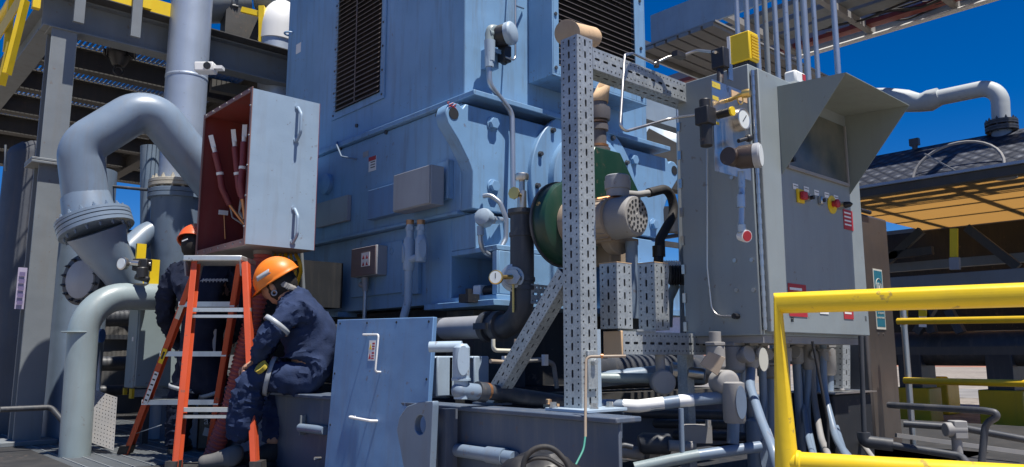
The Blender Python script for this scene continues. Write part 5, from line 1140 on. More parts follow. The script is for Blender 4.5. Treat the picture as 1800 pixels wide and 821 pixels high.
q = MB(); q.cyl(AY(838, 688, yv), AY(852, 690, yv), .040); q.build('coupling', 'pipedark', t); q = MB(); q.cyl(AY(850, 687, yv), AY(858, 688, yv), .034); q.build('rusty_ring', 'copper', t)
q = MB(); q.cyl(AY(856, 688, yv), AY(1075, 720, yv), .032); q.build('dark_run', 'pipedark', t)
for i, (px_, lab) in enumerate(((778, 'leftmost light blue channel foot behind the leaning panel'), (798, 'middle light blue channel foot behind the oval fitting'), (843, 'rightmost light blue channel foot under the black pipe'))):
    t = thing('channel_foot', AY(px_, 690, -.6), lab, 'channel', 'channel feet beside the oval fitting')
    q = MB(); a_ = AY(px_ - 9, 626, -.6); zb_ = ZS + .02; q.box((a_.x, -.6, zb_), (a_.x + .09, -.585, a_.z)); q.box((a_.x + .075, -.584, zb_), (a_.x + .09, -.45, a_.z)); q.box((a_.x, -.584, a_.z - .012), (a_.x + .074, -.45, a_.z)); q.build('folded_channel', 'lightblue', t, bevel=.01)
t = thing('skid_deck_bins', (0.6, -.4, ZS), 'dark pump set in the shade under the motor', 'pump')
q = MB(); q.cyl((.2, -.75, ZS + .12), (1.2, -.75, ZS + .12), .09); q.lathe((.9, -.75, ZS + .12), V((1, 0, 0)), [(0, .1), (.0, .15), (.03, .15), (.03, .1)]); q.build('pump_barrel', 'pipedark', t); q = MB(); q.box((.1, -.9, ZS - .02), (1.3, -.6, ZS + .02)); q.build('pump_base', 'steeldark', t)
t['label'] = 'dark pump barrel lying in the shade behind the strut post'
for o in [t]: o.name = 'shaded_pump'

# pipes right of the post, under the struts
ds = 3.35
t = run('upper_cross_pipe', 'white topped cross pipe with a round junction below the lower strut', 'pipe', [D(1040, 664, ds), D(1150, 665, ds)], .021, 'pipelight')
q = MB(); c_ = D(1163, 672, ds - .1); q.lathe(c_ - FW * -.04, (-FW + RT * .1 + UP * 0), [(0, .045), (.05, .05), (.06, .05), (.066, .044), (.068, .02)], 28); q.cyl(c_ + FW * .02, c_ + FW * .02 + UP * .17, .02); q.build('round_junction', 'dusty', t)
t = run('middle_cross_pipe', 'grey cross pipe with bright fittings running right behind the round junction', 'pipe', [D(1045, 668, ds + .15), D(1160, 655, ds + .25), D(1240, 662, ds + .2)], .034, 'pipe')
q = MB(); q.cyl(D(1180, 652, ds + .15), D(1196, 654, ds + .15), .04); q.cyl(D(1208, 655, ds + .1), D(1235, 658, ds + .1), .026); q.build('bright_union', 'stainless', t)
q = MB(); c_ = D(1268, 672, 3.1); q.lathe(c_ + FW * .05, -FW + RT * .25, [(0, .04), (.01, .048), (.08, .048), (.09, .042), (.095, .03)], 30); q.build('round_end', 'dusty', t)
run('large_cross_pipe', 'thick blue grey cross pipe with white sleeves running to the cabinet fittings', 'pipe', [D(1040, 712, 3.15), D(1130, 714, 3.1), D(1210, 703, 3.1), D(1286, 698, 3.1)], .024, 'pipe', bend=.3)
t['label'] = t['label']
lp = thing('white_pipe_sleeve', D(1130, 712, 3.08), 'long white sleeve on the thick cross pipe right of the post', 'sleeve')
q = MB(); q.sweep([D(1096, 713, 3.12), D(1122, 714, 3.1), D(1146, 711, 3.1), D(1166, 708.5, 3.1)], .0247, 18); q.build('sleeve', 'white', lp); q = MB(); q.sweep([D(1193, 705, 3.1), D(1218, 703, 3.1)], .0247, 18); q.build('sleeve', 'white', lp)  # white sleeves cover two lengths of the cross pipe
run('bottom_cross_pipe', 'lowest cross pipe, pale at its left end, meeting the cabinet risers', 'pipe', [D(1120, 822, 3.05), D(1230, 800, 3.05), D(1336, 785, 3.1)], .021, 'pipe')
q = MB(); q.sweep([D(1115, 823, 3.048), D(1180, 809, 3.048), D(1228, 800, 3.048)], .0217, 16); tag(q.build('pale_pipe_sleeve', 'pipelight', None), 'pale sleeve on the left end of the lowest cross pipe', 'sleeve')
t = run('banded_pipe', 'beige pipe with dark bands at the foot of the strut frame', 'pipe', [D(1072, 790, 3.3), D(1158, 802, 3.3)], .026, 'dusty')
q = MB(); q.cyl(D(1132, 797, 3.3), D(1140, 798, 3.3), .03); q.build('band', 'pipedark', t)
t = run('thin_riser', 'thin grey vertical tube between the cross pipes right of the post', 'tube', [D(1197, 718, 3.05), D(1199, 795, 3.05)], .010, 'pipe')
t = run('hook_tube', 'dark hooked tube rising beside the end of the skid beam', 'tube', [D(1088, 830, 2.95), D(1082, 790, 2.95), D(1096, 782, 2.95), D(1112, 786, 2.95)], .010, 'pipedark', bend=.03)
t = thing('control_valve', D(1150, 785, 3.25), 'dark dusty valve body with stem among the cross pipes', 'valve')
q = MB(); q.sweep([D(1122, 780, 3.25), D(1130, 779, 3.25), D(1178, 781, 3.25)], [.03, .042, .042], 18); q.build('body', 'pipedark', t, bevel=.006); q = MB(); q.cyl(D(1175, 783, 3.2), D(1218, 786, 3.2), .022); q.obox(D(1222, 762, 3.3), RT * .06, FW * .04, UP * .035); q.build('stem_block', 'dusty', t)
q = MB(); q.cyl(D(1245, 750, 3.2), D(1245, 738, 3.2), .012); q.build('bright_plug', 'stainless', t)
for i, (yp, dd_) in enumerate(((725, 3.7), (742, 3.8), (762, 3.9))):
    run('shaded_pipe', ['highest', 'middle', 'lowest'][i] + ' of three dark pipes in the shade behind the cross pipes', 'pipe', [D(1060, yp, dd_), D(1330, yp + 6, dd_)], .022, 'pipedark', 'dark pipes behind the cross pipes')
t = run('signal_tube', 'thin tan instrument tube running down the strut post and ending in green wire', 'tube', [D(1100, 626, 2.75), D(1030, 627, 2.75), D(1029, 730, 2.7), D(1029, 768, 2.68)], .005, 'beige', bend=.02)
q = MB(); q.sweep(fillet([D(1029, 766, 2.68), D(1026, 790, 2.66), D(1008, 825, 2.62)], .1), .0035, 8); q.build('green_wire', 'wire', t)
q = MB(); q.cyl(D(1060, 626, 2.75) , D(1056, 626, 2.75), .008); q.build('ferrule', 'copper', t)

# bag at the bottom
t = thing('black_bag', D(945, 815, 2.5), 'black holdall with a carrying strap lying at the foot of the skid', 'bag')
q = MB(); b_ = MB(); b_.ball((0, 0, 0), 1, seg=36); bcx = D(952, 850, 2.5); q.add([bcx + RT * (v.x * .135) + FW * v.y * .12 + UP * (math.copysign(abs(v.z) ** .8, v.z) * .095) for v in b_.v], b_.f); q = wrinkle(q, .016, 13, 4); q.build('bag_body', 'black', t)
q = MB(); q.sweep(fillet([D(918, 835, 2.38), D(922, 803, 2.38), D(944, 785, 2.38), D(972, 786, 2.38), D(996, 812, 2.38), D(1006, 840, 2.38)], .07), .0085, 10); q.build('strap', 'rubber', t)
q = MB(); q.sweep(fillet([D(918, 815, 2.39), D(940, 805, 2.38), D(965, 806, 2.38), D(990, 822, 2.38)], .05), .006, 8); q.build('zip_piping', 'rubber', t)

# ================================================================== CONTROL CABINET
CX0, CY0, CY1, CZ0, CZ1 = .114, -1.797, -1.436, 1.782, 2.915
CX1 = AY(1518, 583, CY0).x
t = thing('control_cabinet', (CX0, CY1, CZ0), 'large grey control cabinet with a deep window hood, push buttons and red stickers', 'cabinet')
q = MB(); q.box((CX0, CY0, CZ0), (CX1, CY1, CZ1)); q.build('enclosure', 'cab', t, bevel=.004)
q = MB(); q.box((CX0 + .03, CY0 - .028, CZ0 + .012), (CX1 + .004, CY0 - .004, CZ1 - .02)); q.build('door', 'cab', t, bevel=.004)
q = MB(); q.cyl((CX0 + .016, CY0 - .010, CZ0 + .02), (CX0 + .016, CY0 - .010, CZ1 - .03), .008, seg=10)
for i in range(26): z = CZ0 + .03 + i * .042; q.cyl((CX0 + .016, CY0 - .010, z), (CX0 + .016, CY0 - .010, z + .020), .0095, seg=10)
q.build('piano_hinge', 'stainless', t)
q = MB(); q.box((CX0 + .02, CY0 + .004, CZ0 - .03), (CX1 - .02, CY1 - .01, CZ0 - .001)); q.build('bottom_flange', 'dusty', t)
YD = CY0 - .0285
# hood
HXl, HXr = AY(1366, 152, YD).x, AY(1494, 342, YD).x
HT = AY(1366, 152, YD).z; HBl = AY(1376, 312, YD).z; HB = AY(1494, 342, YD).z
of_ = AX(1487, 127, HXl); yo = of_.y; zo = of_.z; orr = AX(1588, 186, HXr)
hd = .003
q = MB(); q.prism([(HXl, YD, HT), (HXl, yo, zo), (HXl, YD - .001, HB)], (hd, 0, 0)); q.prism([(HXr, YD, HT), (HXr, yo, zo), (HXr, YD - .001, HB)], (-hd, 0, 0))
q.prism([(HXl + hd + .0005, YD, HT), (HXr - hd - .0005, YD, HT), (HXr - hd - .0005, yo, zo), (HXl + hd + .0005, yo, zo)], (0, 0, -.003)); q.build('window_hood', 'hood', t)
# window
wl, wr_ = HXl + .05, HXr - .035; wt, wb = HT - .06, AY(1484, 322, YD).z
q = MB(); q.box((wl, YD - .006, wb), (wr_, YD - .001, wt)); q.build('window_pane', 'window', t)
q = MB(); q.box((wl - .012, YD - .014, wb - .015), (wr_ + .012, YD - .0005, wb - .0005)); q.box((wl - .012, YD - .014, wb), (wl - .0005, YD - .0005, wt)); q.box((wr_ + .0005, YD - .014, wb), (wr_ + .012, YD - .0005, wt)); q.build('window_frame', 'dusty', t, bevel=.001)
q = MB(); q.cyl((wl + .03, YD - .007, wb + .03), (wl + .03, YD - .02, wb + .03), .012); q.build('pane_knob', 'black', t)
# buttons
def onD(px, py): return AY(px, py, YD)
q = MB(); a_ = onD(1405, 345); q.box(a_ + V((-.028, -.010, -.03)), a_ + V((.028, -.0005, .03))); q.build('stop_button_plate', 'yellow', t, bevel=.002)
q = MB(); q.box(a_ + V((-.018, -.032, -.018)), a_ + V((.020, -.0105, .018))); q.build('stop_button_guard', 'redlab', t, bevel=.006)
q = MB(); q.cyl(a_ + V((.045, 0, -.005)), a_ + V((.045, -.03, -.005)), .015); q.build('selector_ring', 'stainless', t)
q = MB(); q.cyl(a_ + V((.045, -.0305, -.005)), a_ + V((.045, -.045, -.005)), .009); q.build('selector_knob', 'black', t)
q = MB(); a_ = onD(1440, 353); q.box(a_ + V((-.014, -.02, -.018)), a_ + V((.014, -.0005, .018))); q.build('push_button', 'stainless', t, bevel=.004)
q = MB(); q.cyl(a_ + V((.005, -.0205, 0)), a_ + V((.005, -.026, 0)), .009); q.build('push_button_cap', 'black', t)
q = MB(); a_ = onD(1462, 360); q.lathe(a_ + V((0, -.0005, 0)), V((0, -1, 0)), [(0, .042), (.004, .042)], 28); q.build('emergency_plate', 'yellow', t)
q = MB(); q.lathe(a_ + V((.002, -.005, .003)), V((0, -1, 0)), [(0, .014), (.014, .014), (.016, .020), (.026, .019), (.030, .012)], 24); q.build('emergency_button', 'redlab', t)
q = MB(); a2 = onD(1474, 362); q.lathe(a2 + V((0, -.0005, 0)), V((0, -1, 0)), [(0, .018), (.03, .018)], 20); q.build('lamp_ring', 'stainless', t)
q = MB(); q.lathe(a2 + V((.0, -.031, 0)), V((0, -1, 0)), [(0, .016), (.025, .012), (.035, .003)], 18); q.build('lamp_cap', 'black', t)
for px, py in ((1398, 328), (1417, 333), (1435, 339), (1453, 343), (1469, 348)):
    a_ = onD(px, py); q = MB(); q.box(a_ + V((-.022, -.002, -.012)), a_ + V((.022, -.0005, .012))); lb = q.build('name_tag', 'white', t)
    q = MB(); q.box(a_ + V((-.017, -.0026, .001)), a_ + V((.017, -.0021, .004))); q.build('tag_text', 'ink', t) 
for px, py, w_, h_ in ((1491, 387, .05, .052), (1402, 528, .075, .075), (1491, 540, .05, .06)):
    a_ = onD(px, py); q = MB(); q.box(a_ + V((-w_, -.002, -h_ / 1.1)), a_ + V((w_ if px < 1480 else .045, -.0005, h_ / 1.1))); q.build('red_sticker', 'redlab', t)
    for k_ in range(4):
        z = h_ * .55 - k_ * h_ * .36; q = MB(); q.box(a_ + V((-w_ * .85, -.0028, z)), a_ + V((w_ * .5, -.0021, z + h_ * .14))); q.build('sticker_text', 'white', t)
a_ = onD(1448, 540); q = MB(); q.box(a_ + V((-.04, -.002, -.03)), a_ + V((.04, -.0005, .05))); q.build('white_sticker', 'white', t); text('CAUTION', a_ + V((-.032, -.003, -.015)), (1, 0, 0), UP, .016, 'ink', t)
text('H', onD(1390, 566) + V((0, -.001, 0)), (1, 0, 0), UP, .03, 'ink', t)
q = MB(); a_ = AY(1521, 560, YD); q.box(a_ + V((-.004, 0, -.012)), a_ + V((.014, .01, .012))); q.build('side_latch', 'stainless', t)
# left face studs and tube
def onL(px, py, o=0): return AX(px, py, CX0 - o)
for px, py in ((1292, 458), (1322, 457), (1295, 510), (1325, 510), (1287, 312)):
    q = MB(); a_ = onL(px, py); q.cyl(a_, a_ - V((.006, 0, 0)), .009, seg=8); q.build('blind_stud', 'stainless', t)
q = MB(); q.sweep(fillet([onL(1243, 262, .03), onL(1243, 400, .03), onL(1243, 470, .03), onL(1252, 556, .02), onL(1290, 556, .02)], .07), .0045, 10); q.build('bent_tube', 'stainless', t)
q = MB(); a_ = onL(1297, 556); q.cyl(a_, a_ - V((.03, 0, 0)), .012, seg=8); q.build('tube_gland', 'black', t)
for i in range(9):
    q = MB(); a_ = onL(1189, 175 + i * 50); q.box((CX0 - .008, CY1 - .012, a_.z - .02), (CX0 - .0005, CY1 + .004, a_.z + .02)); q.build('edge_clip', 'stainless', t)
q = MB(); q.box((.9, CY1 + .01, DK), (.95, CY1 + .06, CZ0 - .001)); q.build('support_leg', 'galv', t); q = MB(); q.box((.13, CY1 + .01, DK), (.18, CY1 + .06, CZ0 - .001)); q.build('support_leg', 'galv', t)
# plate with gauges
YP = CY0 - .003
t = thing('gauge_panel', AY(1285, 310, YP), 'polished gauge mounting plate with brass fittings beside the cabinet edge', 'panel')
g0_, g1_ = AY(1250, 139, YP), AY(1316, 312, YP); zl1, zl2 = AY(1254, 300, YP).z, g0_.z
xr = min(AY(1312, 168, YP).x, CX0 - .004)
q = MB(); q.box((g0_.x, YP - .003, zl1), (xr, YP, zl2)); q.build('mounting_plate', 'stainless', t)
for a, b, c, d in ((1251, 142, 1266, 158), (1252, 167, 1263, 178), (1254, 212, 1264, 220)):
    u, v = AY(a, b, YP - .0035), AY(c, d, YP - .0035); q = MB(); q.box((u.x, YP - .0045, u.z), (v.x, YP - .0032, v.z)); q.build('yellow_tag', 'glove', t)
u, v = AY(1284, 154, YP), AY(1312, 182, YP); q = MB(); q.box((u.x, YP - .0045, u.z - .01), (min(v.x, xr), YP - .0032, v.z + .0)); q.build('tan_label', 'tan', t)
q = MB(); gpos = AY(1297, 212, YP); q.lathe(gpos, V((0, -1, 0)), [(0, .036), (.0, .046), (.03, .046), (.032, .042), (.028, .036)], 32); q.build('pressure_gauge_case', 'stainless', t)
q = MB(); q.lathe(gpos + V((0, -.0285, 0)), V((0, -1, 0)), [(0, .040), (.001, .040)], 32); q.build('gauge_dial', 'dial', t)
q = MB(); q.bar(gpos + V((-.012, -.0305, -.012)), gpos + V((.016, -.0305, .018)), .003, .001, V((0, 1, 0))); q.build('gauge_needle', 'ink', t)
q = MB(); a_ = AY(1275, 178, YP); q.cyl(a_, a_ + V((0, -.03, 0)), .008); a2 = AY(1305, 166, YP - .09); q.cyl(AY(1282, 176, YP - .03), a2, .008); q.lathe(a2, V((.3, -1, .05)), [(0, .016), (.02, .018), (.03, .016)], 16); q.build('brass_valve', 'brass', t)
q = MB(); q.sweep([AY(1301, 174, YP - .07) + V((.02 * math.cos(k_ * PI / 8), -.0, .022 * math.sin(k_ * PI / 8))) for k_ in range(16)], .003, 6, closed=True); q.build('pull_ring', 'brass', t)
q = MB(); a_ = AY(1262, 202, YP); q.cyl(a_, a_ + V((.0, -.06, 0)), .017); q.build('black_regulator', 'black', t); q = MB(); q.cyl(a_ + V((0, -.0605, 0)), a_ + V((0, -.068, 0)), .0185); q.build('yellow_cap', 'yellow', t)
q = MB(); a_ = AX(1240, 205, g0_.x - .03); q.obox(a_, V((.03, 0, 0)), V((0, .03, 0)), UP * .035); q.cyl(a_ - UP * .03, a_ - UP * .12, .024); q.cyl(a_ + UP * .03, a_ + UP * .07, .022); q.build('relay_valve', 'black', t, bevel=.004)
t2 = thing('panel_transmitter', AY(1300, 275, YP - .08), 'dark round transmitter with a pale glass face on the gauge plate', 'instrument')
c_ = AY(1292, 278, YP - .06); q = MB(); dd = V((.35, -1, .0)).normalized(); q.lathe(c_ + dd * .0, dd, [(0, .036), (.02, .045), (.07, .046)], 28); q.cyl(c_ + V((-.05, 0, 0)), c_ + V((.0, 0, 0)), .035); q.build('housing', paint('brown_black_enamel', (.05, .035, .03), .4, dirt=.4), t2)
q = MB(); q.lathe(c_ + dd * .072, dd, [(0, .047), (.02, .049), (.026, .044)], 30); q.build('face_ring', 'greybox', t2); q = MB(); q.lathe(c_ + dd * .0985, dd, [(0, .042), (.001, .042)], 30); q.build('glass_face', 'dial', t2)
q = MB(); q.ball(AY(1316, 243, YP - .06), .016); q.cyl(AY(1298, 248, YP - .05), AY(1312, 244, YP - .06), .008); q.build('black_knob', 'black', t2)
q = MB(); q.cyl(AY(1303, 302, YP - .06), AY(1304, 330, YP - .06), .014); q.cyl(AY(1304, 330, YP - .06), AY(1303, 395, YP - .06), .012); q.lathe(AY(1303, 365, YP - .06), UP, [(0, .012), (.001, .017), (.05, .017), (.051, .012)], 12); q.cyl(AY(1303, 395, YP - .06), AY(1304, 408, YP - .06), .017); q.build('drain_leg', 'cond', t2)
q = MB(); d_ = V((-.3, -.9, -.15)).normalized(); a_ = AY(1307, 415, YP - .06); q.lathe(a_ - d_ * .02, d_, [(0, .018), (.03, .024), (.04, .024)], 20); q.build('drain_cap', 'white', t2); q = MB(); q.lathe(a_ + d_ * .0205, d_, [(0, .02), (.002, .02)], 20); q.build('red_insert', 'redlab', t2)
# solenoid on top and tubes
t = thing('solenoid_valve', AY(1270, 120, YP), 'black solenoid valve above the gauge plate at the cabinet top', 'valve')
q = MB(); q.obox(AY(1266, 104, YP + .03), V((.022, 0, 0)), V((0, .03, 0)), UP * .042); q.cyl(AY(1266, 118, YP + .03), AY(1266, 150, YP + .02), .014); q.build('coil', 'black', t, bevel=.004); q = MB(); q.obox(AY(1283, 127, YP + .02), V((.016, 0, 0)), V((0, .004, 0)), UP * .035); q.build('bracket', 'stainless', t)
t = run('air_hose', 'thin braided hose from the strut arm to the black solenoid valve', 'hose', [AY(1150, 112, -1.5), AY(1175, 100, -1.52), AY(1200, 98, -1.55), AY(1225, 88, -1.6), AY(1258, 92, YP + .03)], .006, 'stainless', bend=.05)
q = MB(); q.obox(AY(1193, 97, -1.55), V((.03, 0, 0)), V((0, .015, 0)), UP * .012); q.build('clip', 'black', t); MB().cyl(AY(1154, 106, -1.5), AY(1154, 118, -1.5), .012).build('clip', 'black', t)
run('signal_loop_tube', 'thin silver tube looping from the cabinet gauge panel down beside the strut arm', 'tube', [AX(1240, 200, g0_.x - .05), AY(1180, 208, -1.62), AY(1100, 231, -1.62), AY(1090, 222, -1.62), AY(1098, 96, -1.55), AY(1112, 94, -1.5), AY(1150, 112, -1.5)], .0055, 'stainless', bend=.04)
# beacon
bz = CZ1 + .002
t = thing('yellow_beacon', (.16, -1.74, bz), 'yellow louvred beacon box on a black base on top of the control cabinet', 'beacon')
a_ = AX(1318, 108, .13); kx, ky = .135, -1.735; 
kk = D(1320, 103, 3.13)
q = MB(); bxx = AX(1318, 100, CX0 + .02); X_, Y_ = bxx.x, bxx.y; zb1, zb2 = AX(1318, 103, X_).z, AX(1314, 53, X_).z
q.box((X_, Y_, zb1), (X_ + .075, Y_ + .105, zb2)); q.build('housing', 'yellow', t, bevel=.004)
q = MB(); q.box((X_ + .01, Y_ + .01, CZ1 + .001), (X_ + .07, Y_ + .095, zb1 - .0005)); q.build('base', 'black', t)
q = MB()
for i in range(8): z = zb1 + .01 + i * (zb2 - zb1 - .02) / 8; q.box((X_ + .015, Y_ - .004, z), (X_ + .07, Y_ - .0005, z + .008))
q.build('louvre_fins', 'yellowdk', t); q = MB(); q.box((X_ - .003, Y_ + .09, zb1), (X_ + .0, Y_ + .105, zb2)); q.build('white_edge', 'white', t)
t = thing('white_sounder', D(1410, 135, 3.6), 'small white and red sounder on top of the cabinet behind the hood', 'sounder')
a_ = D(1408, 136, 3.55); q = MB(); q.box(a_ + V((-.05, 0, -.035)), a_ + V((.05, .06, .03))); q.build('case', 'white', t, bevel=.01); q = MB(); q.box(a_ + V((.012, -.003, -.01)), a_ + V((.04, -.0005, .02))); q.build('red_panel', 'redlab', t)
# risers
ris = [(1302, 112, .012), (1320, 128, .013), (1338, 132, .012), (1354, 135, .013), (1372, 140, .013), (1391, 142, .0135), (1411, 145, .013), (1425, 150, .016), (1443, 150, .012), (1479, 155, .0145)]
words_ = ['first riser conduit from the left, beside the yellow beacon', 'second riser conduit from the left, behind the yellow beacon', 'third riser conduit from the left above the cabinet', 'fourth riser conduit from the left, darker than its neighbours', 'fifth riser conduit from the left above the cabinet', 'sixth riser conduit from the left, rising over the cabinet middle', 'seventh riser conduit from the left above the white sounder', 'eighth riser conduit from the left, the thickest', 'ninth riser conduit from the left above the hood', 'rightmost riser conduit standing apart above the hood']
for (px, py, r), wd in zip(ris, words_):
    dd = 3.60 + (px - 1300) * .0012; a_ = D(px, py + 60, dd)
    t = thing('riser_conduit', a_, wd, 'conduit', 'riser conduits above the cabinet')
    q = MB(); lean = V((random.uniform(-.01, .01), random.uniform(-.01, .01), 0)); q.cyl((a_.x, a_.y, CZ1 - .1), V((a_.x, a_.y, 6.3)) + lean, r, seg=14); q.build('conduit_run', 'cond' if px != 1354 else 'steel', t)
    q = MB(); zc = 3.55 + (px * 7 % 50) / 70; q.cyl((a_.x, a_.y, zc), (a_.x, a_.y, zc + .06), r * 1.22, seg=14); q.build('coupling', 'cond', t)

# ================================================================== FITTINGS UNDER THE CABINET
t_ends = []
def fitting(px, y0_, y1_, d, r, lab, path, mat='dusty', cap=None, hexn=True):
    """conduit that leaves the cabinet bottom through a fitting and runs down a path"""
    Yf = -1.63 + (d - 3.15) * .6; a_ = AY(px, y0_, Yf); a_.z = min(a_.z, CZ0 - .035); b_ = AY(px, y1_, Yf); b_ = V((a_.x, a_.y, b_.z)); t = thing('bottom_conduit', b_, lab, 'conduit', 'conduits below the cabinet')
    q = MB(); q.cyl(a_ + UP * .05, a_, r * .8); q.sweep([a_, a_ - UP * .01, b_ + UP * .012, b_], [r * .9, r * 1.25, r * 1.25, r * .9], 20)
    q.lathe(a_ - UP * .006, UP, [(0, r), (.001, r * 1.45), (.014, r * 1.45), (.015, r)], 6); q.build('seal_fitting', mat, t, bevel=.0015)
    if cap:
        dv = (-FW + RT * cap).normalized(); c_ = a_.lerp(b_, .45); q = MB(); q.lathe(c_ + dv * r * .6, dv + UP * .25, [(0, r * .85), (r * 1.2, r * .85), (r * 1.21, r * 1.05), (r * 1.7, r * 1.05), (r * 1.72, r * .5)], 18); q.build('side_plug', mat, t, bevel=.0015)
    pts = [b_] + [AY(x_, y_, Yf + min(0, (dd_ - d) * 2.4)) for x_, y_, dd_ in path]; q = MB(); q.sweep(fillet(pts, .18, 7), r * .72, 18); t_run = q.build('conduit_run', 'pipe' if mat == 'dusty' else mat, t); t_ends.append(pts[-1]); return t
fitting(1257, 600, 650, 3.12, .030, 'dusty bottom conduit with a flat plate, leftmost under the cabinet', [(1257, 672, 3.12)], cap=None)
q = MB(); a_ = D(1255, 640, 3.06); q.prism([a_ + RT * x_ + UP * z_ for x_, z_ in ((-.055, .0), (-.02, .05), (.045, .025), (.012, -.045))], -FW * .006); tag(q.build('steel_tag_plate', 'beige', None, bevel=.002), 'tilted square metal plate tied to the leftmost bottom conduit', 'plate')
t = fitting(1290, 602, 655, 3.14, .034, 'dusty bottom conduit with oval cover, second from the left', [(1288, 780, 3.14)], cap=.7)
q = MB(); c_ = D(1290, 706, 3.06); q.sweep([c_ + UP * .075, c_ + UP * .07, c_ - UP * .07, c_ - UP * .08], [.03, .042, .042, .036], 20); q.build('conduit_body', 'dusty', t)
q = MB(); c2 = c_ - FW * .04 + RT * .015; q.prism([c2 + RT * (.02 * math.cos(a)) + UP * (.062 * math.sin(a)) for a in [k_ * PI / 10 for k_ in range(20)]], -FW * .008); q.build('oval_cover', 'pipe', t)
fitting(1318, 600, 648, 3.08, .026, 'bottom conduit with ring plug bending to a white lower end', [(1318, 680, 3.05), (1338, 740, 3.0), (1362, 800, 2.95), (1366, 850, 2.95)], cap=.8)
q = MB(); yb_e = -1.63 - .07 * .6; q.sweep(fillet([AY(1345, 756, yb_e - .096 - .04), AY(1362, 800, yb_e - .156), AY(1366, 850, yb_e - .156)], .18), .0200, 16); tag(q.build('white_conduit_end', 'white', None), 'white lower end of the bending conduit left of the yellow guard rail', 'sleeve')
fitting(1305, 612, 690, 3.3, .022, 'slim dusty bottom conduit hidden between two thicker ones', [(1306, 760, 3.3)])
fitting(1338, 605, 650, 3.2, .024, 'dusty bottom conduit just left of the yellow guard rail', [(1342, 700, 3.2), (1342, 830, 3.2)], cap=.3)
t = fitting(1352, 640, 665, 3.35, .045, 'thickest grey bottom conduit behind the yellow guard rail', [(1352, 850, 3.35)])
fitting(1322, 700, 750, 3.25, .020, 'slim bottom conduit with oval cover in the shade', [(1322, 780, 3.25)])
t = thing('lower_junction', D(1340, 790, 3.15), 'grey conduit junction with oval cover where the lowest cross pipe ends', 'conduit fitting')
q = MB(); c_ = D(1332, 790, 3.45); q.sweep([c_ + UP * .13, c_ + UP * .12, c_ - UP * .12, c_ - UP * .13], [.03, .045, .045, .03], 20); q.build('body', 'pipe', t); q = MB(); c2 = c_ - FW * .045 + RT * .015 - UP * .02; q.prism([c2 + RT * (.022 * math.cos(a)) + UP * (.07 * math.sin(a)) for a in [k_ * PI / 10 for k_ in range(20)]], -FW * .008); q.build('oval_cover', 'pipe', t)
q = MB(); a_ = D(1342, 632, 3.05); q.prism([a_ + RT * (.018 * math.cos(a)) + UP * (.045 * math.sin(a)) for a in [k_ * PI / 8 for k_ in range(16)]], -FW * .003); tag(q.build('hanging_tag', 'paper', None), 'small oval paper tag hanging beside the conduits left of the guard rail', 'tag')
fitting(1398, 600, 640, 3.25, .028, 'bottom conduit with fat fitting right of the guard rail post', [(1404, 700, 3.25), (1412, 830, 3.25)], cap=-.5)
fitting(1418, 600, 650, 3.2, .022, 'bottom conduit with bright lower end inside the guard rail', [(1418, 740, 3.2), (1428, 790, 3.15), (1440, 840, 3.1)], cap=.4)
fitting(1436, 608, 645, 3.25, .022, 'bottom conduit bending right to a pale end inside the guard rail', [(1436, 740, 3.25), (1448, 790, 3.2), (1470, 840, 3.15)], cap=.5)
fitting(1456, 600, 660, 3.25, .026, 'rightmost dark bottom conduit sweeping right to a pale end', [(1458, 720, 3.25), (1480, 790, 3.15), (1520, 840, 3.05)], mat='dusty', cap=None)
for i, (px, y1, dx, sl) in enumerate(((1272, 700, 0, 0), (1304, 720, 6, 0), (1382, 840, 14, 1), (1409, 840, 22, 1), (1428, 835, 30, 1), (1447, 838, 44, 1), (1478, 842, 60, 1), (1366, 840, 6, 1))):
    y_b = -1.55 - (i % 3) * .06; a_ = AY(px, 612, y_b); a_.z = CZ0 - .03; t = thing('slim_conduit', a_, ['slim dusty conduit close to the tilted metal plate', 'slim dusty conduit between the oval covers', 'slim conduit just right of the guard rail post', 'second slim conduit right of the guard rail post', 'third slim conduit right of the guard rail post', 'fourth slim conduit right of the guard rail post', 'slim conduit bending farthest right under the cabinet', 'slim conduit hidden behind the guard rail post'][i], 'conduit', 'slim conduits below the cabinet')
    q = MB(); pts = [a_, AY(px + 1, 690, y_b), AY(px + dx * .5, 770, y_b - .12 * sl), AY(px + dx * 1.4, y1, y_b - .42 * sl)] if sl else [a_, AY(px, y1, y_b)]; q.sweep(fillet(pts, .22, 7), .0125 + .002 * (i % 3), 14); q.build('conduit_run', 'pipe' if i % 2 else 'dusty', t)
    q = MB(); q.cyl(a_ - UP * .03, a_ - UP * .075, .022, seg=10); q.lathe(a_ - UP * .03, UP, [(0, .02), (.001, .027), (.012, .027), (.013, .02)], 6); q.build('hub', 'dusty', t)
t = run('loose_black_cable', 'thin black cable sagging behind the bottom conduits', 'cable', [D(1428, 600, 3.35), D(1440, 660, 3.35), D(1455, 740, 3.35), D(1457, 830, 3.35)], .006, 'black', bend=.15)
t = thing('black_pedestal_box', D(1470, 820, 3.9), 'black box with a bright top edge behind the bottom conduits', 'box')
a_ = D(1470, 690, 3.95); q = MB(); q.obox(D(1462, 770, 3.95), V((.2, 0, 0)), V((0, .12, 0)), UP * .22); q.build('casing', 'void', t, bevel=.01); q = MB(); q.obox(D(1462, 770, 3.95) + UP * .224, V((.22, 0, 0)), V((0, .14, 0)), UP * .003); q.build('top_plate', 'stainless', t)
t = thing('cabinet_support_strut', D(1474, 640, 4.0), 'perforated strut leg below the right end of the control cabinet', 'strut')
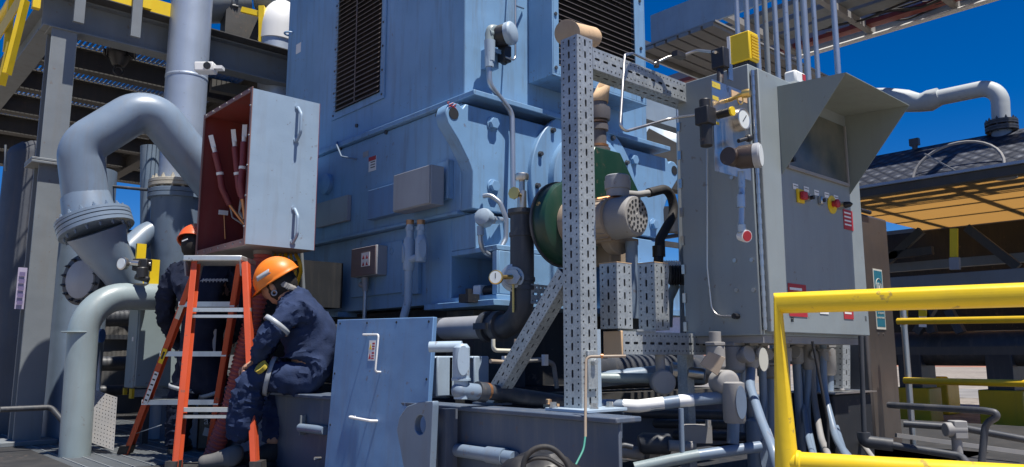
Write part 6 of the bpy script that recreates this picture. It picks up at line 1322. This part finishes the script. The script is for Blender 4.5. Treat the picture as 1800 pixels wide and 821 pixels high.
q = strut(D(1474, 682, 4.0), D(1474, 590, 4.0), .08, V((1, 0, 0))); q.build('perforated_leg', 'galv', t, smooth=False, solid=.002); shade_fill(D(1474, 682, 4.0), D(1474, 590, 4.0), .08, V((1, 0, 0)), t); q = MB(); q.tube([D(1420, 606, 4.0), D(1462, 608, 4.0)], .015); q.build('cross_tube', 'stainless', t)
t = run('thin_drop_conduit', 'thin grey conduit dropping from the right end of the cabinet to an elbow', 'conduit', [D(1513, 590, 3.6), D(1519, 765, 3.6)], .011, 'pipedark')
q = MB(); q.tube([D(1518, 760, 3.6), D(1519, 776, 3.6), D(1570, 782, 3.55)], .028, .04); q.build('elbow', 'pipedark', t); q = MB(); q.tube([D(1565, 782, 3.55), D(1690, 802, 3.4), D(1712, 830, 3.3)], .016); q.build('lower_run', 'pipedark', t)

# ================================================================== RIGHT: BROWN CABINET, GUARD RAIL, LOW PIPES
YR = -1.15
xa, xb = AY(1518, 480, YR).x, AY(1563, 480, YR).x + .03; zt4 = AY(1530, 378, YR).z
t = thing('brown_cabinet', (xa, YR, DK - .3), 'tall narrow brown stainless cabinet with a teal safety sign, behind the control cabinet', 'cabinet')
q = MB(); q.box((xa, YR, DK - .3), (xb, YR + .45, zt4)); q.build('casing', 'brown', t, bevel=.02)
q = MB(); q.box((xb + .004, YR + .02, DK - .3), (xb + .02, YR + .4, zt4 - .1)); q.build('side_trim', 'stainless', t)
q = MB(); q.tube([(xa - .02, YR - .01, zt4 + .012), (xa + .14, YR - .01, zt4 + .012)], .014); q.build('top_roller', 'black', t)
s0 = AY(1533, 573, YR); s1 = AY(1533, 472, YR); x_l = AY(1533, 480, YR).x; x_r = x_l + .145; zb_, zt_ = s0.z - .02, s1.z
t = thing('safety_sign', (x_l, YR, zb_), 'teal and cream safety equipment sign on the brown cabinet, partly behind the yellow rail', 'sign')
q = MB(); q.box((x_l, YR - .006, zb_), (x_r, YR - .001, zt_)); q.build('sign_plate', 'paper', t)
hw_ = x_r - x_l; zm = zb_ + (zt_ - zb_) * .40
q = MB(); q.box((x_l + .01, YR - .0075, zm + .008), (x_r - .01, YR - .0062, zt_ - .012)); q.build('upper_field', 'teal', t); q = MB(); q.box((x_l + .01, YR - .0075, zb_ + .018), (x_r - .01, YR - .0062, zm)); q.build('lower_field', 'teal', t)
cc_ = V(((x_l + x_r) / 2, YR - .009, (zm + zt_) / 2)); q = MB(); q.sweep([cc_ + V((.048 * math.cos(a), 0, .058 * math.sin(a))) for a in [k_ * PI / 14 for k_ in range(28)]], .0022, 6, closed=True); q.build('pictogram_ring', 'paper', t)
q = MB(); q.lathe(cc_ + V((0, .001, .022)), V((0, -1, 0)), [(0, .008), (.0015, .008)], 12); q.build('figure_head', 'paper', t); q = MB(); q.prism([cc_ + V(p_) for p_ in ((-.012, 0, .012), (.012, 0, .012), (.016, 0, -.035), (.004, 0, -.035), (0, 0, -.012), (-.004, 0, -.035), (-.016, 0, -.035))], (0, -.0015, 0)); q.build('figure_body', 'paper', t)
for s_ in (-1, 1): q = MB(); q.prism([cc_ + V((s_ * x_, 0, z_)) for x_, z_ in ((.022, .03), (.034, .02), (.036, -.015), (.028, -.02))], (0, -.0015, 0)); q.build('gear_pictogram', 'paper', t)
for i, tx in enumerate(('USO OBLIGATORIO', 'DE EQUIPO', 'DE PROTECCION')): text(tx, (cc_.x, YR - .008, zm - .028 - i * .032), (1, 0, 0), UP, .0165 if i != 1 else .018, 'paper', t, align='CENTER')
for i in range(2): 
    q = MB(); q.cyl((x_l + .03 + i * .08, YR, zb_ - .03), (x_l + .03 + i * .08, YR - .004, zb_ - .03), .006, seg=8); q.build('rivet', 'stainless', t)
t = thing('dark_side_panel', (AY(1500, 600, -1.0).x, -1.0, DK - .3), 'dark brown side column between the control cabinet and the brown cabinet', 'column')
q = MB(); q.box((AY(1494, 600, -1.0).x, -1.0, DK - .6), (xa + .05, -.6, zt4)); q.build('casing', paint('dark_brown', (.045, .04, .038), .4, dirt=.3), t, bevel=.01)

# near yellow guard rail
t = thing('yellow_guard_rail', D(1375, 821, 1.95), 'bright yellow guard rail in the right foreground, with one post and two rails', 'railing')
r_ = .0275
pA, pB = D(1368, 533, 1.96), D(1815, 516, 1.70)
pC = V((pA.x, pA.y, D(1398, 812, 1.96).z)); hdir = (pB - pA); hdir.z = 0; hdir.normalize()
q = MB(); q.sweep([pB + hdir * .6 + UP * .0, pA, pC + UP * .0, pC - UP * 1.0], r_, 28); q.build('top_rail_and_post', 'yellow', t)
q = MB(); pD = pC + hdir * 1.4; q.sweep([pC + hdir * .012, pD], r_ * .92, 26); q.build('mid_rail', 'yellow', t)
q = MB(); q.lathe(pC + hdir * .026, hdir, [(-.004, r_ * .9), (0, r_ * 1.06), (.006, r_ * 1.04), (.010, r_ * .9)], 24); q.build('weld_bead', 'yellow', t)
# far yellow rails
t = thing('far_yellow_rail', D(1700, 670, 4.9), 'far yellow railing with two horizontal bars behind the guard rail', 'railing')
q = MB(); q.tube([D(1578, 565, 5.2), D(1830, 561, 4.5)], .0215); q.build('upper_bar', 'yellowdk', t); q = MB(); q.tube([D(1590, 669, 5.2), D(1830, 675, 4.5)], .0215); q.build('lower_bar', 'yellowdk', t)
q = MB(); a_ = D(1587, 540, 5.2); q.cyl(a_ + UP * .1, a_ - UP * 1.2, .02); q.build('post', 'stainless', t)
# low dark hand rail and pipes
t = run('dark_looped_rail', 'dark looped tube rail low in front of the brown cabinet', 'railing', [D(1562, 712, 3.6), D(1730, 722, 3.2), D(1762, 727, 3.15), D(1732, 745, 3.2), D(1722, 850, 3.2)], .014, 'pipedark', bend=.06)
t = run('low_conduit_line', 'dark conduit line with a junction tee running right along the deck', 'conduit', [D(1588, 745, 3.8), D(1690, 752, 3.7), D(1830, 778, 3.5)], .016, 'pipedark')
q = MB(); c_ = D(1680, 755, 3.68); q.cyl(c_ - RT * .05, c_ + RT * .04, .032); q.cyl(c_, c_ - UP * .12, .022); q.obox(c_ + RT * .01 - UP * .0, RT * .03, FW * .03, UP * .04); q.build('junction_tee', 'dusty', t, bevel=.004)
q = MB(); q.bar(D(1575, 765, 3.9), D(1830, 800, 3.9), .02, .02); tag(q.build('deck_edge_strip', 'dusty', None), 'pale steel edge strip along the dark deck at lower right', 'strip')

# ================================================================== RIGHT BACKGROUND: LONG COVERED EXCHANGER
XE = 5.6
def onE(px, py, o=0): return AX(px, py, XE + o)
e1, e2 = onE(1525, 322), onE(1800, 272)
YA, YZ = e1.y + 1.6, -6.5
zF1 = (onE(1600, 322).z + onE(1800, 284).z) / 2; zF0 = onE(1700, 316).z
t = thing('covered_exchanger', (XE, 0, 0), 'long covered heat exchanger with embossed dark cladding and a tan sunlit canopy at right', 'exchanger')
q = MB(); q.box((XE, YZ, zF0 - .02), (XE + .08, YA, zF1)); q.build('fascia', 'steeldark', t, bevel=.006)
q = MB(); q.box((XE - .03, YZ, zF1 + .002), (XE + .06, YA, zF1 + .03)); q.build('gutter_edge', 'alu', t)
ridge = AX(1700, 244, XE + .9)
q = MB(); q.prism([(XE + .05, YZ, zF1 + .03), (XE + .9, YZ, ridge.z), (XE + .9, YZ, ridge.z - .04), (XE + .05, YZ, zF1 - .01)], (0, YA - YZ, 0)); q.build('clad_roof', 'emboss', t, smooth=False)
XF0, XF1 = XE + .95, XE + 4.4
zs0, zs1 = AX(1700, 318, XF0).z, AX(1700, 396, XF1).z
q = MB(); q.prism([(XF0, YZ, zs0), (XF1, YZ, zs1), (XF1, YZ, zs1 + .01), (XF0, YZ, zs0 + .01)], (0, YA - YZ - .5, 0)); q.build('translucent_canopy', 'sheet', t, smooth=False)
for i in range(13):
    q = MB(); y = YZ + .4 + i * 1.15; q.bar((XF0, y, zs0 + .16), (XF1, y, zs1 + .16), .07, .1); q.build('canopy_purlin', 'steeldark', t)
for xx_ in (.7, 1.5, 2.4): zq = zs0 + (zs1 - zs0) * xx_ / (XF1 - XF0); q = MB(); q.box((XF0 + xx_, YZ, zq + .24), (XF0 + xx_ + .10, YA + 4, zq + .30)); q.build('canopy_rafter', 'steeldark', t)
q = MB(); q.box((XF1 + .02, YZ, zs1 - .08), (XF1 + .12, YA + 4, zs1 + .05)); q.build('eave_beam', 'steel', t)
zz1, zz0 = onE(1700, 478, .4).z, onE(1700, 512, .4).z
q = MB(); q.box((XE + .4, YZ, zz0), (XE + .5, YA, zz1)); q.build('mid_beam', 'steel', t, bevel=.005)
q = MB(); q.box((XF1 - .1, YZ, zz0 - .3), (XF1, YA + 4, zs1 - .03)); q.build('back_wall', 'void', t)
q = MB(); zc_ = (onE(1700, 585, .8).z + onE(1700, 640, .8).z) / 2; rc = abs(onE(1700, 585, .8).z - onE(1700, 640, .8).z) / 2; q.cyl((XE + .9, YZ, zc_), (XE + .9, YA, zc_), rc + .02, seg=36); q.build('exchanger_shell', 'pipedark', t)
q = MB(); z_ = onE(1700, 620, .3).z; q.box((XE + .25, YZ, z_ - .02), (XE + .33, YA, z_ + .06)); q.build('side_runner', 'steeldark', t)
q = MB(); z_ = onE(1700, 452, 1.0).z; q.bar((XE + 1.5, YZ, z_), (XE + 1.5, YA, z_), .1, .1); q.build('inner_beam', 'steel', t)
for (pa, pb) in (((1700, 400), (1790, 470)), ((1620, 405), (1560, 460)), ((1560, 450), (1640, 440))):
    q = MB(); q.bar(AX(pa[0], pa[1], XE + 1.2), AX(pb[0], pb[1], XE + 1.2), .07, .09); q.build('diagonal_strut', 'steeldark', t)
for (pa, pb) in (((1612, 585), (1640, 540)), ((1640, 585), (1625, 540)), ((1668, 545), (1690, 585))):
    q = MB(); q.bar(onE(*pa, .6), onE(*pb, .6), .1, .08); q.build('saddle_brace', 'pipedark', t)
for px in (1612, 1768):
    a_ = onE(px, 650, .9); q = MB(); q.box((XE + .7, a_.y - .12, .5), (XE + 1.1, a_.y + .12, zc_)); q.build('leg', 'pipedark', t, bevel=.005)
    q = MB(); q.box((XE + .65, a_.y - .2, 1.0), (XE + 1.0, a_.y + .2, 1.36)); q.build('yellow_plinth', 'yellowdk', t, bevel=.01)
t = thing('yellow_hanger', onE(1677, 480, .2), 'yellow hanger bar with a pale lower clamp under the tan canopy', 'hanger')
q = MB(); q.bar(onE(1677, 402, .2), onE(1677, 452, .2), .07, .03, V((1, 0, 0))); q.build('bar', 'yellow', t); q = MB(); q.bar(onE(1678, 453, .2), onE(1679, 474, .2), .09, .05, V((1, 0, 0))); q.build('clamp', 'greybox', t)
for px, lab in ((1589, 'left striped marker between the rails'), (1622, 'right striped marker between the rails')):
    t = thing('striped_marker', onE(px, 565, .3), lab + ' below the grey mid beam', 'marker', 'striped markers'); q = MB(); q.bar(onE(px, 536, .3), onE(px, 575, .3), .07, .02, V((1, 0, 0))); q.build('white_stripe', 'white', t); q = MB(); q.bar(onE(px, 545, .28), onE(px, 556, .28), .075, .02, V((1, 0, 0))); q.build('orange_stripe', 'yellow', t)
t = thing('yellow_block', onE(1640, 690, 1.5), 'yellow concrete block on the gravel between the exchanger legs', 'block')
a_ = onE(1646, 690, 2.2); q = MB(); q.box((a_.x - .2, a_.y - .2, 1.0), (a_.x + .2, a_.y + .2, 1.40)); q.cyl((a_.x, a_.y, 1.40), (a_.x, a_.y, 1.45), .15, seg=8); q.build('block_body', 'yellow', t, bevel=.02)
# small details on the roof
t = thing('roof_vent', AX(1609, 262, XE + .9), 'tiny valve standing on the embossed roof ridge', 'valve')
q = MB(); a_ = AX(1609, 268, XE + .9); q.cyl(a_ - UP * .1, a_ + UP * .12, .03); q.obox(a_ + UP * .12, V((.03, 0, 0)), V((0, .05, 0)), UP * .04); q.build('body', 'pipedark', t)
t = thing('roof_hoop', AX(1680, 285, XE + .3), 'pale half round tube hoop on the embossed roof slope', 'hoop')
c_ = AX(1682, 302, XE + .1); c_.z += .0; q = MB(); q.sweep([c_ + V((.0, .42 * math.cos(a), 0)) + V((.12, 0, .34)).normalized() * (.34 * math.sin(a)) for a in [k_ * PI / 16 for k_ in range(17)]], .015, 8); q.build('hoop', 'dusty', t); q = MB(); q.bar(c_, c_ + V((.03, .3, .25)), .015, .015); q.build('spoke', 'dusty', t)
# pale pipe with flange at right
t = thing('pale_overhead_pipe', AX(1762, 235, XE + .9), 'pale lagged pipe bulging behind the hood and bending down to a bolted flange', 'pipe')
XP = XE + .9
def onP(px, py): return AX(px, py, XP)
pts = [onP(1470, 165), onP(1580, 170), onP(1612, 172), onP(1640, 172), onP(1700, 160), onP(1757, 148), onP(1762, 232)]
q = MB(); q.sweep(fillet([onP(1615, 178), onP(1650, 172), onP(1757, 150), onP(1760, 212)], .30, 10), .088, 24); q.build('pipe_run', 'lagging', t)
q = MB(); q.sweep([onP(1440, 190), onP(1500, 176), onP(1560, 175), onP(1592, 178), onP(1618, 181), onP(1634, 177), onP(1652, 169)], [.13, .14, .14, .13, .10, .12, .10], 24); q = wrinkle(q, .012, 6); q.build('lagged_bulge', 'lagging', t)
q = MB(); f_ = onP(1760, 217); q.flange(f_, UP, .155, .025, 10, .012); q.flange(f_ - UP * .064, UP, .155, .025, 10, .008); q.build('flange', 'pipedark', t); q = MB(); q.cyl(f_ - UP * .6, f_ - UP * .08, .10); q.build('nozzle', 'pipe', t)

# ================================================================== CABLE TRAY BRIDGE
zT = 6.0; yS, yE = -6.0, 3.2
xL_, xR_ = AZ(1132, 82, zT).x, AZ(1400, 104, zT).x
t = thing('cable_tray_bridge', (xL_, yE, zT), 'overhead cable tray bridge crossing the sky above the control cabinet', 'cable tray')
q = MB(); q.box((xL_, yS, zT), (xL_ + .04, yE - .25, zT + .42)); q.build('side_girder', paint('blue_grey_girder', (.20, .28, .38), .45, dirt=.3), t)
q = MB(); q.box((xR_ - .06, yS, zT - .02), (xR_, yE + 2, zT + .35)); q.build('far_girder', 'steel', t)
q = MB(); q.box((xR_ - .35, yS, zT + .04), (xR_ - .20, yE + 2, zT + .10)); q.build('red_cable_bundle', 'red', t)
q = MB(); q.tube([(xR_ - .13, yS, zT - .04), (xR_ - .13, yE + 2, zT - .04)], .03); q.build('edge_conduit', 'white', t)
for i in range(9):
    y = yE - .4 - i * 1.05; q = MB(); q.box((xL_ + .045, y, zT), (xR_ - .065, y + .08, zT + .09)); q.build('cross_rung', 'dusty', t)
for i, x in enumerate((.5, .9, 1.25)):
    q = MB(); q.box((xL_ + x, yS, zT + .095), (xL_ + x + .26, yE - .3 - i * .4, zT + .16)); q.build('tray', 'steel', t)
q = MB(); q.box((xL_ + 1.7, yS, zT + .2), (xR_ - .4, yE - 1.2, zT + .22)); q.build('deck_plate', 'pipedark', t)
q = MB(); 
random.seed(3)
for i in range(10):
    x = xL_ + 1.8 + random.random() * (xR_ - xL_ - 2.3); y0_ = -1.5 + random.random() * 1.5; q.sweep(fillet([V((x, y0_ + 1.5, zT + .15)), V((x + random.uniform(-.2, .2), y0_ + .8, zT + .02 + random.uniform(-.05, .08))), V((x + random.uniform(-.2, .2), y0_, zT + .1))], .3), .014, 6)
q.build('loose_cables', 'rubber', t)
t = thing('lower_cable_trough', AZ(1180, 150, 5.2), 'short fluted grey cable trough hanging under the left end of the tray bridge', 'cable tray')
q = MB(); pA_ = D(1140, 88, 8.0); pB_ = D(1260, 140, 8.6); 
ex2 = V((1, 0, 0)); u0 = AZ(1133, 90, 5.2)
for i in range(6): q.box((u0.x, u0.y - .16 * i, 5.2 + .002 * i), (u0.x + 3.2, u0.y - .16 * i - .13, 5.24 + .002 * i))
q.box((u0.x, u0.y - .96, 5.25), (u0.x + 3.2, u0.y + .02, 5.27)); q.build('fluted_pan', 'dusty', t)
q = MB(); q.box((u0.x, u0.y + .03, 5.15), (u0.x + 3.2, u0.y + .06, 5.36)); q.build('side_rail', 'stainless', t)
# pipe rack steel seen between motor and cabinet
for (pa, pb, dd_, w_, h_, lab, mt) in (((1130, 245), (1200, 282), 7.5, .12, .22, 'dark horizontal rack beam right of the motor, the upper one', 'steeldark'), ((1120, 180), (1200, 205), 7.0, .15, .3, 'pale rack beam beside the motor housing corner', 'lightblue'), ((1130, 300), (1200, 318), 8.0, .15, .26, 'dark rack beam above the black hose', 'steeldark'), ((1120, 388), (1205, 386), 6.0, .1, .2, 'dark horizontal beam behind the black hose', 'pipedark')):
    q = MB(); q.bar(D(*pa, dd_), D(*pb, dd_), w_, h_); tag(q.build('rack_beam', mt, None), lab, 'beam', 'rack beams between motor and cabinet')
q = MB(); q.bar(D(1150, 310, 7.8), D(1150, 560, 7.8), .07, .07, RT); tag(q.build('rack_post', 'pipelight', None), 'pale thin rack post standing between motor and cabinet', 'post')
q = MB(); q.bar(D(1192, 170, 3.8), D(1200, 590, 3.8), .02, .02, RT); tag(q.build('cabinet_back_rod', 'cond', None), 'thin galvanised rod standing just left of the control cabinet', 'rod')
t = thing('rounded_tank', D(1170, 210, 12), 'pale rounded tank top glimpsed between motor and cabinet', 'tank'); q = MB(); a_ = D(1165, 262, 12); q.lathe((a_.x, a_.y, a_.z - .6), UP, [(0, .7), (.5, .7), (.8, .55), (.95, .3), (1.0, .02)], 36); q.build('tank_shell', 'lightblue', t)
t = thing('corrugated_adapter', D(1186, 480, 3.6), 'black and white ribbed adapter between the upright strut and the cabinet', 'adapter')
q = MB(); q.lathe(D(1165, 478, 3.7), RT, [(i * .006, .05 + .006 * (i % 2)) for i in range(14)], 24); q.build('ribbed_white', 'white', t); q = MB(); q.lathe(D(1176, 484, 3.65), RT, [(i * .006, .042 + .006 * (i % 2)) for i in range(12)], 24); q.build('ribbed_black', 'rubber', t)
run('pale_curved_tube', 'pale curved tube rising right of the upright struts', 'tube', [D(1188, 500, 3.7), D(1176, 525, 3.7), D(1174, 575, 3.7)], .022, 'pipelight', bend=.06)
run('vertical_grey_fitting', 'short blue grey vertical pipe behind the left upright strut', 'pipe', [D(1110, 425, 3.5), D(1112, 560, 3.5)], .028, 'pipe')
t = thing('far_warehouse', D(1190, 600, 90), 'far cream warehouse with blue containers seen between strut and cabinet', 'building')
a_ = D(1190, 560, 90); q = MB(); q.box((a_.x - 10, a_.y - 14, 0), (a_.x + 10, a_.y + 20, 5.5)); q.build('walls', 'cream', t); q = MB(); q.box((a_.x - 14, a_.y - 12, 0), (a_.x - 11, a_.y + 10, 2.6)); q.build('container', 'blue', t)
# thing behind left: distant units seen through the gap by the pale elbow
t = thing('blue_valve_handwheel', D(172, 590, 5.8), 'blue valve and pale pipes glimpsed between elbow pipe and junction cabinet', 'valve')
q = MB(); q.cyl(D(168, 590, 5.8), D(180, 590, 5.8), .05); q.build('valve_body', 'blue', t); q = MB(); q.tube([D(172, 545, 5.9), D(172, 690, 5.9)], .018); q.build('stem_tube', 'white', t)
q = MB(); q.tube([D(0, 720, 5.0), D(90, 716, 5.2), D(110, 740, 5.2)], .018); tag(q.build('deck_level_pipe', 'pipedark', None), 'dark low pipe crossing the deck at the far left', 'pipe')

# ================================================================== LEFT BACKGROUND PLANT
bgl = [(20, 560, 9.5, 1.0, 405, 'vessel', 'dark upright vessel standing far behind the wrapped vessel'), (110, 700, 10.5, .7, 398, 'vessel', 'dark upright vessel far behind the vertical header'),
       (205, 700, 9.0, .55, 408, 'vessel', 'dark upright vessel far behind the yellow instrument stand'), (330, 700, 10.0, .9, 402, 'vessel', 'dark upright vessel far behind the standing worker'), (440, 700, 9.0, .6, 380, 'vessel', 'dark upright vessel far behind the ladder'), (520, 700, 11.0, 1.1, 360, 'vessel', 'dark upright vessel far behind the terminal box')]
for px, py, d_, r_v, ty, cat, lab in bgl:
    b0 = D(px, 626, d_); zt = D(px, ty, d_).z; t = thing('background_vessel', (b0.x, b0.y, 0), lab, cat, 'dark vessels in the left background')
    q = MB(); q.lathe((b0.x, b0.y, 0), UP, [(0, r_v), (zt - .25, r_v), (zt - .1, r_v * .85), (zt, r_v * .4)], 36); q.build('shell', 'steeldark', t)
    q = MB(); q.lathe((b0.x, b0.y, zt * .6), UP, [(0, r_v), (.001, r_v + .04), (.05, r_v + .04), (.051, r_v)], 36); q.build('ring_band', 'pipedark', t)
    q = MB(); q.tube([(b0.x - r_v * .9, b0.y - r_v * .5, .3), (b0.x - r_v * .9, b0.y - r_v * .5, zt * .9), (b0.x - r_v * .9 + .6, b0.y - r_v * .5, zt * .9)], .04); q.build('side_pipe', 'pipe', t)
for i, (x0, x1, y_, d_, r_v) in enumerate(((100, 560, 470, 8.2, .06), (100, 560, 560, 8.0, .09), (150, 480, 640, 7.6, .07), (-20, 300, 690, 7.4, .05))):
    run('background_header', ['highest', 'second highest', 'third', 'lowest'][i] + ' of the dim horizontal headers in the left background', 'pipe', [D(x0, y_, d_), D(x1, y_ - 6, d_ + .8)], r_v, 'pipedark', 'dim headers in the left background')
